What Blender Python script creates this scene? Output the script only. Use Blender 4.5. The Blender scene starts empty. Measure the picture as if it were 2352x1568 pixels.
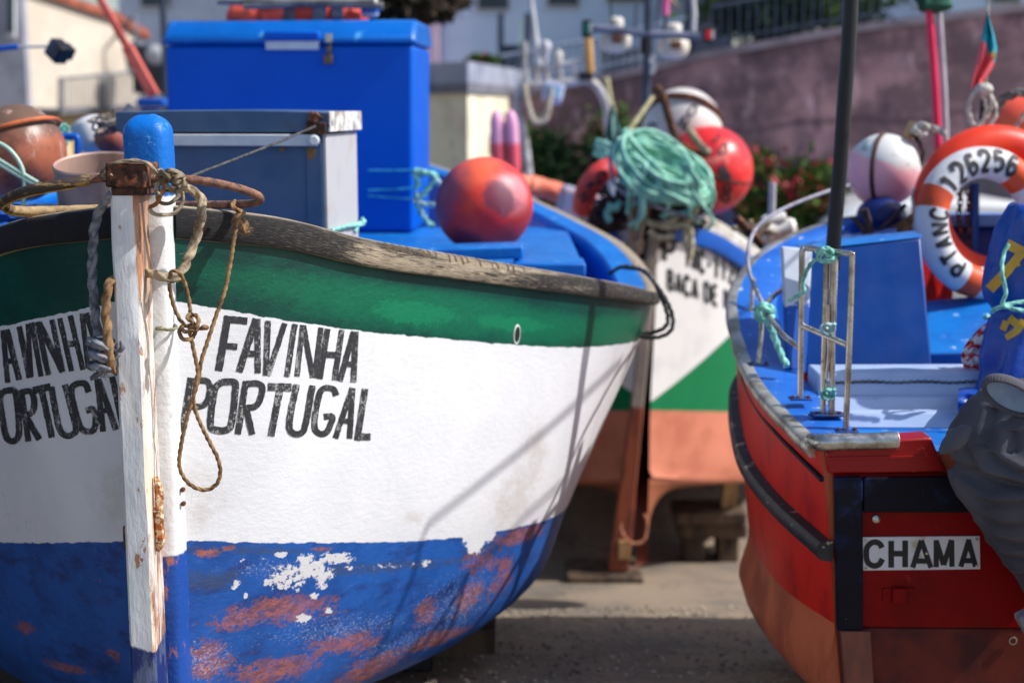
import bpy, bmesh, math, random
from math import sin, cos, pi, radians, atan, tan, sqrt
from mathutils import Vector, Matrix, noise as mnoise
from mathutils.bvhtree import BVHTree
random.seed(11)
SC = bpy.context.scene
COL = SC.collection

# ------------------------------------------------------------------ camera, world, sun, exposure
CAM_Z = 1.85
FPX = 50.0 / 36.0 * 2352.0
PITCH = atan(534.0 / FPX)
SUN_EL, SUN_AZ = 46.0, 96.0          # azimuth from +Y (view direction) towards +X (right)
cam = bpy.data.cameras.new('camera')
camo = bpy.data.objects.new('camera', cam)
COL.objects.link(camo)
camo.location = (0, 0, CAM_Z)
camo.rotation_euler = (radians(90) - PITCH, 0, 0)
cam.lens = 50
cam.sensor_width = 36
cam.clip_end = 500
cam.dof.use_dof = True
cam.dof.focus_distance = 3.42
cam.dof.aperture_fstop = 1.9
SC.camera = camo
world = bpy.data.worlds.new('World')
SC.world = world
world.use_nodes = True
wn = world.node_tree
bg = wn.nodes['Background']
sky = wn.nodes.new('ShaderNodeTexSky')
sky.sky_type = 'NISHITA'
sky.sun_disc = False
sky.sun_elevation = radians(SUN_EL)
sky.sun_rotation = radians(SUN_AZ)
sky.air_density = 1.0
sky.dust_density = 1.6
sky.ozone_density = 1.0
wn.links.new(sky.outputs[0], bg.inputs[0])
bg.inputs[1].default_value = 0.128
SUNV = Vector((cos(radians(SUN_EL)) * sin(radians(SUN_AZ)), cos(radians(SUN_EL)) * cos(radians(SUN_AZ)), sin(radians(SUN_EL))))
sl = bpy.data.lights.new('sun', 'SUN')
sl.energy = 4.3
sl.angle = radians(0.6)
sl.color = (1.0, 0.965, 0.92)
so = bpy.data.objects.new('sun', sl)
COL.objects.link(so)
so.rotation_euler = SUNV.to_track_quat('Z', 'Y').to_euler()
SC.view_settings.view_transform = 'Standard'
SC.view_settings.look = 'None'
SC.view_settings.exposure = 0.22
SC.view_settings.gamma = 1.0
SC.cycles.max_bounces = 6
SC.cycles.use_denoising = True

# ------------------------------------------------------------------ helpers: picture -> place
CT, ST = cos(PITCH), sin(PITCH)
GK = 1.0
CAMV = Vector((0, 0, CAM_Z))


def ray(px, py):
    a = (px - 1176.0) / FPX
    b = (784.0 - py) / FPX
    return Vector((a, CT + b * ST, -ST + b * CT))


def Q(px, py, Y):
    r = ray(px, py)
    return CAMV + r * (Y / r.y)


def XZ(px, py, Y):
    p = Q(px, py, Y)
    return p.x, p.z


def ppm(Y):
    return FPX / Y


def hermite(knots):
    """smooth curve through (t, v...) knots -> callable"""
    ts = [k[0] for k in knots]
    vs = [k[1:] for k in knots]
    n = len(ts)
    m = []
    for i in range(n):
        if i == 0:
            m.append([(vs[1][c] - vs[0][c]) / (ts[1] - ts[0]) for c in range(len(vs[0]))])
        elif i == n - 1:
            m.append([(vs[i][c] - vs[i - 1][c]) / (ts[i] - ts[i - 1]) for c in range(len(vs[0]))])
        else:
            h0, h1 = ts[i] - ts[i - 1], ts[i + 1] - ts[i]
            m.append([((vs[i][c] - vs[i - 1][c]) / h0 * h1 + (vs[i + 1][c] - vs[i][c]) / h1 * h0) / (h0 + h1) for c in range(len(vs[0]))])

    def f(t):
        t = max(ts[0], min(ts[-1], t))
        i = 0
        while i < n - 2 and t > ts[i + 1]:
            i += 1
        h = ts[i + 1] - ts[i]
        s = (t - ts[i]) / h
        a, b, c, d = 2 * s**3 - 3 * s * s + 1, s**3 - 2 * s * s + s, -2 * s**3 + 3 * s * s, s**3 - s * s
        r = [a * vs[i][k] + b * h * m[i][k] + c * vs[i + 1][k] + d * h * m[i + 1][k] for k in range(len(vs[0]))]
        return r[0] if len(r) == 1 else r
    return f


def spline(pts, n=8, closed=False):
    """Catmull-Rom through points"""
    pts = [Vector(p) for p in pts]
    if len(pts) < 3:
        return [pts[0].lerp(pts[-1], i / n) for i in range(n + 1)]
    out = []
    N = len(pts)
    segs = N if closed else N - 1
    for i in range(segs):
        p1, p2 = pts[i], pts[(i + 1) % N]
        p0 = pts[i - 1] if (i > 0 or closed) else p1 * 2 - p2
        p3 = pts[(i + 2) % N] if (i + 2 < N or closed) else p2 * 2 - p1
        for k in range(n):
            t = k / n
            out.append(0.5 * ((2 * p1) + (p2 - p0) * t + (2 * p0 - 5 * p1 + 4 * p2 - p3) * t * t + (3 * p1 - p0 - 3 * p2 + p3) * t**3))
    if not closed:
        out.append(pts[-1])
    return out


# ------------------------------------------------------------------ helpers: mesh builder
class MB:
    def __init__(s):
        s.v, s.f, s.uv = [], [], {}

    def add(s, verts, faces):
        o = len(s.v)
        s.v += [Vector(v) for v in verts]
        s.f += [tuple(i + o for i in f) for f in faces]
        return o

    def box(s, c, size, rot=None, taper=1.0):
        hx, hy, hz = size[0] / 2, size[1] / 2, size[2] / 2
        vs = []
        for z in (-1, 1):
            k = taper if z > 0 else 1.0
            for x, y in ((-1, -1), (1, -1), (1, 1), (-1, 1)):
                vs.append(Vector((x * hx * k, y * hy * k, z * hz)))
        if rot is not None:
            vs = [rot @ v for v in vs]
        c = Vector(c)
        s.add([v + c for v in vs], [(3, 2, 1, 0), (4, 5, 6, 7), (0, 1, 5, 4), (1, 2, 6, 5), (2, 3, 7, 6), (3, 0, 4, 7)])
        return s

    def hexa(s, f4, b4):
        """front quad (bl, br, tr, tl) and back quad in the same order"""
        s.add(list(f4) + list(b4), [(0, 1, 2, 3), (7, 6, 5, 4), (4, 5, 1, 0), (5, 6, 2, 1), (6, 7, 3, 2), (7, 4, 0, 3)])
        return s

    def prism(s, poly, ext):
        n = len(poly)
        ext = Vector(ext)
        vs = [Vector(p) for p in poly] + [Vector(p) + ext for p in poly]
        fs = [tuple(range(n)), tuple(range(2 * n - 1, n - 1, -1))]
        fs += [(i, i + n, (i + 1) % n + n, (i + 1) % n) for i in range(n)]
        s.add(vs, fs)
        return s

    def grid(s, rows, closed_u=False, closed_v=False, uvs=None):
        R, C = len(rows), len(rows[0])
        o = len(s.v)
        for r in rows:
            s.v += [Vector(p) for p in r]
        for i in range(R - 1 + (1 if closed_v else 0)):
            for j in range(C - 1 + (1 if closed_u else 0)):
                i2, j2 = (i + 1) % R, (j + 1) % C
                s.f.append((o + i * C + j, o + i * C + j2, o + i2 * C + j2, o + i2 * C + j))
        if uvs:
            for i in range(R):
                for j in range(C):
                    s.uv[o + i * C + j] = uvs[i][j]
        return s

    def tube(s, pts, r, seg=10, closed=False, lobes=0, pitch=0.05, lobe_amp=0.16, caps=True, wob=0.0, flat=1.0):
        pts = [Vector(p) for p in pts]
        n = len(pts)
        if n < 2:
            return s
        rr = r if isinstance(r, (list, tuple)) else [r] * n
        up = Vector((0.13, 0.21, 1)).normalized()
        rows = []
        L = 0.0
        prev = None
        nrm = None
        for i in range(n):
            if closed:
                t = pts[(i + 1) % n] - pts[i - 1]
            else:
                t = pts[min(i + 1, n - 1)] - pts[max(i - 1, 0)]
            if t.length < 1e-9:
                t = Vector((0, 0, 1))
            t.normalize()
            if nrm is None:
                nrm = t.cross(up)
                if nrm.length < 1e-3:
                    nrm = t.cross(Vector((1, 0, 0)))
            nrm = nrm - t * nrm.dot(t)
            nrm.normalize()
            bn = t.cross(nrm)
            if prev is not None:
                L += (pts[i] - prev).length
            prev = pts[i]
            row = []
            for k in range(seg):
                a = 2 * pi * k / seg
                q = rr[i]
                if lobes:
                    q *= 1 + lobe_amp * cos(lobes * a - 2 * pi * L / pitch)
                if wob:
                    q *= 1 + wob * mnoise.noise(pts[i] * 60 + Vector((k * 3.1, 0, 0)))
                row.append(pts[i] + nrm * (cos(a) * q) + bn * (sin(a) * q * flat))
            rows.append(row)
        o = len(s.v)
        s.grid(rows, closed_u=True, closed_v=closed)
        if caps and not closed:
            s.f.append(tuple(o + k for k in range(seg - 1, -1, -1)))
            s.f.append(tuple(o + (n - 1) * seg + k for k in range(seg)))
        return s

    def lathe(s, c, prof, seg=24, M=None, noise=0.0):
        """profile list of (radius, height) round the local Z axis at c"""
        rows = []
        c = Vector(c)
        for (r, h) in prof:
            row = []
            for k in range(seg):
                a = 2 * pi * k / seg
                p = Vector((r * cos(a), r * sin(a), h))
                if noise:
                    p *= 1 + noise * mnoise.noise(p * 9 + c)
                if M is not None:
                    p = M @ p
                row.append(c + p)
            rows.append(row)
        o = len(s.v)
        s.grid(rows, closed_u=True)
        R = len(prof)
        s.f.append(tuple(o + k for k in range(seg - 1, -1, -1)))
        s.f.append(tuple(o + (R - 1) * seg + k for k in range(seg)))
        return s

    def ball(s, c, r, seg=32, rings=18, sq=(1, 1, 1), M=None, noise=0.0):
        prof = []
        rows = []
        c = Vector(c)
        for i in range(rings + 1):
            t = pi * i / rings
            row = []
            for k in range(seg):
                a = 2 * pi * k / seg
                p = Vector((sin(t) * cos(a) * r * sq[0], sin(t) * sin(a) * r * sq[1], -cos(t) * r * sq[2]))
                if noise:
                    p *= 1 + noise * mnoise.noise(p * (2.0 / r) + c * 3)
                if M is not None:
                    p = M @ p
                row.append(c + p)
            rows.append(row)
        s.grid(rows, closed_u=True)
        return s

    def torus(s, c, R, r, M=None, seg=48, tseg=16, flat=1.0, uv=True):
        rows, uvs = [], []
        c = Vector(c)
        for i in range(seg + 1):
            a = 2 * pi * i / seg
            row, uu = [], []
            for k in range(tseg + 1):
                b = 2 * pi * k / tseg
                p = Vector(((R + r * cos(b)) * cos(a), r * flat * sin(b), (R + r * cos(b)) * sin(a)))
                if M is not None:
                    p = M @ p
                row.append(c + p)
                uu.append((i / seg, k / tseg))
            rows.append(row)
            uvs.append(uu)
        s.grid(rows, uvs=uvs)
        return s

    def build(s, name, mat, parent=None, smooth=35, bevel=0.0, bseg=2, merge=0.0, kind=None, label=None, recalc=True):
        org = root_of(parent).location.copy() if parent else Vector((0, 0, 0))
        me = bpy.data.meshes.new(name)
        me.from_pydata([v - org for v in s.v], [], s.f)
        if s.uv:
            ul = me.uv_layers.new(name='UVMap')
            for lp in me.loops:
                ul.data[lp.index].uv = s.uv.get(lp.vertex_index, (0, 0))
        if recalc or merge:
            bm = bmesh.new()
            bm.from_mesh(me)
            if merge:
                bmesh.ops.remove_doubles(bm, verts=bm.verts, dist=merge)
            if recalc:
                bmesh.ops.recalc_face_normals(bm, faces=bm.faces)
            bm.to_mesh(me)
            bm.free()
        me.materials.append(mat)
        if smooth:
            me.polygons.foreach_set('use_smooth', [True] * len(me.polygons))
            me.set_sharp_from_angle(angle=radians(smooth))
        me.update()
        o = bpy.data.objects.new(name, me)
        COL.objects.link(o)
        if parent:
            o.parent = parent
        if bevel:
            b = o.modifiers.new('bevel', 'BEVEL')
            b.width = bevel
            b.segments = bseg
            b.limit_method = 'ANGLE'
            b.angle_limit = radians(40)
            b.harden_normals = False
        if kind:
            o['kind'] = kind
        if label:
            o['label'] = label
        return o


def root_of(o):
    while o.parent is not None:
        o = o.parent
    return o


def thing(name, label, cat, loc=(0, 0, 0), group=None):
    o = bpy.data.objects.new(name, None)
    COL.objects.link(o)
    o.location = Vector(loc)
    o.empty_display_size = 0.1
    return tag(o, label, cat, group)


def tag(o, label, cat, group=None):
    o['label'] = label
    o['category'] = cat
    if group:
        o['group'] = group
    return o


def copy_tree(o, loc=None, label=None, parent=None):
    c = o.copy()
    COL.objects.link(c)
    if parent is not None:
        c.parent = parent
    if loc is not None:
        c.location = Vector(loc)
    if label:
        c['label'] = label
    for ch in list(o.children):
        if ch != c:
            copy_tree(ch, parent=c)
    return c


# ------------------------------------------------------------------ helpers: materials
def lin(r, g, b):
    def f(c):
        c /= 255.0
        return c / 12.92 if c <= 0.04045 else ((c + 0.055) / 1.055) ** 2.4
    return (f(r), f(g), f(b), 1.0)


class NG:
    def __init__(s, name, rough=0.6, metal=0.0, spec=0.4):
        s.m = bpy.data.materials.new(name)
        s.m.use_nodes = True
        s.t = s.m.node_tree
        s.b = s.t.nodes['Principled BSDF']
        s.b.inputs['Roughness'].default_value = rough
        s.b.inputs['Metallic'].default_value = metal
        s.b.inputs['Specular IOR Level'].default_value = spec
        s._tc = None

    def n(s, t):
        return s.t.nodes.new('ShaderNode' + t)

    def link(s, a, b):
        s.t.links.new(a, b)

    def setin(s, sock, v):
        if isinstance(v, bpy.types.NodeSocket):
            s.link(v, sock)
        elif isinstance(v, (int, float)):
            sock.default_value = v
        else:
            sock.default_value = v if len(sock.default_value) == len(v) else tuple(v)[:len(sock.default_value)]

    def tc(s, which='Object'):
        if s._tc is None:
            s._tc = s.n('TexCoord')
        return s._tc.outputs[which]

    def mapping(s, vec, scale=(1, 1, 1), loc=(0, 0, 0), rot=(0, 0, 0)):
        m = s.n('Mapping')
        s.link(vec, m.inputs[0])
        m.inputs['Scale'].default_value = scale
        m.inputs['Location'].default_value = loc
        m.inputs['Rotation'].default_value = rot
        return m.outputs[0]

    def noise(s, scale=5, detail=4, rough=0.55, vec=None, stretch=None, dist=0.0, loc=(0, 0, 0)):
        k = s.n('TexNoise')
        v = vec if vec is not None else s.tc()
        if stretch or loc != (0, 0, 0):
            v = s.mapping(v, scale=stretch or (1, 1, 1), loc=loc)
        s.link(v, k.inputs['Vector'])
        k.inputs['Scale'].default_value = scale
        k.inputs['Detail'].default_value = detail
        k.inputs['Roughness'].default_value = rough
        k.inputs['Distortion'].default_value = dist
        return k.outputs[0]

    def vor(s, scale=5, vec=None, feature='F1', stretch=None):
        k = s.n('TexVoronoi')
        k.feature = feature
        v = vec if vec is not None else s.tc()
        if stretch:
            v = s.mapping(v, scale=stretch)
        s.link(v, k.inputs['Vector'])
        k.inputs['Scale'].default_value = scale
        return k.outputs['Distance']

    def math(s, op, a, b=None, c=None, clamp=False):
        k = s.n('Math')
        k.operation = op
        k.use_clamp = clamp
        s.setin(k.inputs[0], a)
        if b is not None:
            s.setin(k.inputs[1], b)
        if c is not None:
            s.setin(k.inputs[2], c)
        return k.outputs[0]

    def step(s, v, lo, hi):
        k = s.n('MapRange')
        k.interpolation_type = 'SMOOTHSTEP'
        s.setin(k.inputs[0], v)
        k.inputs[1].default_value = min(lo, hi)
        k.inputs[2].default_value = max(lo, hi)
        k.inputs[3].default_value = 0.0 if lo < hi else 1.0
        k.inputs[4].default_value = 1.0 if lo < hi else 0.0
        return k.outputs[0]

    def mix(s, f, a, b):
        k = s.n('Mix')
        k.data_type = 'RGBA'
        s.setin(k.inputs[0], f)
        s.setin(k.inputs[6], a)
        s.setin(k.inputs[7], b)
        return k.outputs[2]

    def sep(s, v):
        k = s.n('SeparateXYZ')
        s.link(v, k.inputs[0])
        return k.outputs

    def color(s, v):
        s.setin(s.b.inputs['Base Color'], v)
        return s

    def rough(s, v):
        s.setin(s.b.inputs['Roughness'], v)
        return s

    def bump(s, h, strength=0.3, dist=0.01):
        k = s.n('Bump')
        k.inputs['Strength'].default_value = strength
        k.inputs['Distance'].default_value = dist
        s.setin(k.inputs['Height'], h)
        s.link(k.outputs[0], s.b.inputs['Normal'])
        return s


_mc = {}


def mat(name, c1, c2=None, scale=8, rough=0.55, metal=0.0, bump=0.15, bscale=60, bdist=0.004, thr=(0.4, 0.65), c3=None, s3=20, t3=(0.6, 0.68), stretch=None, spec=0.4):
    """general weathered paint / plastic / cloth"""
    if name in _mc:
        return _mc[name]
    g = NG(name, rough, metal, spec)
    c1 = c1 if len(c1) == 4 else tuple(c1) + (1,)
    if c2 is None:
        c2 = tuple(min(1, x * 0.72) for x in c1[:3]) + (1,)
    c2 = c2 if len(c2) == 4 else tuple(c2) + (1,)
    col = g.mix(g.step(g.noise(scale, 6, 0.6, stretch=stretch), *thr), c1, c2)
    if c3 is not None:
        c3 = c3 if len(c3) == 4 else tuple(c3) + (1,)
        col = g.mix(g.step(g.noise(s3, 7, 0.65, loc=(3.3, 1.7, 9.1)), *t3), col, c3)
    g.color(col)
    rn = g.noise(scale * 3, 4)
    g.rough(g.math('MULTIPLY_ADD', rn, 0.3, max(0.04, rough - 0.15)))
    if bump:
        g.bump(g.noise(bscale, 5, 0.6, stretch=stretch), bump, bdist)
    _mc[name] = g.m
    return g.m

# ------------------------------------------------------------------ stroke lettering
GL = {  # glyph strokes on a 0..1 x 0..1.5 cell
    'A': [[(0, 0), (.5, 1.5)], [(.5, 1.5), (1, 0)], [(.2, .5), (.8, .5)]],
    'B': [[(0, 0), (0, 1.5)], [(0, 1.5), (.7, 1.45), (.9, 1.15), (.7, .82), (0, .78)], [(.6, .78), (.95, .55), (.95, .25), (.7, 0), (0, 0)]],
    'C': [[(1, 1.2), (.75, 1.48), (.3, 1.48), (0, 1.1), (0, .4), (.3, .02), (.75, .02), (1, .3)]],
    'D': [[(0, 0), (0, 1.5)], [(0, 1.5), (.6, 1.48), (1, 1.1), (1, .4), (.6, .02), (0, 0)]],
    'E': [[(0, 0), (0, 1.5)], [(0, 1.5), (.9, 1.5)], [(0, .78), (.75, .78)], [(0, 0), (.9, 0)]],
    'G': [[(1, 1.2), (.75, 1.48), (.3, 1.48), (0, 1.1), (0, .4), (.3, .02), (.75, .02), (1, .3), (1, .7), (.6, .7)]],
    'H': [[(0, 0), (0, 1.5)], [(1, 0), (1, 1.5)], [(0, .76), (1, .76)]],
    'I': [[(.3, 0), (.3, 1.5)]],
    'K': [[(0, 0), (0, 1.5)], [(.9, 1.5), (0, .65)], [(.3, .9), (1, 0)]],
    'L': [[(0, 1.5), (0, 0)], [(0, 0), (.9, 0)]],
    'M': [[(0, 0), (0, 1.5)], [(0, 1.5), (.5, .35)], [(.5, .35), (1, 1.5)], [(1, 1.5), (1, 0)]],
    'N': [[(0, 0), (0, 1.5)], [(0, 1.5), (1, 0)], [(1, 0), (1, 1.5)]],
    'O': [[(.5, 1.5), (.1, 1.25), (0, .75), (.1, .25), (.5, 0), (.9, .25), (1, .75), (.9, 1.25), (.5, 1.5)]],
    'P': [[(0, 0), (0, 1.5)], [(0, 1.5), (.7, 1.48), (.95, 1.15), (.7, .75), (0, .7)]],
    'R': [[(0, 0), (0, 1.5)], [(0, 1.5), (.7, 1.48), (.95, 1.15), (.7, .78), (0, .75)], [(.45, .75), (1, 0)]],
    'T': [[(0, 1.5), (1, 1.5)], [(.5, 1.5), (.5, 0)]],
    '1': [[(.1, 1.2), (.5, 1.5)], [(.5, 1.5), (.5, 0)]],
    '2': [[(0, 1.15), (.25, 1.48), (.75, 1.48), (.95, 1.1), (.7, .7), (0, 0)], [(0, 0), (1, 0)]],
    '5': [[(.9, 1.5), (.15, 1.5)], [(.15, 1.5), (.05, .85), (.6, .95), (.95, .6), (.9, .2), (.5, 0), (0, .15)]],
    '6': [[(.9, 1.4), (.4, 1.45), (.05, .9), (.05, .3), (.4, 0), (.85, .15), (.95, .5), (.6, .85), (.1, .6)]],
    '8': [[(.5, .8), (.1, 1.05), (.2, 1.42), (.5, 1.5), (.8, 1.42), (.9, 1.05), (.5, .8), (.05, .45), (.15, .08), (.5, 0), (.85, .08), (.95, .45), (.5, .8)]],
    '3': [[(.05, 1.4), (.6, 1.5), (.9, 1.15), (.4, .8)], [(.4, .8), (.95, .5), (.8, .08), (.3, 0), (0, .2)]],
    'J': [[(.8, 1.5), (.8, .3), (.5, 0), (.1, .1)]],
    '-': [[(.1, .72), (.8, .72)]],
    '.': [[(.1, .05), (.2, .05)]],
}


def strip(poly, w, step=8.0, jit=0.0, seed=0):
    """polyline -> list of (left, right) 2D pairs, square ended"""
    pts = [Vector((p[0], p[1])) for p in poly]
    dense = []
    for a, b in zip(pts, pts[1:]):
        n = max(1, int((b - a).length / step))
        for k in range(n):
            dense.append(a.lerp(b, k / n))
    dense.append(pts[-1])
    out = []
    for i, p in enumerate(dense):
        t = dense[min(i + 1, len(dense) - 1)] - dense[max(i - 1, 0)]
        if t.length < 1e-9:
            continue
        t.normalize()
        nn = Vector((-t.y, t.x))
        ja = jit * w * mnoise.noise(Vector((p.x * .11 / max(step, 1e-6) * 3, p.y * .11 / max(step, 1e-6) * 3, seed + 1.5)))
        jb = jit * w * mnoise.noise(Vector((p.x * .11 / max(step, 1e-6) * 3, p.y * .11 / max(step, 1e-6) * 3, seed + 7.5)))
        out.append((p + nn * (w / 2 + ja), p - nn * (w / 2 + jb)))
    return out


def round_poly(poly, n=4):
    if len(poly) < 3:
        return poly
    return [(p.x, p.y) for p in spline([Vector((a[0], a[1], 0)) for a in poly], n)]


def letters(mb, strokes, fn, off0=0.0012, step=8.0, jit=0.0, dz=0.00015):
    """strokes [(poly, width)] in any 2D space; fn(x, y, offset) -> 3D point or None"""
    for k, (poly, w) in enumerate(strokes):
        st = strip(round_poly(poly), w, step, jit, k * 3.7)
        rows = []
        for a, b in st:
            c = (a + b) / 2
            row = [fn(a.x, a.y, off0 + dz * (k % 9)), fn(c.x, c.y, off0 + dz * (k % 9)), fn(b.x, b.y, off0 + dz * (k % 9))]
            if None in row:
                if len(rows) > 1:
                    mb.grid(rows)
                rows = []
                continue
            rows.append(row)
        if len(rows) > 1:
            mb.grid(rows)


def text_strokes(s, w=0.22, gap=0.45, narrow=1.0):
    out = []
    x = 0.0
    for ch in s:
        if ch == ' ':
            x += narrow * 0.8
            continue
        for poly in GL[ch]:
            out.append(([(x + p[0] * narrow, p[1]) for p in poly], w))
        x += narrow + gap if ch not in 'I.' else 0.5 * narrow + gap
    return out, x - gap


def bvh_of(o):
    dg = bpy.context.evaluated_depsgraph_get()
    me = o.data
    M = Matrix.Translation(root_of(o).location)
    return BVHTree.FromPolygons([M @ v.co for v in me.vertices], [tuple(p.vertices) for p in me.polygons])


def pix_on(bvh, px, py, off=0.0):
    r = ray(px, py).normalized()
    h = bvh.ray_cast(CAMV, r)
    if h[0] is None:
        return None
    n = h[1]
    if n.dot(r) > 0:
        n = -n
    return h[0] + n * off


# ------------------------------------------------------------------ common materials
M_rope_brown = mat('rope_brown', lin(150, 118, 82), lin(98, 74, 50), 40, .9, bump=.5, bscale=300, bdist=.002)
M_rope_tan = mat('rope_tan', lin(176, 160, 134), lin(112, 98, 78), 30, .9, bump=.6, bscale=300, bdist=.002)
M_rope_grey = mat('rope_grey', lin(140, 142, 148), lin(84, 88, 98), 40, .9, bump=.5, bscale=300, bdist=.002)
M_rope_teal = mat('rope_teal', lin(150, 215, 200), lin(90, 160, 150), 40, .8, bump=.4, bscale=300, bdist=.002)
M_rope_green = mat('rope_green', lin(166, 222, 198), lin(104, 172, 154), 14, .8, bump=.4, bscale=300, bdist=.002)
M_rope_white = mat('rope_white', lin(205, 205, 195), lin(150, 150, 142), 30, .85, bump=.4, bscale=300, bdist=.002)
M_rust = mat('rusty_iron', lin(92, 62, 48), lin(46, 34, 32), 26, .85, .2, bump=.7, bscale=130, bdist=.003, c3=lin(150, 92, 62), s3=40, t3=(.52, .62))
M_rust_light = mat('rusty_bar', lin(150, 104, 84), lin(96, 70, 62), 40, .85, .1, bump=.7, bscale=220, bdist=.002, c3=lin(176, 124, 96), s3=90, t3=(.5, .6))
M_steel = mat('stainless_steel', lin(205, 200, 192), lin(150, 140, 128), 12, .28, .85, bump=.05, c3=lin(150, 112, 84), s3=30, t3=(.62, .72))
M_chrome = mat('polished_steel', lin(200, 200, 198), lin(150, 146, 140), 18, .25, .9, bump=.12, bscale=30, c3=lin(150, 135, 115), s3=25, t3=(.6, .72))
M_black_paint = mat('black_paint', lin(34, 37, 46), lin(22, 24, 32), 14, .5, bump=.3, bscale=70, c3=lin(120, 118, 118), s3=45, t3=(.66, .7))
M_black = mat('black_plastic', lin(28, 30, 36), lin(18, 19, 24), 10, .45, bump=.05)
M_blue_paint = mat('blue_gloss_paint', (0.0, 0.10, 0.50), (0.0, 0.08, 0.42), 5, .32, bump=.12, bscale=25, c3=lin(70, 140, 215), s3=22, t3=(.66, .72), spec=.5)
M_blue_light = mat('blue_worn_paint', lin(10, 116, 200), lin(4, 98, 184), 6, .42, bump=.2, bscale=40, c3=lin(150, 185, 220), s3=26, t3=(.62, .70))
M_white_paint = mat('white_worn_paint', (.80, .80, .79), (.70, .70, .70), 9, .5, bump=.25, bscale=50, c3=lin(160, 150, 138), s3=35, t3=(.64, .70))
M_wood = mat('old_timber', lin(96, 78, 62), lin(60, 48, 40), 10, .85, bump=.6, bscale=30, stretch=(1, 1, .15))
M_dark = mat('dark_recess', (.012, .012, .014), (.01, .01, .012), 5, .8, bump=0)

# ------------------------------------------------------------------ the white fishing boat
def xc1(Y):
    return -0.872 - 0.085 * (Y - 3.3)


gk = [(3.40, 402, 473), (3.5, 610, 495), (3.7, 835, 546), (4.0, 1075, 589), (4.4, 1310, 629), (4.8, 1450, 654), (5.2, 1512, 668), (5.6, 1508, 640), (6.2, 1432, 556), (6.6, 1345, 509), (7.0, 1245, 462), (7.6, 1092, 408), (8.0, 970, 368)]
gk = [(k[0],) + (lambda p: (p.x - xc1(k[0]), p.z))(Q(k[1], k[2], k[0])) for k in gk]
gk += [(8.4, .62, gk[-1][2] + .04), (8.7, .05, gk[-1][2] + .07)]
G1 = hermite(gk)
ek = [(3.40, 402, 692), (3.5, 592, 725), (3.7, 806, 757), (4.0, 1045, 780), (4.4, 1275, 797), (4.8, 1412, 792), (5.2, 1472, 776)]
ek = [(k[0],) + (lambda p: (p.x - xc1(k[0]), p.z))(Q(k[1], k[2], k[0])) for k in ek]
ek += [(Y, G1(Y)[0] * (1 - .03 * (Y - 3)) - .02, G1(Y)[1] - .2) for Y in (5.8, 6.6, 7.4, 8.2)] + [(8.7, .045, G1(8.7)[1] - .22)]
E1 = hermite(ek)
wk = [(3.40, 413, 1242), (3.5, 572, 1245), (3.7, 768, 1246), (4.0, 1010, 1238), (4.3, 1178, 1213), (4.6, 1278, 1184), (5.0, 1314, 1130), (5.4, 1312, 1075)]
wk = [(k[0],) + (lambda p: (p.x - xc1(k[0]), p.z))(Q(k[1], k[2], k[0])) for k in wk]
wk += [(6.2, 1.22, .52), (7.0, 1.06, .58), (7.9, .72, .70), (8.7, .04, .85)]
W1 = hermite(wk)
B1 = hermite([(3.40, .05, .30), (3.5, .115, .28), (3.7, .31, .24), (4.0, .55, .195), (4.3, .76, .165), (4.6, .90, .155), (5.0, 1.0, .15), (5.8, 1.02, .16), (6.8, .85, .22), (7.8, .45, .34), (8.7, .035, .5)])
K1 = hermite([(3.40, .035, .06), (3.8, .03, .05), (5.5, .03, .05), (7.7, .03, .08), (8.7, .03, .25)])


def sec1(Y, nsub=9):
    g, e, w, b, k = G1(Y), E1(Y), W1(Y), B1(Y), K1(Y)
    g = (g[0] - .026, g[1] - .012)
    if g[0] < .02:
        g = (.02, g[1])
    kn = [k, b, w, e, g]
    c = hermite([(i,) + tuple(p) for i, p in enumerate(kn)])
    return [(c(i / nsub), i / nsub) for i in range(4 * nsub + 1)]


def arclen(fn, Y0, Y):
    n = 30
    s, prev = 0, None
    for i in range(n + 1):
        y = Y0 + (Y - Y0) * i / n
        p = Vector((fn(y)[0], y))
        if prev is not None:
            s += (p - prev).length
        prev = p
    return s


YS1 = [3.40 + .004 * i for i in range(25)] + [3.5 + .02 * i for i in range(60)] + [4.7 + .07 * i for i in range(56)] + [8.62, 8.7]
rows, uvs = [], []
for Y in YS1:
    s = sec1(Y)
    u = arclen(W1, 3.40, Y)
    x0 = xc1(Y)
    right = [(Vector((x0 + p[0], Y, p[1])), (u + 0.001, v)) for p, v in s]
    left = [(Vector((x0 - p[0], Y, p[1])), (-u - 0.001, v)) for p, v in s]
    row = list(reversed(left)) + right
    rows.append([r[0] for r in row])
    uvs.append([r[1] for r in row])
boat1 = thing('fishing_boat', 'white wooden fishing boat with green band and peeling blue bottom, its name lettered on both bows', 'boat', (xc1(5.5), 5.5, 0))
hb = MB()
hb.grid(rows, uvs=uvs)

g = NG('hull_paint_white_green_blue', .5)
uvx = g.sep(g.tc('UV'))
U, V = uvx[0], uvx[1]
UVv = g.tc('UV')
edge = g.math('SUBTRACT', g.noise(26, 5, .6), .5)
vv = g.math('MULTIPLY_ADD', edge, .030, V)
fine = g.noise(170, 6, .65)
med = g.noise(30, 7, .62)
big = g.noise(6, 5, .6)
str_ = g.noise(9, 7, .66, stretch=(1, 1, 3.0), loc=(1.3, .2, .5))
PX = {}


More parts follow.
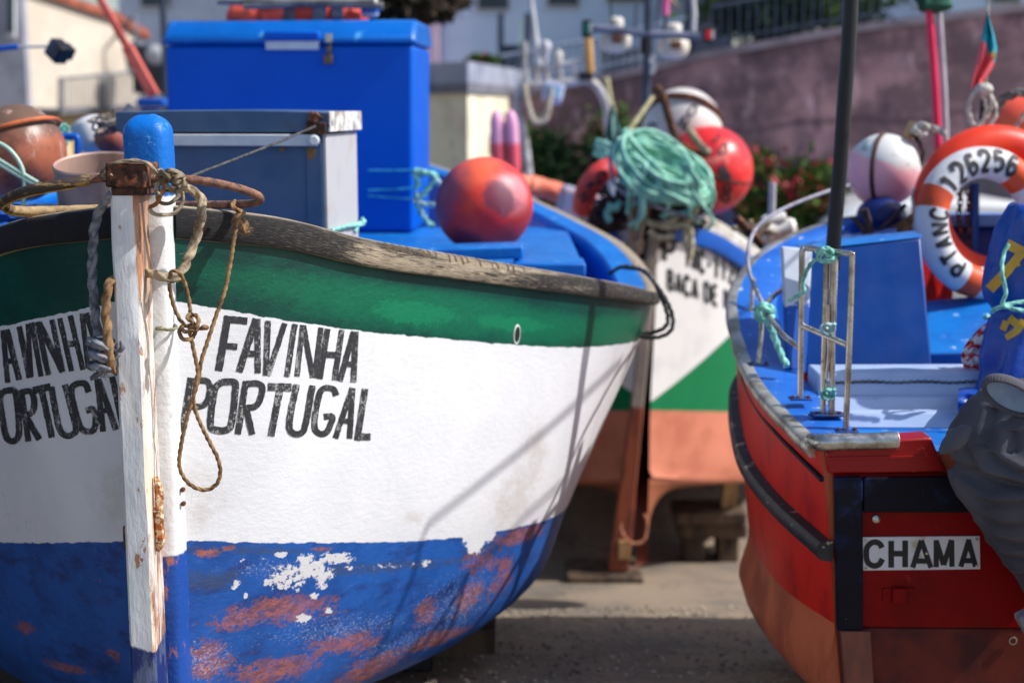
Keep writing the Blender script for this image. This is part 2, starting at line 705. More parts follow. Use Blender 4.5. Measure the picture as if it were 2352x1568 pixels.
def hull_masks(bvh, uvof):
    def ell(px, py, rx, ry):
        """soft blob on the hull round the point seen at px, py, in hull coordinates"""
        c = uvof(px, py)
        a = uvof(px + rx, py) or uvof(px - rx, py)
        b = uvof(px, py + ry) or uvof(px, py - ry)
        if not (c and a and b):
            return None
        ru = max(abs(a[0] - c[0]), .01)
        rv = max(abs(b[1] - c[1]), .01)
        du = g.math('DIVIDE', g.math('SUBTRACT', U, c[0]), ru)
        dv = g.math('DIVIDE', g.math('SUBTRACT', V, c[1]), rv)
        d = g.math('ADD', g.math('MULTIPLY', du, du), g.math('MULTIPLY', dv, dv))
        return g.math('SUBTRACT', 1.0, d, clamp=True)

    def union(lst):
        r = None
        for e in lst:
            m = ell(*e)
            if m is None:
                continue
            r = m if r is None else g.math('MAXIMUM', r, m)
        return r
    # blue bottom paint, worn through to copper primer and white
    w1 = g.noise(7, 8, .72, stretch=(1, 1, 2.2), loc=(1.1, 0, 4))
    w2 = g.noise(26, 8, .75, stretch=(1, 1, 2.4), loc=(0, 2, 7))
    w3 = g.noise(90, 6, .75, loc=(6, 1, 0))
    rag = g.math('ADD', g.math('MULTIPLY', g.math('SUBTRACT', w1, .5), 1.6), g.math('ADD', g.math('MULTIPLY', g.math('SUBTRACT', w2, .5), 2.0), g.math('MULTIPLY', g.math('SUBTRACT', w3, .5), 1.5)))
    blue = g.mix(g.step(big, .35, .65), (.008, .070, .30, 1), (.012, .098, .40, 1))
    blue = g.mix(g.math('MULTIPLY', g.step(w1, .48, .66), .75), blue, lin(30, 46, 104))
    blue = g.mix(g.math('MULTIPLY', g.step(w2, .52, .68), .55), blue, lin(60, 100, 176))
    blue = g.mix(g.math('MULTIPLY', g.step(w3, .60, .68), .5), blue, lin(24, 34, 80))
    teal = union([(480, 1330, 120, 34), (900, 1300, 280, 30), (1120, 1260, 70, 34), (600, 1262, 220, 18)])
    blue = g.mix(g.math('MULTIPLY', g.step(g.math('MULTIPLY_ADD', rag, .9, teal), .30, 1.1), .6), blue, lin(62, 74, 96))
    cop = union([(680, 1392, 165, 62), (560, 1420, 130, 46), (480, 1520, 95, 75), (650, 1530, 165, 56), (780, 1480, 130, 46), (1110, 1290, 70, 46), (1080, 1370, 44, 90), (1200, 1230, 115, 32), (1000, 1470, 130, 34), (1150, 1330, 34, 95), (520, 1258, 50, 14), (735, 1258, 50, 10), (980, 1400, 46, 46), (860, 1535, 120, 30), (480, 1270, 60, 20), (60, 1440, 50, 26), (150, 1530, 90, 22), (262, 1500, 30, 30), (230, 1330, 24, 12)])
    cm = g.math('MULTIPLY', g.step(g.math('MULTIPLY_ADD', rag, 1.0, cop), .66, .86), g.step(cop, .0, .2))
    copper = g.mix(g.step(w2, .42, .6), lin(186, 108, 74), lin(120, 72, 66))
    copper = g.mix(g.math('MULTIPLY', g.step(w3, .56, .66), .6), copper, lin(84, 60, 82))
    col_b = g.mix(g.math('MULTIPLY', cm, g.math('MULTIPLY_ADD', g.step(g.noise(34, 8, .8, stretch=(1, 1, 4)), .38, .58), .45, .42)), blue, copper)
    spk = union([(470, 1520, 120, 70), (800, 1440, 220, 50), (930, 1480, 180, 60), (1050, 1400, 180, 140), (640, 1300, 170, 44), (760, 1430, 60, 40)])
    specks = g.step(g.math('MULTIPLY_ADD', g.noise(110, 7, .8, stretch=(1, 1, 1.5)), 1.0, g.math('MULTIPLY', spk, .15)), .66, .72)
    col_b = g.mix(g.math('MULTIPLY', specks, .5), col_b, lin(176, 186, 214))
    chip = union([(668, 1326, 56, 56), (722, 1306, 66, 38), (745, 1325, 36, 42), (700, 1288, 30, 18), (640, 1275, 36, 17), (975, 1290, 24, 18), (540, 1342, 16, 20), (556, 1366, 16, 14), (725, 1368, 18, 18), (770, 1288, 70, 17), (700, 1422, 30, 16), (610, 1342, 14, 13), (760, 1398, 12, 16)])
    chip = g.math('MAXIMUM', chip, g.math('MULTIPLY', union([(840, 1298, 100, 20), (920, 1292, 90, 18), (590, 1290, 70, 16)]), .62))
    ragf = g.math('ADD', g.math('MULTIPLY', g.math('SUBTRACT', w2, .5), 3.0), g.math('MULTIPLY', g.math('SUBTRACT', g.noise(60, 5, .7, loc=(2, 8, 1)), .5), 3.0))
    chm = g.math('MULTIPLY', g.step(g.math('MULTIPLY_ADD', ragf, .62, chip), .74, .78), g.step(chip, .0, .15))
    col_b = g.mix(chm, col_b, g.mix(w2, lin(224, 222, 220), lin(196, 198, 206)))
    # white topsides
    white = g.mix(g.step(big, .3, .7), (.78, .79, .82, 1), (.72, .735, .77, 1))
    white = g.mix(g.math('MULTIPLY', g.step(g.noise(55, 7, .7, stretch=(1, 1, .22)), .70, .78), .35), white, lin(120, 112, 120))
    stain = union([(1180, 1150, 60, 120), (1230, 1050, 46, 130), (950, 1195, 40, 20), (300, 1150, 300, 140)])
    white = g.mix(g.math('MULTIPLY', g.step(g.math('MULTIPLY', stain, g.noise(20, 6, .7)), .22, .6), .35), white, lin(176, 160, 140))
    crack = g.step(g.math('ABSOLUTE', g.math('SUBTRACT', g.noise(7, 5, .6, stretch=(1, 1, .5)), .5)), .004, .0)
    white = g.mix(g.math('MULTIPLY', g.math('MULTIPLY', crack, g.step(g.noise(3, 2, loc=(4, 2, 1)), .62, .68)), .5), white, lin(90, 80, 84))
    # green band: dark teal repainted over a brighter green
    gl = union([(1000, 715, 420, 90), (1250, 745, 300, 80), (1420, 750, 140, 80)])
    gm = g.step(g.math('MULTIPLY_ADD', rag, .34, gl), .18, .95)
    green = g.mix(g.step(g.math('MULTIPLY_ADD', str_, .5, big), .62, .92), lin(0, 58, 50), lin(0, 72, 60))
    green = g.mix(gm, green, lin(2, 100, 72))
    gm2 = g.math('MULTIPLY', g.step(g.math('MULTIPLY_ADD', rag, .5, union([(960, 715, 190, 60), (1180, 740, 150, 50)])), .66, .9), g.step(gl, .05, .3))
    green = g.mix(g.math('MULTIPLY', gm2, .5), green, lin(14, 132, 90))
    gsp = g.step(g.noise(260, 4, .6), .66, .71)
    green = g.mix(g.math('MULTIPLY', gsp, g.math('MULTIPLY_ADD', gl, .55, .16)), green, lin(90, 180, 150))  # pale flecks painted as glints on the green
    # zones
    peel = union([(1095, 1240, 34, 38), (1080, 1225, 30, 30), (1120, 1225, 24, 26)])
    pl = g.math('MULTIPLY', g.step(g.math('MULTIPLY_ADD', ragf, .5, peel), .46, .50), g.step(peel, 0, .1))
    isw = g.math('MAXIMUM', g.step(vv, 1.997, 2.003), pl)
    col = g.mix(isw, col_b, white)
    col = g.mix(g.step(vv, 2.997, 3.003), col, green)
    g.color(col)
    g.rough(g.math('MULTIPLY_ADD', fine, .25, g.math('MULTIPLY_ADD', g.step(V, 2.99, 3.01), -.12, .42)))
    h = g.math('MULTIPLY_ADD', fine, .35, g.math('MULTIPLY', g.noise(45, 6, .6, stretch=(1, 1, 1.8)), 1.0))
    h = g.math('MULTIPLY_ADD', chm, .25, h)
    h = g.math('MULTIPLY_ADD', isw, .25, h)
    h = g.math('MULTIPLY_ADD', cm, -.12, h)
    g.bump(h, .26, .006)


hull1 = hb.build('hull', g.m, boat1, smooth=60)
BV1 = bvh_of(hull1)
_pv = [v.co + boat1.location for v in hull1.data.vertices]
_puv = hb.uv


def uv1(px, py):
    r = ray(px, py).normalized()
    h = BV1.ray_cast(CAMV, r)
    if h[0] is None:
        return None
    vs = hull1.data.polygons[h[2]].vertices
    ws = [1.0 / max(1e-5, (_pv[i] - h[0]).length) for i in vs]
    t = sum(ws)
    return (sum(w * _puv[i][0] for w, i in zip(ws, vs)) / t, sum(w * _puv[i][1] for w, i in zip(ws, vs)) / t)


hull_masks(BV1, uv1)

# lettering on both bows: strokes brushed on the planking
def C5(poly):
    return [(x * .4, y * .4 + 611.5) for x, y in poly]


FAV = [([(1308, 285), (1255, 600)], 48), ([(1290, 302), (1420, 314)], 45), ([(1285, 455), (1362, 462)], 40),
       ([(1470, 300), (1372, 606)], 44), ([(1478, 300), (1480, 612)], 38), ([(1412, 500), (1480, 502)], 40),
       ([(1538, 312), (1526, 625)], 36), ([(1634, 326), (1538, 625)], 34), ([(1692, 330), (1646, 632)], 34),
       ([(1738, 336), (1704, 632)], 34), ([(1740, 340), (1796, 638)], 36), ([(1842, 350), (1806, 640)], 34),
       ([(1880, 358), (1835, 646)], 36), ([(1962, 364), (1920, 652)], 36), ([(1870, 505), (1942, 510)], 40),
       ([(2030, 374), (1950, 658)], 36), ([(2042, 374), (2028, 664)], 36), ([(1982, 560), (2036, 562)], 34),
       ([(1095, 638), (1045, 950)], 40), ([(1095, 660), (1180, 655), (1205, 690), (1195, 760), (1160, 800), (1085, 805)], 40),
       ([(1270, 664), (1340, 662), (1352, 700), (1330, 895), (1298, 938), (1225, 935), (1208, 890), (1232, 710), (1272, 662)], 44),
       ([(1412, 658), (1365, 962)], 40), ([(1410, 675), (1480, 672), (1506, 700), (1490, 770), (1460, 805), (1400, 810)], 40), ([(1412, 808), (1448, 964)], 40),
       ([(1538, 690), (1672, 694)], 48), ([(1610, 690), (1555, 972)], 42),
       ([(1702, 676), (1660, 895), (1680, 955), (1730, 955), (1755, 895), (1792, 682)], 40),
       ([(1930, 742), (1912, 705), (1862, 700), (1830, 740), (1804, 900), (1825, 955), (1870, 955), (1896, 910), (1906, 862), (1858, 862)], 40),
       ([(2022, 696), (1924, 986)], 36), ([(2024, 698), (2006, 988)], 36), ([(1960, 886), (2010, 888)], 34),
       ([(2095, 702), (2050, 998)], 40), ([(2050, 976), (2126, 978)], 44)]
LFT = [([(18, 366), (46, 668)], 34), ([(40, 362), (112, 652)], 38), ([(50, 545), (96, 540)], 36),
       ([(112, 345), (172, 640)], 36), ([(162, 330), (180, 636)], 30), ([(184, 322), (238, 632)], 32),
       ([(216, 318), (280, 624)], 34), ([(226, 322), (362, 606)], 38), ([(300, 306), (362, 606)], 32),
       ([(344, 298), (412, 602)], 34), ([(404, 282), (478, 594)], 34), ([(382, 450), (446, 440)], 38),
       ([(472, 270), (508, 584)], 32), ([(496, 268), (586, 562)], 36), ([(498, 470), (556, 458)], 34),
       ([(22, 718), (78, 712), (98, 760), (112, 950), (84, 1002), (46, 990), (24, 920), (2, 760), (24, 716)], 40),
       ([(124, 708), (166, 1004)], 36), ([(124, 722), (176, 716), (198, 760), (192, 830), (146, 858)], 38), ([(148, 856), (228, 994)], 40),
       ([(192, 712), (292, 690)], 46), ([(240, 702), (300, 982)], 40),
       ([(296, 690), (338, 915), (378, 970), (420, 962), (436, 915), (374, 678)], 40),
       ([(512, 722), (488, 672), (432, 680), (412, 730), (452, 895), (488, 946), (540, 936), (552, 870), (534, 820), (496, 830)], 40),
       ([(560, 645), (594, 948)], 36), ([(566, 648), (668, 938)], 38), ([(582, 832), (628, 822)], 34),
       ([(646, 632), (712, 940)], 38)]
g = NG('brushed_black_lettering', .55)
wn1 = g.noise(120, 7, .72)
wn2 = g.noise(40, 5, .6, stretch=(1, 1, .35))
worn = g.step(g.math('MULTIPLY_ADD', wn1, .85, g.math('MULTIPLY', wn2, .55)), .72, .82)
worn = g.math('MULTIPLY', worn, g.step(g.noise(11, 4, .6, loc=(5, 5, 1)), .36, .6))
g.color(g.mix(g.math('MULTIPLY', worn, .75), g.mix(wn2, (.022, .024, .028, 1), (.045, .047, .052, 1)), (.5, .5, .5, 1)))
g.bump(wn1, .35, .003)
M_letter = g.m
for strokes in (FAV, LFT):
    lm = MB()
    letters(lm, [(C5(p), w * .365) for p, w in strokes], lambda x, y, o: pix_on(BV1, x, y, o), .0011, 3.0, .07, .00012)
    lm.build('name_lettering', M_letter, boat1, smooth=60)

# gunwale: worn timber rail with saw cuts
g = NG('weathered_gunwale_timber', .82)
gr = g.noise(9, 9, .75, vec=g.tc('UV'), stretch=(2.0, 16, 1))
wd = g.mix(g.step(gr, .40, .60), lin(214, 198, 172), lin(142, 126, 106))
wd = g.mix(g.math('MULTIPLY', g.step(g.noise(16, 8, .75, vec=g.tc('UV'), stretch=(1.4, 12, 1)), .54, .62), .8), wd, lin(84, 74, 66))
bl = g.mix(g.noise(60, 5, .6), lin(24, 25, 30), lin(44, 44, 48))
uvg = g.sep(g.tc('UV'))
pn = g.math('MULTIPLY_ADD', g.noise(18, 9, .78, vec=g.tc('UV'), stretch=(1.0, 5, 1)), 1.5, g.math('MULTIPLY_ADD', g.noise(5, 4, .6, vec=g.tc('UV'), stretch=(.6, 1, 1), loc=(2.7, .3, 0)), .9, 0.0))
side = g.math('MULTIPLY', g.step(uvg[1], .05, .16), g.step(uvg[1], .62, .50))
uu = g.math('ABSOLUTE', uvg[0])
bowk = g.step(uu, .62, .30)
midk = g.math('ADD', g.math('MULTIPLY', g.step(uu, 1.0, 1.7), .20), .04)
leftk = g.step(uvg[0], 0.0, -0.02)
th = g.math('ADD', pn, g.math('ADD', g.math('MULTIPLY', bowk, .26), g.math('ADD', midk, g.math('MULTIPLY', leftk, .35))))
bm_ = g.math('MULTIPLY', g.step(th, 1.24, 1.32), side)
fsp = g.step(g.noise(70, 7, .8, vec=g.tc('UV'), stretch=(.5, 2.2, 1)), .50, .60)
bm_ = g.math('MULTIPLY', bm_, g.math('MULTIPLY_ADD', fsp, g.math('MULTIPLY_ADD', g.step(uvg[0], -.01, .45), -.55, 0.0), 1.0))
g.color(g.mix(bm_, wd, bl))
g.bump(g.math('MULTIPLY_ADD', bm_, .25, gr), .8, .006)
M_gun = g.m


def rail_rows(side):
    rows, uvs = [], []
    ys = [y for y in YS1 if y <= 8.5]
    u = 0
    prev = None
    for Y in ys:
        b, z = G1(Y)
        b2, _ = G1(min(Y + .01, 8.7))
        b0, _ = G1(max(Y - .01, 3.40))
        t = Vector(((b2 - b0) + side * 0 + .0006, .02, 0)).normalized()
        nrm = Vector((t.y, -t.x, 0))
        p = Vector((b, Y, z))
        if prev is not None:
            u += (p - prev).length
        prev = p
        h = .079 - .027 * min(1, max(0, (Y - 3.4) / 1.6))
        row, uv = [], []
        for k, (o, dz) in enumerate([(-.03, -h), (-.004, -h), (0.0, -h + .004), (.003, -h * .6), (.002, -h * .3), (-.001, -.010), (-.007, -.003), (-.018, 0), (-.036, .001), (-.055, 0), (-.060, -.006), (-.060, -h)]):
            q = p + nrm * o + Vector((0, 0, dz))
            row.append(Vector((xc1(Y) + side * max(q.x, .045), q.y, q.z)))
            uv.append((side * u, k / 11))
        rows.append(row)
        uvs.append(uv)
    return rows, uvs


gr_ = MB()
for s_ in (1, -1):
    r_, u_ = rail_rows(s_)
    o = len(gr_.v)
    gr_.grid(r_, closed_u=True, uvs=u_)
rail1 = gr_.build('gunwale', M_gun, boat1, smooth=50)
# saw cuts worn by fishing lines on the near edge
cut = MB()
for px in [873, 893, 918, 932, 957, 978, 998, 1018, 1036, 1053, 1072, 1092, 1117, 1140, 1158, 1177, 1205]:
    for kk in range(60):
        Y = 3.5 + kk * .02
        b, z = G1(Y)
        X = xc1(Y) + b
        if 1176 + X / (Y * CT) * FPX >= px:
            break
    b2 = G1(Y + .01)[0] - G1(Y - .01)[0]
    ang = math.atan2(b2, .02)
    R = Matrix.Rotation(-ang, 3, 'Z') @ Matrix.Rotation(radians(random.uniform(-10, 10)), 3, 'X')
    cut.box((X, Y, z), (.040 + random.random() * .02, .0062 + random.random() * .004, .036 + random.random() * .028), R)
cuto = cut.build('cutter', M_dark, None, smooth=0)
bo = rail1.modifiers.new('cuts', 'BOOLEAN')
bo.operation = 'DIFFERENCE'
bo.object = cuto
bo.solver = 'EXACT'
cuto.location = (0, 0, 0)
bpy.context.view_layer.update()
dg = bpy.context.evaluated_depsgraph_get()
newme = bpy.data.meshes.new_from_object(rail1.evaluated_get(dg))
rail1.modifiers.clear()
if len(newme.polygons) > 500:
    rail1.data = newme
bpy.data.objects.remove(cuto)

# inside of the boat
ins = MB()
cov = MB()
for s_ in (1, -1):
    rr, cc = [], []
    for Y in [3.75 + .08 * i for i in range(60)]:
        b, z = G1(Y)
        wv = min(.11, max(.01, b * .16))
        rr.append([Vector((xc1(Y) + s_ * max(.01, b - q), Y, z - h)) for q, h in ((.056 + wv, .03), (.058 + wv, .12), (.068 + wv, .25), (.10 + wv, .45))])
        if Y > 4.2:
            cc.append([Vector((xc1(Y) + s_ * max(.01, b - q), Y, z - h)) for q, h in ((.061, .03), (.061, -.004), (.066, -.010), (.061 + wv * .5, -.012), (.052 + wv, -.010), (.062 + wv, .0), (.060 + wv, .03))])
    ins.grid(rr)
    cov.grid(cc)
ins.build('inner_bulwark', M_blue_paint, boat1)
cov.build('covering_board', M_blue_light, boat1)
dk = MB()
dk.grid([[Vector((xc1(Y) + t * max(.02, G1(Y)[0] - .1), Y, 1.02)) for t in (-1, 0, 1)] for Y in [3.8 + .2 * i for i in range(22)]])
dk.build('deck', M_blue_light, boat1)
pl_ = MB()
pl_.box((-.62, 5.9, 1.16), (1.75, 1.5, .29))
pl_.build('hatch_platform', M_blue_light, boat1, bevel=.012)
th_ = MB()
th_.box((-.42, 5.02, 1.342), (.92, .17, .045), Matrix.Rotation(radians(-2), 3, 'Y'))
th_.build('thwart', M_blue_light, boat1, bevel=.008)
th_ = MB()
th_.box((.13, 4.98, 1.30), (.25, .2, .05))
th_.build('thwart', M_blue_light, boat1, bevel=.008)
# stem: front post, apron post with blue head, iron cap
g = NG('stem_white_paint', .5)
zz = g.sep(g.tc())[2]
wcol = g.mix(g.step(g.noise(18, 6, .6, stretch=(1, 1, .3)), .45, .7), (.76, .78, .80, 1), (.62, .66, .70, 1))
fl = g.step(g.noise(34, 7, .68, stretch=(1, 1, .35)), .61, .64)
wcol = g.mix(fl, wcol, g.mix(g.noise(80, 3), lin(150, 98, 84), lin(196, 150, 120)))
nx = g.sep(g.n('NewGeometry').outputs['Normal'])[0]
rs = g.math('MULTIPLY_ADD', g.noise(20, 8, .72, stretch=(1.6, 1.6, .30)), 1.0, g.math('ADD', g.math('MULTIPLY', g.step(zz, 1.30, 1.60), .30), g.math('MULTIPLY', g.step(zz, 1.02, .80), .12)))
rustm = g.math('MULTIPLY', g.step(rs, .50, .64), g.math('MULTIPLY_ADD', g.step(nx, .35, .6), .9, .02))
wcol = g.mix(rustm, wcol, g.mix(g.step(g.noise(40, 5, .6, stretch=(1, 1, .25)), .4, .6), lin(186, 116, 64), lin(104, 62, 42)))
yel = g.math('MULTIPLY', g.step(g.noise(9, 4, .6, stretch=(1, 1, .3), loc=(2, 1, 5)), .5, .7), .35)
wcol = g.mix(yel, wcol, lin(232, 214, 184))
zz2 = g.math('MULTIPLY_ADD', g.math('SUBTRACT', g.noise(22, 5), .5), .05, zz)
lowc = g.mix(g.step(g.noise(24, 6, .65, stretch=(1, 1, .4)), .5, .62), lin(24, 44, 104), lin(84, 96, 128))
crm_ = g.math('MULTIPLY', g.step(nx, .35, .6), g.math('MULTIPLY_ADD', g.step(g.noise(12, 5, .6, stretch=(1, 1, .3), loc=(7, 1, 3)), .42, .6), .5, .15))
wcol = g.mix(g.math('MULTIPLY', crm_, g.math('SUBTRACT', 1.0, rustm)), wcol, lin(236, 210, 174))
g.color(g.mix(g.step(zz2, .585, .575), wcol, lowc))
g.bump(g.math('MULTIPLY_ADD', fl, -.6, g.noise(60, 6, .6, stretch=(1, 1, .3))), .5, .006)
M_stem = g.m


def post(mb, c, w, d, z0, z1, n=60, rnd=.006, amp=.003, rake=0.0, twist=0.0):
    rows = []
    for i in range(n + 1):
        z = z0 + (z1 - z0) * i / n
        row = []
        for (x, y) in [(-w / 2 + rnd, -d / 2), (0, -d / 2), (w / 2 - rnd, -d / 2), (w / 2, -d / 2 + rnd), (w / 2, 0), (w / 2, d / 2 - rnd), (w / 2 - rnd, d / 2), (-w / 2 + rnd, d / 2), (-w / 2, d / 2 - rnd), (-w / 2, -d / 2 + rnd)]:
            p = Vector((c[0] + x, c[1] + y + rake * (z1 - z), z))
            k = mnoise.noise_vector(Vector((x * 30, y * 30, z * 7)) + Vector((c[0], c[1], 0)) * 7)
            p += Vector((k.x, k.y, 0)) * amp
            row.append(p)
        rows.append(row)
    o = len(mb.v)
    mb.grid(rows, closed_u=True)
    mb.f.append(tuple(range(o + 9, o - 1, -1)))
    mb.f.append(tuple(o + n * 10 + k for k in range(10)))


pa, pb = Q(292, 440, 3.27), Q(345, 440, 3.40)
zt = Q(292, 436, 3.24).z
sp = MB()
post(sp, (pa.x, 3.285, 0), .060, .115, .02, zt + .02)
sp.build('stem_post', M_stem, boat1, smooth=40)
g = NG('apron_white_blue_paint', .4)
zz = g.math('MULTIPLY_ADD', g.math('SUBTRACT', g.noise(30, 4), .5), .02, g.sep(g.tc())[2])
wc = g.mix(g.step(g.noise(30, 7, .68, stretch=(1, 1, .4)), .58, .66), (.78, .78, .78, 1), (.58, .56, .55, 1))
bc = g.mix(g.step(g.noise(40, 6, .65), .6, .68), (.0, .15, .58, 1), lin(90, 160, 225))
zb = Q(345, 448, 3.40).z
zl = Q(395, 1262, 3.40).z
lowb = g.mix(g.step(g.noise(20, 6, .7, stretch=(1, 1, .35)), .54, .62), (.012, .07, .34, 1), lin(176, 112, 90))
g.color(g.mix(g.step(zz, zl + .004, zl - .004), g.mix(g.step(zz, zb - .003, zb + .003), wc, bc), lowb))
g.rough(g.math('MULTIPLY_ADD', g.noise(30, 4), .3, .25))
g.bump(g.noise(70, 5, .6), .45, .005)
ap = MB()
rows = []
zt2 = Q(345, 262, 3.40).z
for i in range(101):
    t = i / 60 * .96 if i < 60 else .96 + .04 * sin((i - 60) / 40 * pi / 2)
    z = .02 + (zt2 - .02) * t
    k = 1.0
    dtop = zt2 - z
    if dtop < .055:
        k = sqrt(max(0.05, 1 - ((.055 - dtop) / .056) ** 2.6)) if dtop > 0.002 else .35
    wob = 1.0 + (.05 * sin((z - zb) * 18) if z > zb else 0)
    row = []
    for a in range(28):
        an = 2 * pi * a / 28
        e = 2 / 3.6
        x = abs(cos(an)) ** e * (1 if cos(an) > 0 else -1) * .0515 * k * wob
        y = abs(sin(an)) ** e * (1 if sin(an) > 0 else -1) * .060 * k
        v = Vector((pb.x + x, 3.405 + y, z))
        nv = mnoise.noise_vector(v * 16)
        v += Vector((nv.x, nv.y, 0)) * .0025
        row.append(v)
    rows.append(row)
ap.grid(rows, closed_u=True)
o = len(ap.v)
ap.f.append(tuple(o - 28 + k for k in range(28)))
ap.build('apron_post', g.m, boat1, smooth=60)
cp = MB()
c0 = Q(297, 402, 3.255)
cp.box((c0.x, 3.285, c0.z), (.092, .13, .056), Matrix.Rotation(radians(2), 3, 'Y'))
cp.build('stem_cap', M_rust, boat1, bevel=.006)
cp2 = MB()
cp2.box((c0.x + .002, 3.285, c0.z - .036), (.074, .122, .018))
cp2.build('cap_collar', M_rust, boat1, bevel=.003)
hk = MB()
pts = [Vector((pa.x + .034, 3.27, Q(0, y, 3.28).z)) + Vector((dx, 0, 0)) for y, dx in ((1092, .004), (1130, .010), (1190, .008), (1240, .009), (1262, .002))]
hk.tube(spline(pts, 6), [.005 + .007 * sin(i / 24 * pi) for i in range(25)], 8, wob=.5)
hk.build('rusty_hook', mat('orange_rust', lin(196, 120, 62), lin(110, 58, 36), 60, .9, bump=.7, bscale=200, c3=lin(230, 205, 170), s3=70, t3=(.5, .6)), boat1)
for y in (1118, 1150):
    bt = MB()
    bt.lathe(Vector((pb.x + .056, 3.375, Q(405, y, 3.4).z)), [(.006, -.006), (.006, .004), (.003, .007)], 8, Matrix.Rotation(radians(90), 3, 'X'))
    bt.build('bolt', M_rust, boat1)
for y in (1215,):
    bt = MB()
    bt.box(Vector((pa.x - .036, 3.27, Q(285, y + 15, 3.28).z)), (.012, .03, .06))
    bt.build('rusty_plate', M_rust, boat1, bevel=.003)
# hawse hole with a worn lip
hp = pix_on(BV1, 1187, 768, 0)
hn = BV1.find_nearest(hp)[1]
if hn.y > 0:
    hn = -hn
Mz = hn.to_track_quat('Z', 'Y').to_matrix()
hw = MB()
hw.lathe(hp, [(.0, .0022), (.017, .0022), (.0175, .001)], 20, Mz @ Matrix.Diagonal((.8, 1.5, 1)))
hw.build('hawse_hole', M_dark, boat1)
hw = MB()
hw.torus(hp, .018, .0028, Mz @ Matrix.Diagonal((.8, 1.5, 1)).to_3x3() @ Matrix.Rotation(radians(90), 3, 'X'), 24, 8)
hw.build('hole_lip', M_white_paint, boat1)
# cradle timbers under the boat
for i, (px, py, Y, s) in enumerate(((1085, 1500, 4.9, (.17, .5, .09)), (962, 1575, 4.55, (.10, .12, .30)), (500, 1700, 3.9, (.5, .14, .14)))):
    p = Q(px, py, Y)
    c = thing('cradle_block', ['squared timber chock under the white boat beside the sunlit strip of ground', 'upright blue black prop standing under the belly of the white boat', 'low timber baulk under the forefoot of the white boat'][i], 'timber block', (p.x, Y, 0), 'timbers propping up the white boat')
    m = MB()
    zc = max(p.z, s[2] / 2 + .001) if i == 0 else s[2] / 2 + .001
    m.box((p.x, Y, zc), s)
    if i == 0:
        m.box((p.x - .02, Y + .02, (zc - s[2] / 2) / 2), (.12, .3, zc - s[2] / 2 - .002))
    m.build('timber', M_wood if i != 1 else M_black_paint, c, bevel=.008)

# ------------------------------------------------------------------ things on and in the white boat
def QL(lst, Y=None):
    return [Q(p[0], p[1], p[2] if len(p) > 2 else Y) for p in lst]


def rope(name, label, pts, r, m, lobes=3, pitch=.035, seg=14, n=10, group=None, cat='rope', wob=.08, amp=.22):
    p = spline(pts, n)
    t = thing(name, label, cat, p[len(p) // 2], group)
    mb = MB()
    mb.tube(p, r, seg, lobes=lobes, pitch=pitch, lobe_amp=amp, wob=wob)
    mb.build('rope_line', m, t, smooth=70)
    return t


def add_rope(t, pts, r, m, lobes=3, pitch=.035, seg=14, n=10, name='rope_line', wob=.08, amp=.22, closed=False):
    mb = MB()
    mb.tube(spline(pts, n, closed), r, seg, lobes=lobes, pitch=pitch, lobe_amp=amp, wob=wob, closed=closed)
    return mb.build(name, m, t, smooth=70)


def fuzz(mb, pts, n, L, r=.0004):
    for i in range(n):
        p = Vector(random.choice(pts))
        d = Vector((random.gauss(0, 1), random.gauss(0, 1), random.gauss(0, 1))).normalized() * L * random.uniform(.3, 1)
        q = p + d * .5 + Vector((random.gauss(0, 1), 0, random.gauss(0, 1))) * L * .12
        mb.tube([p, q, p + d], r, 3, caps=False)


# rusty ring through the stem cap
ring = thing('iron_ring', 'big rusty iron hoop pushed through the stem cap of the white boat', 'iron ring', Q(300, 440, 3.35))
rp = QL([(226, 410, 3.27), (140, 424, 3.24), (60, 440, 3.25), (14, 460, 3.32), (8, 472, 3.40), (40, 484, 3.50), (130, 484, 3.56), (230, 480, 3.58), (330, 474, 3.56), (430, 471, 3.52), (500, 470, 3.48), (570, 468, 3.44), (596, 460, 3.40), (590, 448, 3.36), (545, 432, 3.32), (470, 416, 3.29), (425, 412, 3.28), (330, 410, 3.275)])
rpts = spline(rp, 10, True)
mb = MB()
mb.tube(rpts, .0098, 14, closed=True, wob=.22)
mb.build('hoop', mat('hoop_rust', lin(152, 112, 92), lin(98, 74, 64), 22, .85, .1, bump=.8, bscale=160, bdist=.003, c3=lin(70, 52, 46), s3=34, t3=(.55, .64)), ring, smooth=60)
mb = MB()
hs = spline(QL([(206, 413, 3.26), (140, 424, 3.24), (60, 440, 3.25), (14, 460, 3.32), (8, 472, 3.40), (40, 484, 3.50), (130, 484, 3.56), (245, 480, 3.58)]), 12)
mb.tube(hs[:52], .0128, 14, wob=.10)
g = NG('split_hose', .6)
zt_ = g.noise(30, 6, .65, stretch=(.6, .6, 2))
g.color(g.mix(g.step(zt_, .54, .66), lin(62, 52, 46), lin(160, 128, 70)))
g.bump(zt_, .5, .003)
mb.build('hose_sleeve', g.m, ring, smooth=60)
mb = MB()
mb.tube(hs[51:], .0122, 14, wob=.10)
mb.build('hose_sleeve', mat('hose_tan', lin(188, 160, 116), lin(110, 88, 62), 16, .7, bump=.4, c3=lin(70, 60, 52), s3=22, t3=(.6, .66)), ring, smooth=60)
mb = MB()
mb.tube([p + Vector((0, -.002, -.011)) for p in hs[6:-6]], .0035, 8)
mb.build('yellow_core', mat('yellow_hose', lin(214, 176, 70), lin(150, 110, 40), 20, .5), ring)

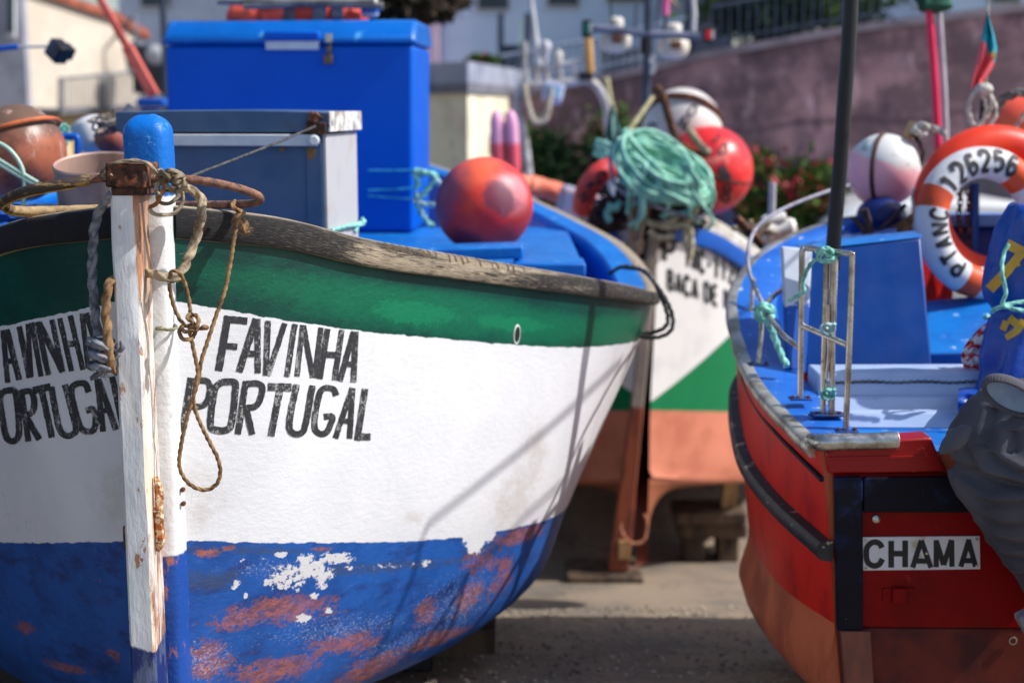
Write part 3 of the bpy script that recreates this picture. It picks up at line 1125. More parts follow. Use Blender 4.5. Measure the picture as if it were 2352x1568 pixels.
# lashing round the cap and the knots beside it
lash = thing('lashing_rope', 'tan cord lashed over the stem cap and knotted to the hoop beside it', 'rope', Q(380, 410, 3.30))
add_rope(lash, QL([(232, 404, 3.27), (238, 388, 3.25), (262, 376, 3.225), (300, 369, 3.22), (335, 374, 3.22), (352, 388, 3.235), (368, 408, 3.25), (372, 426, 3.25)]), .0042, M_rope_tan)
add_rope(lash, QL([(236, 402, 3.24), (244, 394, 3.23), (262, 388, 3.225), (252, 408, 3.23), (236, 402, 3.24), (246, 412, 3.24), (258, 400, 3.22)]), .004, M_rope_tan)
kx = [(362, 408), (372, 398), (392, 392), (410, 398), (420, 412), (404, 418), (386, 408), (380, 422), (396, 432), (412, 424), (418, 404), (396, 396), (372, 412), (360, 430), (366, 446), (384, 436), (402, 440), (418, 436)]
add_rope(lash, QL([(x, y, 3.25 - .018 * ((i * 7) % 3)) for i, (x, y) in enumerate(kx)]), .0052, M_rope_tan, n=8)
kx = [(366, 392), (384, 402), (398, 412), (412, 408), (424, 422), (414, 436), (400, 428), (404, 410), (420, 402)]
add_rope(lash, QL([(x, y, 3.235 - .012 * ((i * 5) % 3)) for i, (x, y) in enumerate(kx)]), .0058, M_rope_tan, n=8)
add_rope(lash, QL([(378, 420, 3.23), (374, 436, 3.22), (366, 456, 3.22), (356, 470, 3.225), (344, 476, 3.235)]), .0045, mat('rope_rusty', lin(176, 112, 58), lin(130, 84, 50), 40, .9, bump=.5, bscale=300))
add_rope(lash, QL([(342, 478, 3.235), (352, 490, 3.23), (380, 494, 3.23), (402, 488, 3.235), (416, 472, 3.24), (420, 448, 3.24), (412, 430, 3.24)]), .0042, M_rope_tan)
add_rope(lash, QL([(366, 420, 3.24), (362, 440, 3.23), (364, 462, 3.23), (380, 468, 3.23), (398, 462, 3.23), (414, 446, 3.24), (424, 424, 3.25)]), .0040, M_rope_tan)
mb = MB()
fuzz(mb, QL([(380 + random.random() * 50, 400 + random.random() * 50, 3.24) for _ in range(50)]), 120, .012)
mb.build('frayed_fibres', M_rope_tan, lash)

# thick rope: over the rail, round the stem, and up again
thick = thing('mooring_rope', 'thick frayed tan rope looped from the stem round the right bow of the white boat', 'rope', Q(420, 560, 3.27))
tp = QL([(424, 432, 3.31), (446, 440, 3.33), (462, 456, 3.335), (464, 480, 3.325), (460, 510, 3.32), (450, 548, 3.32), (438, 580, 3.31), (424, 612, 3.285), (410, 632, 3.262), (392, 640, 3.255), (374, 635, 3.262), (356, 630, 3.28), (336, 624, 3.292)])
add_rope(thick, tp, .0098, M_rope_tan, lobes=3, pitch=.042, amp=.24, seg=20, n=16)
mb = MB()
fuzz(mb, [p + Vector((random.gauss(0, .005), -.006, random.gauss(0, .005))) for p in spline(tp, 14)], 330, .014, .00035)
mb.build('frayed_fibres', M_rope_tan, thick)
grey = thing('mooring_rope', 'thick grey rope hanging down the left bow of the white boat to a big knot', 'rope', Q(215, 650, 3.24))
gp = QL([(258, 446, 3.235), (240, 462, 3.25), (226, 490, 3.27), (216, 530, 3.27), (213, 580, 3.275), (212, 640, 3.27), (216, 690, 3.265), (220, 740, 3.26), (226, 772, 3.255)])
add_rope(grey, gp, .0098, M_rope_grey, lobes=3, pitch=.042, amp=.24, seg=20, n=16)
kp = []
for i in range(46):
    a = i / 46 * 2 * pi * 5
    kp.append(Q(231 + 24 * cos(a) - 4 * sin(a) * .3, 776 + i * 1.45 + 8 * sin(a * .5) + 5 * cos(a), 3.235 + .026 * sin(a)))
add_rope(grey, kp, .0088, M_rope_grey, lobes=3, pitch=.045, n=5, name='knot')
mb = MB()
mb.ball(Q(232, 808, 3.25), .026, 16, 10, (1, .8, 1.3), noise=.1)
mb.build('knot', M_rope_grey, grey)
add_rope(grey, QL([(226, 842, 3.24), (232, 852, 3.23), (220, 862, 3.235), (210, 870, 3.24)]), [.008 - .0001 * i for i in range(31)], M_rope_grey, name='rope_end')
mb = MB()
fuzz(mb, QL([(212 + random.random() * 30, 845 + random.random() * 22, 3.235) for _ in range(40)]), 60, .022, .0005)
mb.build('frayed_fibres', M_rope_grey, grey)
brn = thing('mooring_rope', 'thick brown rope bent over beside the grey one on the shaded left bow', 'rope', Q(255, 720, 3.24))
add_rope(brn, QL([(296, 636, 3.292), (272, 640, 3.26), (258, 645, 3.235), (248, 660, 3.22), (244, 690, 3.225), (244, 730, 3.225), (248, 780, 3.215), (252, 822, 3.215), (256, 846, 3.225), (268, 852, 3.245)]), .0098, M_rope_brown, lobes=3, pitch=.042, amp=.24, seg=20, n=16)
add_rope(brn, QL([(270, 800, 3.24), (276, 786, 3.235), (282, 796, 3.23), (274, 812, 3.235), (266, 828, 3.235), (274, 840, 3.235)]), .008, M_rope_grey, name='grey_strand')

# thin brown line with the noose
noose = thing('noose_rope', 'thin brown cord hanging from the hoop, ending in an open loop over the lettering', 'rope', Q(450, 900, 3.3))
add_rope(noose, QL([(541, 462, 3.46), (548, 478, 3.45), (546, 500, 3.405), (536, 560, 3.37), (528, 610, 3.36), (516, 668, 3.34), (498, 720, 3.325), (478, 780, 3.31), (462, 830, 3.30), (456, 870, 3.298), (444, 910, 3.29), (432, 950, 3.285), (420, 1000, 3.28), (412, 1050, 3.28), (414, 1078, 3.285), (428, 1104, 3.29), (450, 1120, 3.295), (476, 1124, 3.30), (498, 1110, 3.305), (506, 1084, 3.305), (500, 1052, 3.305), (484, 1020, 3.305), (464, 980, 3.30), (448, 940, 3.297), (444, 905, 3.283), (452, 870, 3.283), (454, 850, 3.285), (444, 800, 3.285), (438, 772, 3.28), (434, 745, 3.27)]), .0046, M_rope_brown, pitch=.018, n=22)
add_rope(noose, QL([(388, 640, 3.232), (396, 622, 3.228), (412, 628, 3.236), (424, 650, 3.26), (434, 690, 3.27), (438, 724, 3.27), (442, 744, 3.262), (430, 748, 3.255), (418, 740, 3.262), (404, 716, 3.262), (394, 684, 3.255), (388, 652, 3.24)]), .0043, M_rope_brown, pitch=.02)
kx = [(418, 748), (412, 762), (418, 776), (434, 780), (446, 770), (448, 752), (440, 738), (430, 730), (438, 722), (452, 726), (456, 740), (448, 752), (430, 748), (418, 752), (426, 762), (444, 758), (462, 754), (474, 752)]
add_rope(noose, QL([(x, y, 3.262 - .009 * ((i * 5) % 4)) for i, (x, y) in enumerate(kx)]), .0045, M_rope_brown, pitch=.02, n=9, name='knot')
mb = MB()
mb.ball(Q(470, 752, 3.25), .0085, 14, 10, (1.2, 1, .8), noise=.15)
mb.build('knot', M_rope_brown, noose)
kx = [(538, 462), (534, 474), (548, 484), (560, 490), (544, 500), (536, 508), (552, 512), (566, 518), (560, 504)]
add_rope(noose, QL([(x, y, 3.425 - .010 * ((i * 5) % 3)) for i, (x, y) in enumerate(kx)]), .0052, M_rope_brown, n=8, name='knot')
mb = MB()
fuzz(mb, QL([(556 + random.random() * 16, 514 + random.random() * 22, 3.405) for _ in range(60)]), 90, .016, .0008)
mb.tube(QL([(548, 505, 3.41), (560, 520, 3.405), (566, 536, 3.405)]), [.006, .008, .009], 10, wob=.4)
mb.build('frayed_end', M_rope_brown, noose)
rope('cord', 'short green cord tied round the white apron post below the knot', QL([(372, 752, 3.33), (360, 754, 3.345), (385, 757, 3.335), (402, 755, 3.345), (404, 748, 3.37), (392, 744, 3.41)]), .0036, mat('cord_olive', lin(150, 146, 120), lin(110, 112, 90), 60, .9), pitch=.015)
# grey rope on the far corner of the rail
t = thing('hanging_line', 'dark doubled line dangling off the stern end of the white boat rail', 'rope', Q(1530, 720, 5.1))
add_rope(t, QL([(1400, 628, 5.35), (1430, 612, 5.25), (1470, 618, 5.2), (1500, 645, 5.1), (1522, 690, 5.05), (1534, 730, 5.05), (1526, 752, 5.05), (1495, 764, 5.1), (1462, 764, 5.13)]), .007, mat('line_dark', lin(92, 92, 92), lin(60, 60, 62), 40, .9), pitch=.03)
add_rope(t, QL([(1430, 614, 5.28), (1480, 622, 5.17), (1512, 660, 5.07), (1536, 700, 5.03), (1546, 738, 5.03), (1536, 764, 5.03), (1500, 776, 5.07), (1464, 770, 5.12)]), .007, mat('line_dark', (0, 0, 0)), pitch=.03)

# ---- grey chest
AL = radians(5.5)
cx = Vector((cos(AL), -sin(AL), 0))
cy = Vector((sin(AL), cos(AL), 0))
ch0 = Q(748, 320, 4.42)
gch = thing('deck_chest', 'grey painted wooden deck chest with white batten and worn white end', 'chest', (ch0.x - .3, 4.6, 1.3))


def chp(x, y, z):
    return Vector((ch0.x, 4.42, 0)) + cx * x + cy * y + Vector((0, 0, z))


def chbox(name, m, x0, x1, y0, y1, z0, z1, bevel=.004, crown=0.0, label=None, parent=gch):
    mb = MB()
    if crown:
        n = 12
        top = [chp(x0 + (x1 - x0) * i / n, y0, z1 + crown * (1 - (2 * i / n - 1) ** 2)) for i in range(n + 1)]
        mb.prism([chp(x0, y0, z0)] + [chp(x1, y0, z0)] + list(reversed(top)), cy * (y1 - y0))
    else:
        mb.hexa([chp(x0, y0, z0), chp(x1, y0, z0), chp(x1, y0, z1), chp(x0, y0, z1)], [chp(x0, y1, z0), chp(x1, y1, z0), chp(x1, y1, z1), chp(x0, y1, z1)])
    return mb.build(name, m, parent, bevel=bevel, label=label)


zt, zb_ = Q(760, 257, 4.42).z, 1.22
zl0 = Q(760, 304, 4.42).z
M_grey_front = mat('grey_chest_paint', lin(80, 106, 138), lin(66, 96, 132), 6, .6, bump=.2, bscale=30, c3=lin(84, 92, 108), s3=7, t3=(.6, .75))
M_grey_end = mat('worn_grey_end', (.46, .46, .48), (.38, .38, .40), 4, .65, bump=.2, bscale=30, c3=lin(176, 158, 150), s3=5, t3=(.6, .72))
W = -.645
chbox('chest_body', M_grey_front, W, -.012, 0, .45, zb_, zl0 - .004)
chbox('end_panel', M_grey_end, -.012 + .001, .004, -.004, .452, zb_, zl0 - .005)
chbox('corner_post', M_grey_front, -.060, -.0125, -.006, -.0005, zb_ + .001, zl0 - .006, .001)
chbox('lid', M_grey_front, W - .012, .012, -.02, .46, zl0, zt, crown=.006)
chbox('lid_end', mat('flaking_white_edge', (.68, .68, .66), lin(150, 140, 122), 16, .7, bump=.5, bscale=40, c3=lin(96, 104, 116), s3=24, t3=(.6, .66), thr=(.48, .6)), .0125, .020, -.021, .461, zl0 + .001, zt + .001, .002)
zb1, zb2 = Q(745, 336, 4.4).z, Q(745, 309, 4.4).z
chbox('white_batten', mat('batten_white', (.66, .70, .74), (.55, .6, .66), 9, .5, bump=.2), W + .01, -.022, -.026, -.0065, zb1, zb2, .003)
mb = MB()
mb.lathe(chp(-.028, -.034, (zb1 + zb2) / 2), [(.0, -.008), (.016, -.008), (.017, .004), (.012, .008)], 18, Matrix.Rotation(radians(90), 3, 'X'))
mb.build('batten_knob', mat('batten_white', (0, 0, 0)), gch)
chbox('rusty_hinge', M_rust, -.055, .008, -.030, -.0205, zl0 - .006, zl0 + .03, .003)
mb = MB()
mb.box(chp(-.03, -.03, zl0 + .045), (.03, .02, .03), Matrix.Rotation(.4, 3, 'Y'))
mb.tube([chp(-.05, -.03, zl0 + .028), chp(-.02, -.035, zl0 + .058), chp(.0, -.03, zl0 + .04)], .006, 8, wob=.4)
mb.build('rusty_hasp', M_rust, gch, bevel=.003)
for (a, b, w, h) in ((-.045, .022, .03, .034), (-.135, .012, .022, .010)):
    mb = MB()
    rw = [chp(a + w * .5 * cos(q) * (1 + .2 * sin(q * 5)), -.0075, zb1 - b + h * .6 * sin(q) * (1 + .15 * cos(q * 3))) for q in [i * pi / 9 for i in range(18)]]
    mb.prism(rw, cy * .0065)
    mb.build('rust_stain', mat('stain_rust', lin(150, 108, 60), lin(120, 104, 90), 60, .9), gch)
rope('cord', 'dark cord stretched from the hoop knots up to the grey chest hasp', QL([(430, 408, 3.45), (560, 358, 3.85), (660, 318, 4.15), (724, 290, 4.37)]), .0035, mat('cord_dark', lin(84, 84, 84), lin(50, 50, 52), 60, .9), pitch=.02, n=12)
t = rope('cord', 'pale green cord tied at the foot of the grey chest end', QL([(838, 508, 4.85), (822, 514, 4.8), (790, 522, 4.6), (760, 530, 4.4)]), .006, M_rope_teal, pitch=.02)
add_rope(t, QL([(832, 502, 4.85), (836, 512, 4.82), (824, 518, 4.8), (816, 532, 4.78)]), .006, M_rope_teal)

# ---- big blue ice chest
bc0 = Q(953, 300, 6.3)
BA = radians(-6.5 + 10.5)
bx = Vector((cos(BA), -sin(BA), 0))
by = Vector((sin(BA), cos(BA), 0))
bch = thing('ice_chest', 'tall bright blue fibreglass ice chest with white label and padlock', 'ice chest', (bc0.x - .5, 6.5, 1.3))


def bp(x, y, z):
    return Vector((bc0.x, 6.3, 0)) + bx * x + by * y + Vector((0, 0, z))


BWid = -1.105
z0, z1 = 1.312, Q(953, 82, 6.3).z
zs = Q(953, 103, 6.3).z
M_ice = mat('blue_fibreglass', (0.0, 0.112, 0.62), (0.0, 0.104, 0.58), 3, .36, bump=.06, bscale=8, c3=lin(20, 90, 200), s3=30, t3=(.72, .8), spec=.2)
mb = MB()
mb.hexa([bp(BWid, 0, z0), bp(-.012, 0, z0), bp(0, 0, zs), bp(BWid, 0, zs)], [bp(BWid, .55, z0), bp(-.012, .55, z0), bp(0, .55, zs), bp(BWid, .55, zs)])
mb.build('chest_body', M_ice, bch, bevel=.02, bseg=3)
mb = MB()
pr = [(-.004, zs + .003), (-.010, zs + .012), (-.010, z1 - .012), (.004, z1 + .006), (.055, z1 + .062), (.09, z1 + .072), (.50, z1 + .072), (.56, z1 + .02), (.56, zs + .003)]
rows = [[bp(x, y, z) for y, z in pr] for x in (BWid - .008, BWid + .01, -.01, .008)]
rows[0] = [bp(BWid - .008, y + (.01 if y < .2 else -.01), z - (.012 if z > z1 else 0)) for y, z in pr]
rows[-1] = [bp(.008, y + (.01 if y < .2 else -.01), z - (.012 if z > z1 else 0)) for y, z in pr]
mb.grid(rows, closed_u=True)
n_ = len(pr)
mb.f.append(tuple(range(n_)))
mb.f.append(tuple(range(4 * n_ - 1, 3 * n_ - 1, -1)))
mb.build('lid', mat('blue_lid', (.0, .135, .56), (.0, .115, .48), 4, .3, bump=.1, bscale=14, c3=lin(80, 160, 230), s3=12, t3=(.62, .7)), bch, bevel=.008)


def bplate(name, px0, py0, px1, py1, m, y=-.016, th=.008, bevel=.002, parent=bch):
    a, b = Q(px0, py1, 6.3), Q(px1, py0, 6.3)
    xa, xb = (a.x - bc0.x) / cos(BA), (b.x - bc0.x) / cos(BA)
    mb = MB()
    mb.hexa([bp(xa, y, a.z), bp(xb, y, a.z), bp(xb, y, b.z), bp(xa, y, b.z)], [bp(xa, y + th, a.z), bp(xb, y + th, a.z), bp(xb, y + th, b.z), bp(xa, y + th, b.z)])
    return mb.build(name, m, parent, bevel=bevel)


bplate('handle_lip', 604, 72, 734, 92, M_ice, -.032, .03, .008)
bplate('label_plate', 608, 94, 731, 114, mat('label_white', (.78, .8, .82), (.7, .72, .76), 8, .5))
bplate('hasp', 747, 77, 762, 98, M_steel, -.02, .012)
bplate('hasp', 749, 104, 760, 124, mat('brass_dark', lin(120, 112, 100), lin(80, 70, 60), 30, .4, .8), -.018, .016)
pk = bplate('padlock', 745, 126, 764, 148, mat('brass_lock', lin(130, 108, 84), lin(90, 76, 60), 30, .4, .8), -.034, .018, .003)
for i, (ya, yb) in enumerate(((392, 391), (437, 432), (452, 458), (460, 462))):
    pass
tie = thing('tie_rope', 'turquoise cords strung across the foot of the blue ice chest to a pale knot', 'rope', Q(980, 450, 6.2))
for ya, yb in ((392, 391), (438, 432), (450, 458)):
    add_rope(tie, [Q(845, ya, 6.275), Q(900, (ya + yb) / 2 + 1, 6.27), Q(955, yb, 6.262)], .005, mat('cord_turq', lin(40, 150, 190), lin(20, 110, 170), 40, .7), pitch=.02)
for pl in ([(952, 392), (975, 396), (1000, 406), (986, 430), (966, 452), (950, 462)], [(950, 392), (960, 420), (955, 432)], [(950, 462), (990, 470), (1020, 462), (1046, 452)], [(958, 468), (968, 490), (984, 512), (996, 520)], [(998, 408), (1012, 424), (1032, 440)], [(955, 440), (962, 470), (975, 500)], [(1000, 404), (985, 398), (962, 402), (952, 410)]):
    add_rope(tie, QL(pl, 6.0), .0115, M_rope_teal if random.random() < .3 else mat('rope_pale', lin(176, 206, 206), lin(130, 170, 180), 20, .8), pitch=.04)

# orange buoy on the platform
MBP = MB
def buoy(name, label, px, py, rpx, Y, m, sq=(1, 1, 1), group=None, cat='buoy', eye=None, M=None, noise=.015):
    c = Q(px, py, Y)
    r = rpx / FPX * Y * GK
    t = thing(name, label, cat, (c.x, c.y, c.z - r), group)
    mb = MBP()
    mb.ball(c, r, 48, 28, sq, M, noise)
    mb.build('float_body', m, t, smooth=80)
    return t, c, r


g = NG('orange_buoy_plastic', .35)
RB = 112 / FPX * 5.42
wob_ = g.noise(9, 6, .65)


def blob(d, rad, soft=.5):
    """soft colour patch on the ball round direction d"""
    k = g.n('VectorMath')
    k.operation = 'DISTANCE'
    g.link(g.tc(), k.inputs[0])
    dv = Vector(d).normalized()
    k.inputs[1].default_value = (dv.x * RB, dv.y * RB, RB + dv.z * RB)
    q = g.math('DIVIDE', k.outputs['Value'], rad * RB)
    return g.step(g.math('MULTIPLY_ADD', g.math('SUBTRACT', wob_, .5), 1.6, q), 1.0 + soft / 2, 1.0 - soft / 2)


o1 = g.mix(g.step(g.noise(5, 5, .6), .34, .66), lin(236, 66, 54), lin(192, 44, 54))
o1 = g.mix(g.math('MULTIPLY', blob((-.2, -.5, .85), .55, .9), .7), o1, lin(255, 116, 78))  # sunlit top of the ball, painted in as brighter orange
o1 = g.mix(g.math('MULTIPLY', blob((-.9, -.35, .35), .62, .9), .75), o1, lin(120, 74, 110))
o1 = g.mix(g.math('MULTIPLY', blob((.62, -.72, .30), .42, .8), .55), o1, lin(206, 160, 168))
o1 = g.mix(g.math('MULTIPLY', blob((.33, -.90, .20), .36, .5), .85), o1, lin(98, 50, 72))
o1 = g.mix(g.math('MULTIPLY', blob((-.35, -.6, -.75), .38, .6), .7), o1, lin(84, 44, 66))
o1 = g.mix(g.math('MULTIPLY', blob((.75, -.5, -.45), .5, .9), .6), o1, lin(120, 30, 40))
sc_ = g.step(g.noise(40, 7, .75, stretch=(1, 1, .5)), .60, .66)
o1 = g.mix(g.math('MULTIPLY', sc_, .35), o1, lin(160, 120, 130))
g.color(o1)
g.rough(g.math('MULTIPLY_ADD', g.noise(12, 4), .4, .25))
M_orange_buoy = g.m
g.bump(g.noise(40, 4), .12, .004)
by1, c, r = buoy('buoy', 'big scuffed orange red buoy resting on the blue hatch of the white boat', 1112, 472, 112, 5.42, M_orange_buoy, (1, 1, .98), 'round buoys')
mb = MB()
mb.lathe(c + Vector((.06, -.03, -r * .94)), [(.0, .0), (.03, .0), (.026, .03), (.012, .04)], 16)
mb.build('buoy_neck', M_orange_buoy, by1)

# things at the left, inside the bow
g = NG('brown_buoy_plastic', .38)
o1 = g.mix(g.step(g.noise(10, 6, .62), .40, .64), lin(170, 100, 74), lin(112, 68, 56))
o1 = g.mix(g.step(g.sep(g.tc('Generated'))[2], .62, .8), o1, lin(108, 84, 70))
o1 = g.mix(g.math('MULTIPLY', g.step(g.noise(16, 7, .7, stretch=(1, 1, .4), loc=(2, 2, 8)), .57, .66), .6), o1, lin(206, 170, 156))
g.color(o1)
bb, c, r = buoy('buoy', 'dark brown faded buoy with an orange seam behind the left bow rail', 42, 352, 106, 4.55, g.m, (1, 1, 1.05), 'round buoys')
mb = MB()
Rm = Matrix.Rotation(radians(-18), 3, 'Y') @ Matrix.Rotation(radians(-8), 3, 'X')
mb.torus(c + Vector((0, 0, r * .44)), r * .905, .0075, Rm @ Matrix.Rotation(radians(90), 3, 'X'), 60, 8)
mb.build('seam_band', mat('orange_band', lin(206, 112, 66), lin(160, 84, 52), 10, .5), bb)
tub = thing('metal_tub', 'round open metal tub with a flared rim behind the bow hoop', 'tub', Q(215, 465, 4.25))
tc_ = Q(232, 372, 4.25)
R_ = 96 / FPX * 4.25
mb = MB()
mb.lathe(Vector((tc_.x, tc_.y, tc_.z - .16)), [(R_, 0), (R_, .15), (R_ + .004, .16), (R_, .165), (R_ - .006, .16), (R_ - .006, .01), (0.001, .01)], 56, Matrix.Rotation(radians(13), 3, 'X'))
g = NG('old_tub_metal', .45, .35)
g.color(g.mix(g.step(g.noise(5, 6, .6, stretch=(1, 1, .3)), .4, .65), lin(196, 164, 150), lin(150, 128, 118)))
mb.build('tub_wall', g.m, tub)
mb = MB()
mb.lathe(Vector((tc_.x, tc_.y, tc_.z - .172)), [(R_ + .001, 0), (R_ + .028, .002), (R_ + .028, .010), (R_ + .001, .012)], 56, Matrix.Rotation(radians(13), 3, 'X'))
mb.build('tub_flange', g.m, tub)
fr = thing('pipe_frame', 'small bright blue painted pipe frame beside the brown buoy', 'pipe frame', Q(150, 400, 5.2))
mb = MB()
mb.tube(spline(QL([(70, 312, 5.2), (130, 314, 5.2), (170, 314, 5.2), (178, 322, 5.2), (178, 350, 5.2), (178, 420, 5.2)]), 5), .013, 12)
mb.build('pipe', M_blue_paint, fr)
hose = thing('hose', 'pale green hose bent in a loop in front of the brown buoy', 'hose', Q(40, 400, 4.2))
for pl in ([(-30, 322), (0, 330), (24, 346), (44, 372), (54, 400), (56, 440), (52, 480)], [(-30, 366), (0, 378), (40, 402), (80, 424), (110, 436)], [(-20, 356), (10, 374), (60, 404), (105, 430)]):
    add_rope(hose, QL(pl, 4.2), .0065, mat('pale_hose', lin(176, 206, 190), lin(150, 184, 168), 10, .4), lobes=0, name='hose_line', wob=0)
def fender(name, label, pts, r, m, cat='fender', group=None):
    t = thing(name, label, cat, pts[0], group)
    p = spline(pts, 10)
    n = len(p)
    rr = [r * min(1, sqrt(max(.02, 1 - (1 - min(1, i / 5.0)) ** 2)), sqrt(max(.02, 1 - (1 - min(1, (n - 1 - i) / 5.0)) ** 2))) for i in range(n)]
    mb = MB()
    mb.tube(p, rr, 20)
    mb.build('fender_body', m, t)
    return t
M_white_plastic = mat('white_plastic', (.66, .66, .68), (.5, .5, .54), 6, .45)
fender('fender', 'dull white fender slumped behind the metal tub', QL([(225, 350, 5.6), (205, 300, 5.6), (190, 270, 5.6)]), .062, M_white_plastic)
b2, c, r = buoy('buoy', 'small red brown buoy between the tub and the blue bow head', 258, 318, 40, 5.5, mat('rust_buoy', lin(176, 92, 74), lin(110, 60, 56), 6, .5), (1, 1, 1), 'round buoys')
nt = thing('net_bundle', 'tuft of teal netting above the blue pipe frame', 'net', Q(150, 300, 5.4))
mb = MB()
for i in range(22):
    a = [Q(138 + random.gauss(0, 10), 285 + random.random() * 60, 5.4 + random.gauss(0, .05)) for _ in range(5)]
    mb.tube(spline(a, 5), .004, 5)
mb.build('net_mesh', M_rope_teal, nt)
tw = thing('wire_tangle', 'grey tangle of wire and rope showing over the tub rim', 'wire', Q(250, 290, 5.3))
mb = MB()
for i in range(16):
    a = [Q(255 + random.gauss(0, 22), 285 + random.gauss(0, 12), 5.3 + random.gauss(0, .05)) for _ in range(5)]
    mb.tube(spline(a, 6), .005, 5)
mb.build('wire_coil', mat('grey_wire', lin(140, 128, 120), lin(90, 84, 84), 20, .7), tw)
br = thing('stay_pipe', 'slanted grey pipe stay rising behind the wire tangle', 'pipe', Q(285, 280, 5.6))
mb = MB()
mb.tube(QL([(262, 300, 5.6), (278, 278, 5.6), (300, 240, 5.6)]), .014, 10)
mb.build('pipe', mat('grey_pipe', lin(140, 144, 156), lin(110, 112, 120), 10, .5), br)
bl = thing('tarpaulin', 'crumpled blue and white tarpaulin under the hoop behind the left rail', 'tarpaulin', Q(60, 490, 4.3))
rows = []
for i in range(14):
    rows.append([Q(-60 + j * 20, 468 + i * 8, 4.2 + .10 * mnoise.noise(Vector((i * .5, j * .5, 3))) - i * .012) for j in range(16)])
mb = MB()
mb.grid(rows)
mb.build('cloth', mat('tarp_blue_white', lin(30, 84, 160), lin(170, 190, 205), 9, .5, thr=(.5, .6), c3=lin(120, 190, 190), s3=14), bl)
# pile on top of the ice chest
zc_ = z1 + .072
pile = thing('life_vest', 'heap of orange life vests lying on the blue ice chest lid', 'life vests', (Q(690, 40, 6.6).x, 6.6, zc_))
M_or = mat('orange_cloth', lin(250, 104, 84), lin(214, 74, 62), 6, .7, bump=.4, bscale=20)
for (px, w, h) in ((590, .14, .08), (650, .16, .12), (720, .15, .11), (785, .12, .07)):
    mb = MB()
    mb.ball(Vector((Q(px, 40, 6.6).x, 6.6, zc_ + h * .45)), w, 22, 14, (1, .9, h / w), noise=.25)
    mb.build('vest_panel', M_or, pile)
for (px, py, w, h) in ((665, 34, .05, .12), (735, 30, .06, .1), (775, 30, .05, .08)):
    mb = MB()
    mb.box(Vector((Q(px, py, 6.48).x, 6.475, zc_ + .05)), (w, .03, h), Matrix.Rotation(.5 * (random.random() - .5), 3, 'Y'))
    mb.build('vest_strap', mat('dark_webbing', lin(70, 52, 62), lin(120, 124, 140), 5, .8), pile, bevel=.005)
pp = thing('pole_bundle', 'grey weathered poles laid across the top of the orange vests', 'poles', (Q(680, 6, 6.6).x, 6.6, zc_))
for (a, b) in (((500, 2), (880, 14)), ((560, 14), (860, 4))):
    mb = MB()
    mb.tube(QL([(a[0], a[1], 6.45), ((a[0] + b[0]) / 2, (a[1] + b[1]) / 2 - 3, 6.45), (b[0], b[1], 6.45)]), .018, 10, wob=.2)
    mb.build('pole', mat('grey_pole', lin(150, 148, 146), lin(110, 106, 104), 8, .7), pp)
wb = thing('plastic_jug', 'white and blue plastic jug at the end of the vest pile', 'jug', Q(850, 34, 6.5))
mb = MB()
mb.lathe(Q(850, 40, 6.5), [(.03, 0), (.04, .01), (.04, .06), (.03, .085), (.018, .095), (.018, .115)], 18)
mb.build('jug_body', M_white_plastic, wb)
mb = MB()
mb.lathe(Q(850, 32, 6.5), [(.0412, 0), (.0415, .005), (.0415, .03), (.0412, .035)], 18)
mb.build('jug_band', M_blue_paint, wb)

# ------------------------------------------------------------------ the green and salmon boat behind
# it stands further down the slip: distances and thicknesses of this boat and its gear are in units of GK metres
GK = 1.33
MBase, Q_metres = MB, Q


def Q(px, py, Y):
    return Q_metres(px, py, Y * GK)


class MBG(MBase):
    def tube(s, pts, r, *a, **k):
        return MBase.tube(s, pts, [x * GK for x in r] if isinstance(r, (list, tuple)) else r * GK, *a, **k)

    def ball(s, c, r, *a, **k):
        return MBase.ball(s, c, r * GK, *a, **k)

    def box(s, c, size, *a, **k):
        return MBase.box(s, c, [x * GK for x in size], *a, **k)

    def lathe(s, c, prof, *a, **k):
        return MBase.lathe(s, c, [(x * GK, y * GK) for x, y in prof], *a, **k)


MB = MBG
def xc2(Y):
    return .515 * GK + .04 * (Y - 5.45 * GK)


def kn2(lst, tail):
    r = [(k[0] * GK,) + (lambda p: (max(.035, p.x - xc2(k[0] * GK)), p.z))(Q(k[1], k[2], k[0])) for k in lst]
    return hermite(r + [(k[0] * GK, k[1] * GK, CAM_Z + (k[2] - CAM_Z) * GK) for k in tail])


G2 = kn2([(5.45, 1512, 478), (5.55, 1596, 496), (5.7, 1680, 540), (5.85, 1738, 585), (6.2, 1810, 612), (6.8, 1850, 605), (7.6, 1820, 560)], [(8.6, .6, 1.02), (9.6, .04, 1.2)])
M2 = kn2([(5.45, 1506, 700), (5.55, 1580, 706), (5.7, 1668, 722), (5.85, 1728, 742), (6.2, 1800, 760), (6.8, 1836, 740), (7.6, 1800, 690)], [(8.6, .55, .8), (9.6, .04, .95)])
A2 = kn2([(5.45, 1484, 942), (5.55, 1560, 943), (5.7, 1648, 945), (5.85, 1712, 946), (6.2, 1782, 940), (6.8, 1815, 890), (7.6, 1780, 820)], [(8.6, .5, .58), (9.6, .035, .75)])
R2 = kn2([(5.45, 1474, 1100), (5.55, 1545, 1104), (5.7, 1630, 1108), (5.85, 1698, 1108), (6.2, 1766, 1100), (6.8, 1796, 1040), (7.6, 1760, 950)], [(8.6, .42, .42), (9.6, .03, .6)])
K2 = hermite([(a * GK, b, CAM_Z + (c - CAM_Z) * GK) for a, b, c in ((5.45, .03, .06), (5.52, .03, .12), (5.62, .03, .27), (5.8, .03, .36), (6.3, .03, .37), (8, .03, .37), (9.6, .03, .4))])
boat2 = thing('fishing_boat', 'white and green boat with a salmon bottom behind the white one, lettered under its blue strake', 'boat', (xc2(8.5), 8.5, 0), 'boats with painted bows')
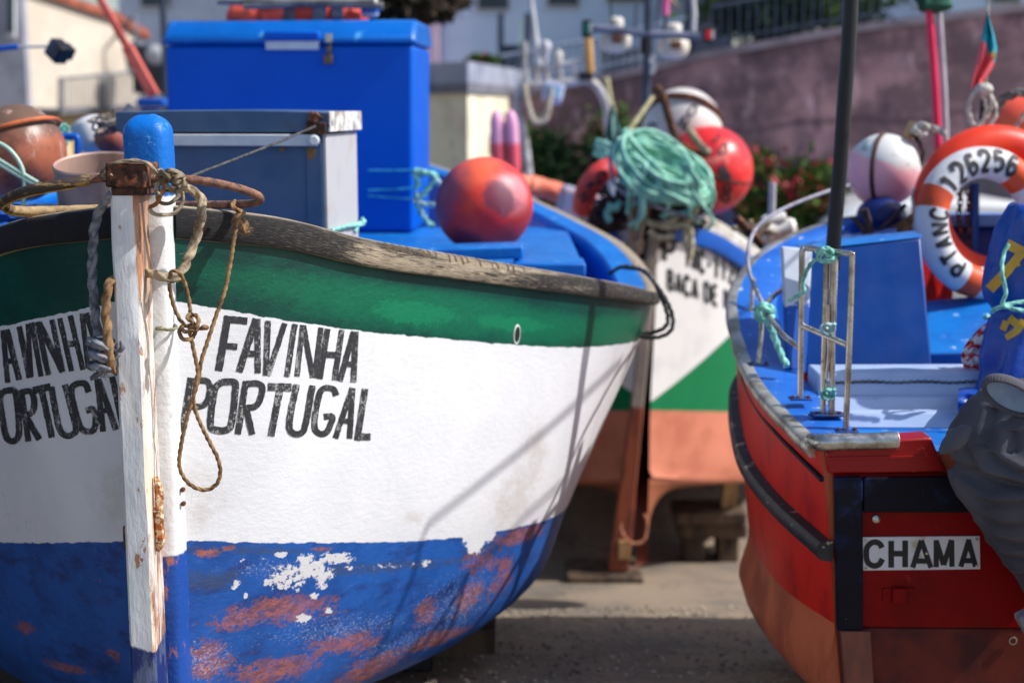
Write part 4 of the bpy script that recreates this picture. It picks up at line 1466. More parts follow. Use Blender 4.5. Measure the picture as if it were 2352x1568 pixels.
boat1['label'] = 'white wooden boat with green band and peeling blue bottom, its name on both bows'
boat2['label'] = 'white and green boat with salmon bottom standing between the other two boats'
rows, uvs = [], []
for Y in [GK * y for y in [5.45 + .015 * i for i in range(50)] + [6.2 + .1 * i for i in range(35)]]:
    c = hermite([(i,) + tuple(f(Y)) for i, f in enumerate((K2, R2, A2, M2, G2))])
    s = []
    for i in range(33):
        v = i / 8
        b, z = c(v)
        if v < 1:      # hollow run under the bilge ridge
            k, r = K2(Y), R2(Y)
            b = k[0] + (r[0] - k[0]) * v ** 1.7
            z = k[1] + (r[1] - .02 - k[1]) * (v ** .8)
        s.append((b, z, v))
    s.insert(9, (c(1)[0] + .018, c(1)[1] + .012, 1.03))
    x0 = xc2(Y)
    row = [(Vector((x0 - b, Y, z)), (Y, v)) for b, z, v in reversed(s)] + [(Vector((x0 + b, Y, z)), (Y, v)) for b, z, v in s]
    rows.append([r[0] for r in row])
    uvs.append([r[1] for r in row])
mb = MB()
mb.grid(rows, uvs=uvs)
g = NG('hull_paint_salmon', .42)
uvx = g.sep(g.tc('UV'))
V = g.math('MULTIPLY_ADD', g.math('SUBTRACT', g.noise(20, 4), .5), .02, uvx[1])
ob = g.sep(g.tc())
p0, p1, p2 = Q(1490, 922, 5.47), Q(1600, 842, 5.58), Q(1712, 732, 5.80)
ax = g.math('ABSOLUTE', g.math('SUBTRACT', g.math('ADD', ob[0], boat2.location.x), p0.x))
q1, q2 = p1.x - p0.x, p2.x - p0.x
kb = ((p2.z - p0.z) / q2 - (p1.z - p0.z) / q1) / (q2 - q1)
ka = (p1.z - p0.z) / q1 - kb * q1
zl_ = g.math('ADD', g.math('MULTIPLY', ax, g.math('MULTIPLY_ADD', ax, kb, ka)), p0.z)
isg = g.step(g.math('SUBTRACT', ob[2], zl_), .003, -.003)
sal = g.mix(g.step(g.noise(5, 5, .6), .4, .7), lin(212, 132, 106), lin(192, 114, 90))
wcol = g.mix(g.step(g.noise(6, 5, .6), .45, .75), (.78, .77, .76, 1), (.66, .65, .66, 1))
col = g.mix(isg, wcol, g.mix(g.noise(8, 4), lin(0, 126, 74), lin(0, 112, 70)))
col = g.mix(g.step(V, 2.006, 1.994), col, sal)
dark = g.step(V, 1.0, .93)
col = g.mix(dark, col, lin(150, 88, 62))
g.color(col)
g.bump(g.noise(30, 5), .12, .005)
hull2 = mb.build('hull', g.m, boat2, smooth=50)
BV2 = bvh_of(hull2)
for s_ in (1, -1):
    for nm, (za, zb), (oa, ob_), m in (('gunwale', (-.045, .012), (-.035, .022), mat('gunwale_white', (.74, .72, .68), lin(170, 160, 146), 9, .6, bump=.3, bscale=40)), ('rubbing_strake', (-.115, -.049), (-.02, .035), M_blue_paint)):
        rr = []
        for Y in [GK * y for y in [5.47 + .03 * i for i in range(35)] + [6.55 + .1 * i for i in range(28)]]:
            b, z = G2(Y)
            rr.append([Vector((xc2(Y) + s_ * (b + q * GK), Y, z + h * GK)) for q, h in ((oa, za), (ob_, za), (ob_ + .004, (za + zb) / 2), (ob_, zb), (oa, zb))])
        mb = MB()
        mb.grid(rr, closed_u=True)
        mb.build(nm, m, boat2, smooth=40)
dk = MB()
dk.grid([[Vector((xc2(Y) + t * max(.02, G2(Y)[0] - .03), Y, G2(Y)[1] - .12)) for t in (-1, 0, 1)] for Y in [GK * (5.5 + .1 * i) for i in range(38)]])
dk.build('foredeck', M_blue_light, boat2)
# stem post of this boat: raked, brown below the paint line
sp = MB()
f4 = [Q(1397, 1312, 5.36), Q(1444, 1312, 5.36), Q(1516, 540, 5.36), Q(1490, 540, 5.36)]
mid = [Q(1450, 937, 5.36), Q(1478, 937, 5.36)]
back = Vector((.008, .13, 0))
sp.hexa([f4[0], f4[1], mid[1], mid[0]], [f4[0] + back, f4[1] + back, mid[1] + back, mid[0] + back])
g = NG('stem_brown', .6)
g.color(g.mix(g.step(g.noise(14, 6, .6, stretch=(1, 1, .3)), .45, .65), lin(150, 78, 52), lin(112, 60, 46)))
g.bump(g.noise(30, 5, stretch=(1, 1, .3)), .3)
sp.build('stem_post', g.m, boat2, bevel=.006)
sp = MB()
sp.hexa([mid[0] + Vector((.001, 0, .002)), mid[1] + Vector((-.001, 0, .002)), f4[2], f4[3]], [mid[0] + back, mid[1] + back, f4[2] + back, f4[3] + back])
sp.build('stem_head', mat('stem_grey', lin(178, 164, 152), lin(140, 128, 122), 9, .6, bump=.3, stretch=(1, 1, .3)), boat2, bevel=.006)
sp = MB()
a = Q(1434, 1262, 5.355)
sp.box(a, (.045, .012, .075))
sp.build('stem_shoe', mat('raw_wood', lin(196, 160, 112), lin(150, 116, 78), 14, .8, stretch=(1, 1, .2)), boat2, bevel=.003)
# registration lettering under the strake
tm = MB()
def reg(sx, sy, ex, ey, text, hgt, narrow=.62, slant=0.0):
    st, wd_ = text_strokes(text, .33, .40, narrow)
    L = sqrt((ex - sx) ** 2 + (ey - sy) ** 2)
    k = L / wd_
    ky = hgt / 1.5
    ux, uy = (ex - sx) / L, (ey - sy) / L
    def f(x, y, o):
        a = x * k + slant * y
        return pix_on(BV2, sx + ux * a, sy + uy * a - y * ky, o)
    letters(tm, st, f, .003, .12)
    return
reg(1574, 610, 1716, 662, 'TNC-11282', 46, .5)
reg(1534, 662, 1694, 716, 'BACA DE NO', 42, .55)
reg(1526, 598, 1548, 604, 'P', 52, .7)
tm.build('registration_lettering', mat('black_lettering', (.02, .02, .024), (.05, .05, .055), 30, .5), boat2, smooth=60)
def ground_z(Y):
    return 0.0 if Y < 4.4 else (-.215 * (Y - 4.4) if Y < 8.2 else (-.817 + .367 * min(1, (Y - 8.2) / 1.0)))


p_ = Q(1388, 1340, 5.36)
blk = thing('keel_block', 'flat dark timber block under the raked stem of the green boat', 'timber block', (p_.x, p_.y, ground_z(p_.y)))
mb = MBase()
zt_ = Q(1400, 1314, 5.36).z - .003
zb_ = ground_z(p_.y + .2) - .02
mb.box((p_.x, p_.y + .1, (zt_ + zb_) / 2), (.40, .34, zt_ - zb_))
mb.build('timber', M_wood, blk, bevel=.012)
for i, (px0, px1, y0, y1, Y) in enumerate(((1552, 1716, 1178, 1206, 6.0), (1560, 1720, 1208, 1240, 6.0))):
    a, b = Q(px0, y1, Y), Q(px1, y0, Y)
    t = thing('cradle_beam', ['upper of two dark timber beams under the salmon bottom', 'lower of two dark timber beams under the salmon bottom'][i], 'timber beam', ((a.x + b.x) / 2, a.y, a.z), 'cradle timbers of the green boat')
    mb = MBase()
    mb.box(((a.x + b.x) / 2, a.y + .15 + .03 * i, (a.z + b.z) / 2), (b.x - a.x, .3, b.z - a.z))
    if i:
        for sx in (.25, .75):
            x_ = a.x + (b.x - a.x) * sx
            mb.box((x_, a.y + .18, (ground_z(a.y) + a.z) / 2 - .003), (.12, .2, max(.03, a.z - ground_z(a.y) + .04)))
    mb.build('timber', M_wood, t, bevel=.01)
t = thing('prop', 'short pale wooden prop between the beams and the salmon bottom', 'timber prop', Q(1676, 1170, 6.1))
mb = MBase()
a = Q(1676, 1150, 6.08)
mb.box((a.x, a.y + .05, a.z), (.085, .085, .24), Matrix.Rotation(.08, 3, 'Y'))
mb.build('timber', mat('raw_wood', (0, 0, 0)), t, bevel=.005)
rope('cord', 'thin rusty cord looped on the foot of the raked brown stem', QL([(1480, 1180, 5.33), (1486, 1200, 5.33), (1480, 1236, 5.32), (1462, 1248, 5.31), (1440, 1240, 5.31), (1426, 1214, 5.33), (1428, 1200, 5.335)]), .006, mat('cord_rust', lin(170, 112, 84), lin(130, 84, 64), 30, .8))

# ---- heap of gear on its bow
coil = thing('rope_coil', 'large bundle of mint green rope coiled on the bow of the green boat', 'rope coil', Q(1520, 395, 5.35))
mb = MB()
ca, sa = cos(radians(27)), sin(radians(27))
for i in range(84):
    A = random.uniform(80, 120)
    B = random.uniform(3, 58)
    dx, dy = random.uniform(-12, 12), random.uniform(-12, 12)
    rot_ = radians(27 + random.gauss(0, 6))
    ca, sa = cos(rot_), sin(rot_)
    dY = random.uniform(-.09, .09)
    pts = []
    for k in range(15):
        a = 2 * pi * k / 15
        x = A * cos(a) * (1 + .05 * random.uniform(-1, 1))
        y = B * sin(a) + 10 * (x / A) ** 2 * -1 + 6 * sin(x * .03 + i)
        pts.append(Q(1520 + dx + x * ca - y * sa, 392 + dy + x * sa + y * ca, 5.33 + dY + .07 * (1 - (B / 58)) * -1 * cos(a * 1) * .3 + .05 * abs(sin(a)) * (1 if sin(a) < 0 else -1) + random.uniform(-.012, .012)))
    mb.tube(spline(pts, 6, True), .0078, 7, closed=True)
for i in range(16):
    x0, y0 = random.uniform(1420, 1600), 340 + random.uniform(0, 90)
    mb.tube(spline([Q(x0, y0, 5.24), Q(x0 + random.uniform(10, 40), y0 + random.uniform(10, 40), 5.20), Q(x0 + random.uniform(10, 60), y0 + random.uniform(40, 90), 5.20), Q(x0 + random.uniform(-20, 50), y0 + random.uniform(80, 120), 5.24)], 6), .0072, 7)
mb.build('rope_strands', M_rope_green, coil, smooth=70)
add_rope(coil, QL([(1410, 330, 5.30), (1402, 370, 5.26), (1412, 420, 5.24), (1450, 455, 5.22), (1500, 472, 5.21), (1560, 492, 5.21), (1610, 500, 5.22), (1634, 470, 5.24), (1636, 430, 5.27)]), .007, mat('rope_pale_grey', lin(150, 150, 160), lin(110, 112, 124), 20, .8), name='binding_rope')
def sphere_text(mb, c, r, s, ax, ay, h, rot=0.0, w=.26, gap=.4, narrow=.75):
    """text laid on a ball, centred at picture offset ax, ay (in radii) from its centre"""
    st, wd_ = text_strokes(s, w, gap, narrow)
    k = h / 1.5
    vd = (CAMV - c).normalized()
    rx = Vector((0, 0, 1)).cross(vd).normalized() * 1
    rx = Vector((1, 0, 0)) if rx.length < .1 else rx
    if rx.x < 0:
        rx = -rx
    up = vd.cross(rx)
    if up.z < 0:
        up = -up
    def f(x, y, o):
        x = (x - wd_ / 2) * k
        y = (y - .75) * k
        X = ax + x * cos(rot) - y * sin(rot)
        Y_ = ay + x * sin(rot) + y * cos(rot)
        q = X * X + Y_ * Y_
        if q > .97:
            return None
        return c + (rx * X + up * Y_ + vd * sqrt(1 - q)) * (r + o)
    letters(mb, st, f, .0035, .12)


M_ball_red = mat('red_buoy_plastic', lin(232, 48, 50), lin(196, 34, 46), 6, .32, bump=.08, c3=lin(236, 140, 128), s3=7, t3=(.55, .72), spec=.45)
M_ball_white = mat('white_buoy_plastic', (.70, .66, .62), (.56, .52, .50), 6, .4, bump=.05, c3=lin(150, 120, 110), s3=8, t3=(.6, .7))
M_mark = mat('faded_marking', (.016, .016, .022), (.05, .04, .05), 18, .6, bump=0)
rb, c, r = buoy('buoy', 'glossy red buoy with black letters and a dark strap right of the rope coil', 1627, 391, 101, 5.75, M_ball_red, group='round buoys', noise=.004)
mb = MB()
sphere_text(mb, c, r, 'D', .02 + .30, .46, .24, -.5)
sphere_text(mb, c, r, '3', .16, .70, .2, -.7)
sphere_text(mb, c, r, '8', .40, -.50, .36, -.1)
sphere_text(mb, c, r, 'A', .34, -.06, .34, .35, .5)
sphere_text(mb, c, r, '4', 0, 0, .1) if '4' in GL else None
mb.build('lettering', M_mark, rb, smooth=60)
mb = MB()
vd = (CAMV - c).normalized()
Ms = Matrix.Rotation(radians(20), 3, 'Y') @ Matrix.Rotation(radians(12), 3, 'X') @ Matrix.Rotation(radians(90), 3, 'X')
mb.torus(c + Vector((0, 0, .03)), r * 1.0, .009 * GK, Ms, 60, 8)
mb.build('strap', mat('strap_brown', lin(86, 48, 42), lin(60, 36, 34), 10, .7), rb)
wbuoy, c, r = buoy('buoy', 'white buoy with faded letters and rusty strap at the top of the bow heap', 1567, 294, 90, 5.95, M_ball_white, group='round buoys', noise=.006)
mb = MB()
sphere_text(mb, c, r, 'O', .24, .42, .3, -.6)
sphere_text(mb, c, r, 'N', .02, .12, .3, -.6)
sphere_text(mb, c, r, 'C', -.72, -.1, .4, .1, .2)
mb.build('lettering', M_mark, wbuoy, smooth=60)
mb = MB()
Ms = Matrix.Rotation(radians(14), 3, 'Y') @ Matrix.Rotation(radians(-38), 3, 'X') @ Matrix.Rotation(radians(90), 3, 'X')
mb.torus(c + Vector((0, 0, .04)), r * .965, .012 * GK, Ms, 60, 8)
mb.build('strap', M_rust, wbuoy)
anc = thing('anchor', 'rusty grapnel anchor with its arms sticking up out of the bow heap', 'anchor', Q(1560, 330, 5.6))
for pl, rad in (([(1506, 198), (1524, 226), (1536, 268), (1552, 318), (1560, 340)], .021), ([(1576, 290), (1592, 312), (1612, 338), (1630, 352)], .019), ([(1630, 352), (1580, 356), (1530, 362)], .016)):
    mb = MB()
    mb.tube(spline(QL(pl, 5.52), 6), rad * .8, 10, wob=.25)
    mb.build('arm', M_rust if rad != .019 else mat('grey_iron', lin(176, 164, 140), lin(120, 104, 90), 20, .7), anc)
mb = MB()
mb.ball(Q(1548, 345, 5.55), .05, 18, 12, (1.5, .8, .7), noise=.3)
mb.build('anchor_crown', mat('orange_rust2', lin(206, 128, 70), lin(120, 60, 44), 20, .8, bump=.5), anc)
st = thing('bamboo_stick', 'thin pale bamboo stick slanting up behind the green rope coil', 'stick', Q(1465, 280, 5.45))
mb = MB()
mb.tube(QL([(1424, 330, 5.42), (1460, 278, 5.46), (1500, 222, 5.5)]), .010, 9)
mb.build('stick', mat('bamboo', lin(206, 196, 150), lin(160, 150, 110), 20, .6), st)
lr = thing('life_ring', 'faded red life ring end with black letters left of the rope coil', 'life ring', Q(1360, 420, 5.6), 'life rings')
lp = spline(QL([(1450, 376, 5.62), (1408, 384, 5.56), (1376, 400, 5.52), (1354, 426, 5.52), (1342, 456, 5.55), (1340, 482, 5.58)]), 8)
mb = MB()
mb.tube(lp, .044, 22)
mb.build('ring_body', mat('ring_red', lin(240, 84, 74), lin(214, 62, 60), 8, .5), lr, smooth=70)
LB = bvh_of(lr.children[0])
mb = MB()
for ch, (x, y), rt in (('C', (1382, 408), .7), ('K', (1358, 428), .75), ('N', (1342, 452), .95)):
    s_, w_ = text_strokes(ch, .3, .3, .8)
    letters(mb, s_, lambda a, b, o: pix_on(LB, x + ((a - .4) * cos(rt) + (b - .75) * sin(rt)) * 17, y - ((b - .75) * cos(rt) - (a - .4) * sin(rt)) * 17, o), .003, .12)
mb.build('lettering', M_mark, lr, smooth=60)
nt = thing('net_bundle', 'hanging tan and brown netting under the green rope coil', 'net', Q(1455, 500, 5.3))
M_net = mat('net_tan', lin(176, 154, 128), lin(120, 96, 78), 16, .9)
M_net2 = mat('net_dark', lin(74, 56, 54), lin(40, 34, 38), 16, .9)
mb = MB()
for i in range(46):
    x0 = random.uniform(1446, 1492)
    mb.tube(spline([Q(x0, 448 + random.uniform(-10, 14), 5.32 + random.uniform(-.04, .04)), Q(x0 - 6 + random.gauss(0, 5), 490, 5.29 + random.uniform(-.03, .03)), Q(1440 + (x0 - 1446) * .7 + random.gauss(0, 5), 530, 5.28 + random.uniform(-.03, .03)), Q(1432 + (x0 - 1446) * .8 + random.gauss(0, 6), 572 + random.uniform(-10, 18), 5.27 + random.uniform(-.03, .03))], 5), .007, 6)
mb.build('net_strands', M_net, nt)
mb = MB()
for i in range(54):
    cx_, cy_ = random.choice(((1400, 500), (1420, 470), (1520, 470), (1590, 470), (1550, 500), (1490, 530)))
    pts = [Q(cx_ + random.gauss(0, 26), cy_ + random.gauss(0, 20), 5.45 + random.uniform(-.05, .08)) for _ in range(5)]
    mb.tube(spline(pts, 6, True), random.uniform(.006, .012), 6, closed=True)
mb.ball(Q(1400, 505, 5.55), .075, 20, 14, (1, .8, 1.1), noise=.35)
mb.ball(Q(1560, 486, 5.62), .08, 20, 14, (1.6, .7, .9), noise=.35)
mb.build('net_mesh', M_net2, nt)
tan = thing('mooring_rope', 'beige ropes dangling in loops below the net on the green boat stem', 'rope', Q(1570, 520, 5.25))
M_be = mat('rope_beige', lin(200, 190, 160), lin(150, 140, 112), 20, .9)
for pl in ([(1500, 512), (1530, 522), (1570, 514), (1594, 490), (1600, 466)], [(1482, 508), (1510, 516), (1545, 506), (1560, 490)], [(1584, 520), (1588, 560), (1582, 600)], [(1490, 530), (1516, 546), (1548, 540)], [(1440, 596), (1486, 606), (1510, 598)], [(1576, 510), (1574, 540), (1578, 570)]):
    add_rope(tan, QL(pl, 5.26), .011, M_be, pitch=.05)
for pl in ([(1405, 470), (1395, 490), (1400, 510)], [(1395, 470), (1415, 478), (1425, 462)], [(1600, 415), (1620, 405), (1630, 415), (1615, 425)]):
    add_rope(tan, QL(pl, 5.3), .012, M_rope_teal, pitch=.05, name='rope_end')
gn = thing('fishing_net', 'sheer green net hoisted to a point left of the rope coil', 'net', Q(1405, 330, 5.8))
rows = []
for i in range(13):
    t = i / 12
    L, R_ = (1402 - 30 * t, 240 + 170 * t), (1408 + 40 * t, 240 + 130 * t)
    rows.append([Q(L[0] + (R_[0] - L[0]) * j / 6, L[1] + (R_[1] - L[1]) * j / 6, 5.85 + .04 * mnoise.noise(Vector((i * .4, j * .9, 1)))) for j in range(7)])
mb = MB()
mb.grid(rows)
mb.build('net_cloth', mat('net_green', lin(120, 160, 150), lin(84, 120, 118), 12, .9, bump=.5, bscale=90), gn)
mb = MB()
for i in range(10):
    mb.tube(spline([Q(1385 + random.gauss(0, 10), 350 + random.gauss(0, 12), 5.8) for _ in range(4)], 5, True), .008, 6, closed=True)
mb.build('net_hem', M_rope_teal, gn)

# ---- lamp mast
mast = thing('lamp_mast', 'dark mast with a cross bar carrying two cream deck lamps and navigation lights', 'mast', Q(1478, 420, 6.5))
Ym = 6.5
mb = MB()
mb.tube(QL([(1474, 560, Ym), (1480, 300, Ym), (1487, 130, Ym), (1490, 0, Ym), (1493, -90, Ym)]), .019, 14)
mb.build('mast_pole', mat('mast_navy', lin(66, 78, 100), lin(44, 52, 70), 6, .45), mast)
mb = MB()
mb.tube(QL([(1352, 64, Ym), (1420, 70, Ym), (1488, 78, Ym), (1560, 82, Ym), (1618, 84, Ym)]), .019, 12)
mb.build('cross_bar', mat('bar_grey', lin(120, 126, 150), lin(92, 98, 118), 8, .45), mast)
mb = MB()
mb.tube(QL([(1484, 88, Ym), (1483, 124, Ym)]), .026, 12)
mb.build('mast_sleeve', M_black, mast)
M_cream = mat('lamp_cream', (.78, .74, .66), (.70, .66, .58), 5, .35)
for lx, ly, dl in ((1415, 40, 0), (1549, 54, 0)):
    p = Q(lx, ly, Ym + .07)
    k = Ym / FPX
    Ml = Matrix.Rotation(radians(12), 3, 'X')
    mb = MB()
    mb.lathe(p, [(.0, 0), (14 * k, -1 * k), (17 * k, -5 * k), (18 * k, -24 * k), (20 * k, -27 * k), (30 * k, -32 * k), (36 * k, -42 * k), (37 * k, -54 * k), (34 * k, -66 * k), (26 * k, -75 * k), (13 * k, -79 * k), (0, -80 * k)], 30, Ml)
    lm_ = mb.build('lamp_shade', M_cream, mast, smooth=60)
    mb = MB()
    mb.box(p + Vector((0, -.085, -50 * k)) * GK, (22 * k, .04, 18 * k))
    mb.build('lamp_bracket', mat('bracket_brown', lin(120, 76, 56), lin(80, 54, 46), 14, .6), lm_, bevel=.004)
for (x0, y0, x1, y1, lens, nm) in ((1337, 46, 1361, 86, lin(0, 110, 96), 'green'), (1614, 64, 1642, 98, lin(220, 40, 44), 'red')):
    a, b = Q(x0, y1, Ym - .02), Q(x1, y0, Ym - .02)
    mb = MBase()
    mb.box(((a.x + b.x) / 2, a.y + .03, (a.z + b.z) / 2), (b.x - a.x, .06, b.z - a.z))
    nl = mb.build('navigation_light', M_black, mast, bevel=.006)
    mb = MBase()
    xm = (a.x * .55 + b.x * .45)
    mb.box((xm, a.y - .006, (a.z + b.z) / 2), ((b.x - a.x) * .5, .012, (b.z - a.z) * .62))
    mb.build('lens', mat('lens_' + nm, lens, lens, 5, .2, bump=0), nl, bevel=.004)
    mb = MBase()
    mb.box((xm + (b.x - a.x) * .36, a.y - .006, (a.z + b.z) / 2), ((b.x - a.x) * .2, .012, (b.z - a.z) * .62))
    mb.build('lens', M_white_plastic, nl, bevel=.003)
for (pl, r_, m_, nm) in (([(1526, 72), (1530, 36)], .005, M_black, 'rod'), ([(1528, 36), (1530, 0), (1531, -20)], .017, mat('pink_tape', lin(244, 120, 176), lin(226, 96, 150), 8, .5), 'pink_sleeve'), ([(1592, 72), (1594, 30), (1590, -20)], .013, M_white_plastic, 'aerial'), ([(1540, -4), (1560, 22)], .008, M_rope_tan, 'cord_end'), ([(1405, 60), (1402, -10)], .004, M_black, 'stay'), ([(1458, 66), (1462, -10)], .006, mat('bar_grey', (0, 0, 0)), 'stay'), ([(1505, 76), (1515, -10)], .006, mat('bar_grey', (0, 0, 0)), 'stay'), ([(1494, 170), (1500, 150), (1492, 140), (1502, 128)], .018, M_white_plastic, 'white_clamp')):
    mb = MB()
    mb.tube(QL(pl, Ym), r_, 9)
    mb.build(nm, m_, mast)

# ---- aerial arch further back
Ya = 7.4
arch = thing('aerial_arch', 'bent grey tube arch with aerials, a floodlight and coiled cable behind the orange buoy', 'aerial arch', Q(1300, 420, Ya))
M_tube = mat('arch_grey', lin(205, 204, 204), lin(160, 152, 148), 8, .45, .2)
for pl, r_ in (([(1222, 470), (1214, 400), (1204, 320), (1192, 268), (1186, 236), (1196, 208), (1212, 196), (1260, 194), (1330, 186)], .019), ([(1335, 182), (1352, 186), (1376, 204), (1392, 240), (1398, 300), (1404, 380), (1410, 460)], .019), ([(1206, 168), (1260, 156), (1338, 138)], .013), ([(1212, 200), (1206, 150), (1204, 96)], .016), ([(1236, 192), (1230, 148)], .014), ([(1258, 192), (1254, 150)], .013), ([(1288, 190), (1283, 134)], .013), ([(1320, 176), (1318, 144)], .012)):
    mb = MB()
    mb.tube(spline(QL(pl, Ya), 6), r_ * 1.25, 10)
    mb.build('arch_tube', M_tube, arch)
mb = MB()
mb.tube(QL([(1238, 150, Ya), (1228, 70, Ya), (1216, -30, Ya)]), [.022, .016, .012], 10)
mb.build('whip_aerial', M_white_plastic, arch)
for x, y0, y1, r_, m_ in ((1253, 92, 150, .030, M_white_plastic), (1283, 114, 136, .022, M_cream)):
    p = Q(x, y0, Ya)
    k = Ya / FPX
    mb = MB()
    mb.lathe(p, [(.0, 0), (r_ * .7, -3 * k), (r_, -12 * k), (r_ * .9, -22 * k), (r_ * .5, -32 * k), (r_ * .45, -(y1 - y0) * k)], 18)
    mb.build('dome_aerial', m_, arch)
mb = MB()
a = Q(1270, 214, Ya - .05)
Mfl = Matrix.Rotation(radians(14), 3, 'Y') @ Matrix.Rotation(radians(-14), 3, 'X')
mb.box(a, (.105, .07, .095), Mfl)
fl_ = mb.build('floodlight', mat('flood_lilac', lin(190, 196, 226), lin(150, 158, 190), 8, .4), arch, bevel=.014, bseg=3)
mb = MB()
mb.box(a + Mfl @ Vector((0, -.05, -.004)), (.075, .012, .06), Mfl)
mb.build('lens', mat('flood_lens', lin(136, 176, 208), lin(104, 148, 186), 8, .2), fl_, bevel=.008)
mb = MB()
for i in range(6):
    mb.tube(spline(QL([(1206, 190 + i * 4), (1206 + i * 2, 230 + i * 4), (1226, 262 + i * 3), (1250, 262 + i * 3), (1264 - i, 236 + i * 4), (1268, 200)], Ya - .02 * i), 7), .013, 7)
mb.build('cable_coil', mat('coil_beige', lin(214, 204, 184), lin(170, 160, 142), 20, .8), arch)
mb = MB()
mb.tube(QL([(1351, 88, Ya), (1356, 168, Ya)]), .022, 12)
mb.build('wooden_handle', mat('varnished_wood', lin(214, 164, 96), lin(176, 126, 70), 8, .5), arch)
mb = MB()
mb.box(Q(1345, 176, Ya), (.07, .05, .04))
mb.build('clamp', M_black, arch, bevel=.005)
mb = MB()
mb.tube(QL([(1392, 178, Ya), (1398, 220, Ya), (1408, 262, Ya)]), .016, 9)
mb.build('wooden_stake', mat('bamboo', (0, 0, 0)), arch)
mb = MB()
mb.hexa(QL([(1192, 112), (1198, 112), (1200, 44), (1196, 40)], Ya - .01), QL([(1192, 112), (1198, 112), (1200, 44), (1196, 40)], Ya + .02))
mb.build('pennant', mat('pale_green_cloth', lin(190, 214, 180), lin(170, 200, 160), 8, .7), arch)
g = NG('pink_red_fender', .4)
g.color(g.mix(g.step(g.math('MULTIPLY_ADD', g.noise(20, 4), .03, g.sep(g.tc('Generated'))[2]), .60, .52), lin(236, 168, 206), lin(232, 92, 110)))
M_fp = g.m
for i, (x, xb) in enumerate(((1139, 1146), (1172, 1182))):
    fender('fender', ['pink and red long fender, left one of the upright pair', 'pink and red long fender, right one beside the arch leg'][i], QL([(x, 252, 7.0), ((x + xb) / 2, 330, 7.0), (xb, 420, 7.0)]), .034, M_fp, group='upright pink fenders')
oth = thing('tarpaulin_roll', 'orange tarpaulin roll lying behind the orange buoy', 'tarpaulin', Q(1255, 440, 7.0))
mb = MB()
mb.tube(spline(QL([(1195, 424, 7.0), (1240, 432, 7.0), (1290, 446, 7.0), (1325, 462, 7.0)]), 6), [.05] * 19, 14, wob=.3)
mb.build('roll', mat('orange_tarp', lin(250, 150, 118), lin(236, 116, 90), 5, .6, c3=lin(250, 214, 206), s3=5, t3=(.56, .64)), oth)
oth2 = thing('covered_crate', 'grey covered crate between the orange roll and the red life ring', 'crate', Q(1350, 470, 6.8))
mb = MB()
mb.box(Q(1352, 480, 6.8), (.30, .3, .16), Matrix.Rotation(.25, 3, 'Y'))
mb.build('cover', mat('cover_grey', lin(150, 156, 186), lin(180, 150, 160), 6, .7, bump=.3, bscale=20), oth2, bevel=.03, bseg=3)

MB, Q = MBase, Q_metres
GK = 1.0

# ------------------------------------------------------------------ the red boat on the right
YT = 3.72


def xc3(Y):
    return 1.62 + .11 * (Y - YT)


def kn3(lst, tail):
    r = [(k[0],) + (lambda p: (xc3(k[0]) - p.x, p.z))(Q(k[1], k[2], k[0])) for k in lst]
    return hermite(r + tail)


G3 = kn3([(3.72, 1885, 1036), (4.0, 1793, 946), (4.3, 1736, 878), (4.6, 1703, 806), (4.80, 1686, 740), (4.95, 1682, 690), (5.12, 1706, 630), (5.3, 1760, 575), (5.45, 1850, 530), (5.57, 1960, 500)], [(5.75, .05, 1.40)])
S3 = kn3([(3.72, 1908, 1262), (4.0, 1800, 1165), (4.3, 1730, 1075), (4.6, 1704, 990), (4.80, 1698, 935), (4.95, 1702, 895), (5.12, 1730, 850), (5.3, 1790, 810), (5.45, 1880, 770), (5.57, 1984, 740)], [(5.75, .045, .95)])
A3 = kn3([(3.72, 1917, 1432), (4.0, 1820, 1368), (4.3, 1756, 1300), (4.6, 1728, 1240), (4.82, 1722, 1195)], [(5.1, .80, .46), (5.3, .62, .48), (5.45, .42, .52), (5.6, .18, .58), (5.75, .04, .62)])
B3 = kn3([(3.72, 1950, 1640), (4.0, 1872, 1575), (4.3, 1796, 1478), (4.6, 1754, 1395), (4.82, 1750, 1345)], [(5.2, .58, .2), (5.4, .34, .24), (5.6, .12, .3), (5.75, .035, .4)])
K3 = hermite([(3.72, .03, .10), (5, .03, .08), (5.75, .03, .12)])
boat3 = thing('fishing_boat', 'red boat with blue deck on the right, its square stern carrying a white name plate', 'boat', (xc3(5.5), 5.5, 0), 'boats with painted bows')
del boat2['group']
del boat3['group']


def sec3(Y):
    c = hermite([(i,) + tuple(f(Y)) for i, f in enumerate((K3, B3, A3, S3, G3))])
    return [(max(.02, c(i / 8)[0]), c(i / 8)[1], i / 8) for i in range(33)]


rows, uvs = [], []
for Y in [YT + .02 * i for i in range(60)] + [4.92 + .04 * i for i in range(20)] + [5.75]:
    s = sec3(Y)
    x0 = xc3(Y)
    row = [(Vector((x0 - b, Y, z)), (Y, v)) for b, z, v in reversed(s)] + [(Vector((x0 + b, Y, z)), (Y, v)) for b, z, v in s]
    rows.append([r[0] for r in row])
    uvs.append([r[1] for r in row])
mb = MB()
mb.grid(rows, uvs=uvs)
o = len(mb.v)
first = rows[0]
n_ = len(first)
mb.add([p + Vector((0, .003, 0)) for p in first], [tuple(range(n_))])
g = NG('hull_paint_red', .4, spec=.25)
uvx = g.sep(g.tc('UV'))
V = g.math('MULTIPLY_ADD', g.math('SUBTRACT', g.noise(16, 5), .5), .03, uvx[1])
red = g.mix(g.step(g.noise(7, 7, .65, stretch=(1, 1, .6)), .42, .68), lin(216, 38, 28), lin(176, 22, 20))
red = g.mix(g.math('MULTIPLY', g.step(g.noise(60, 7, .7), .60, .70), .5), red, lin(206, 100, 84))
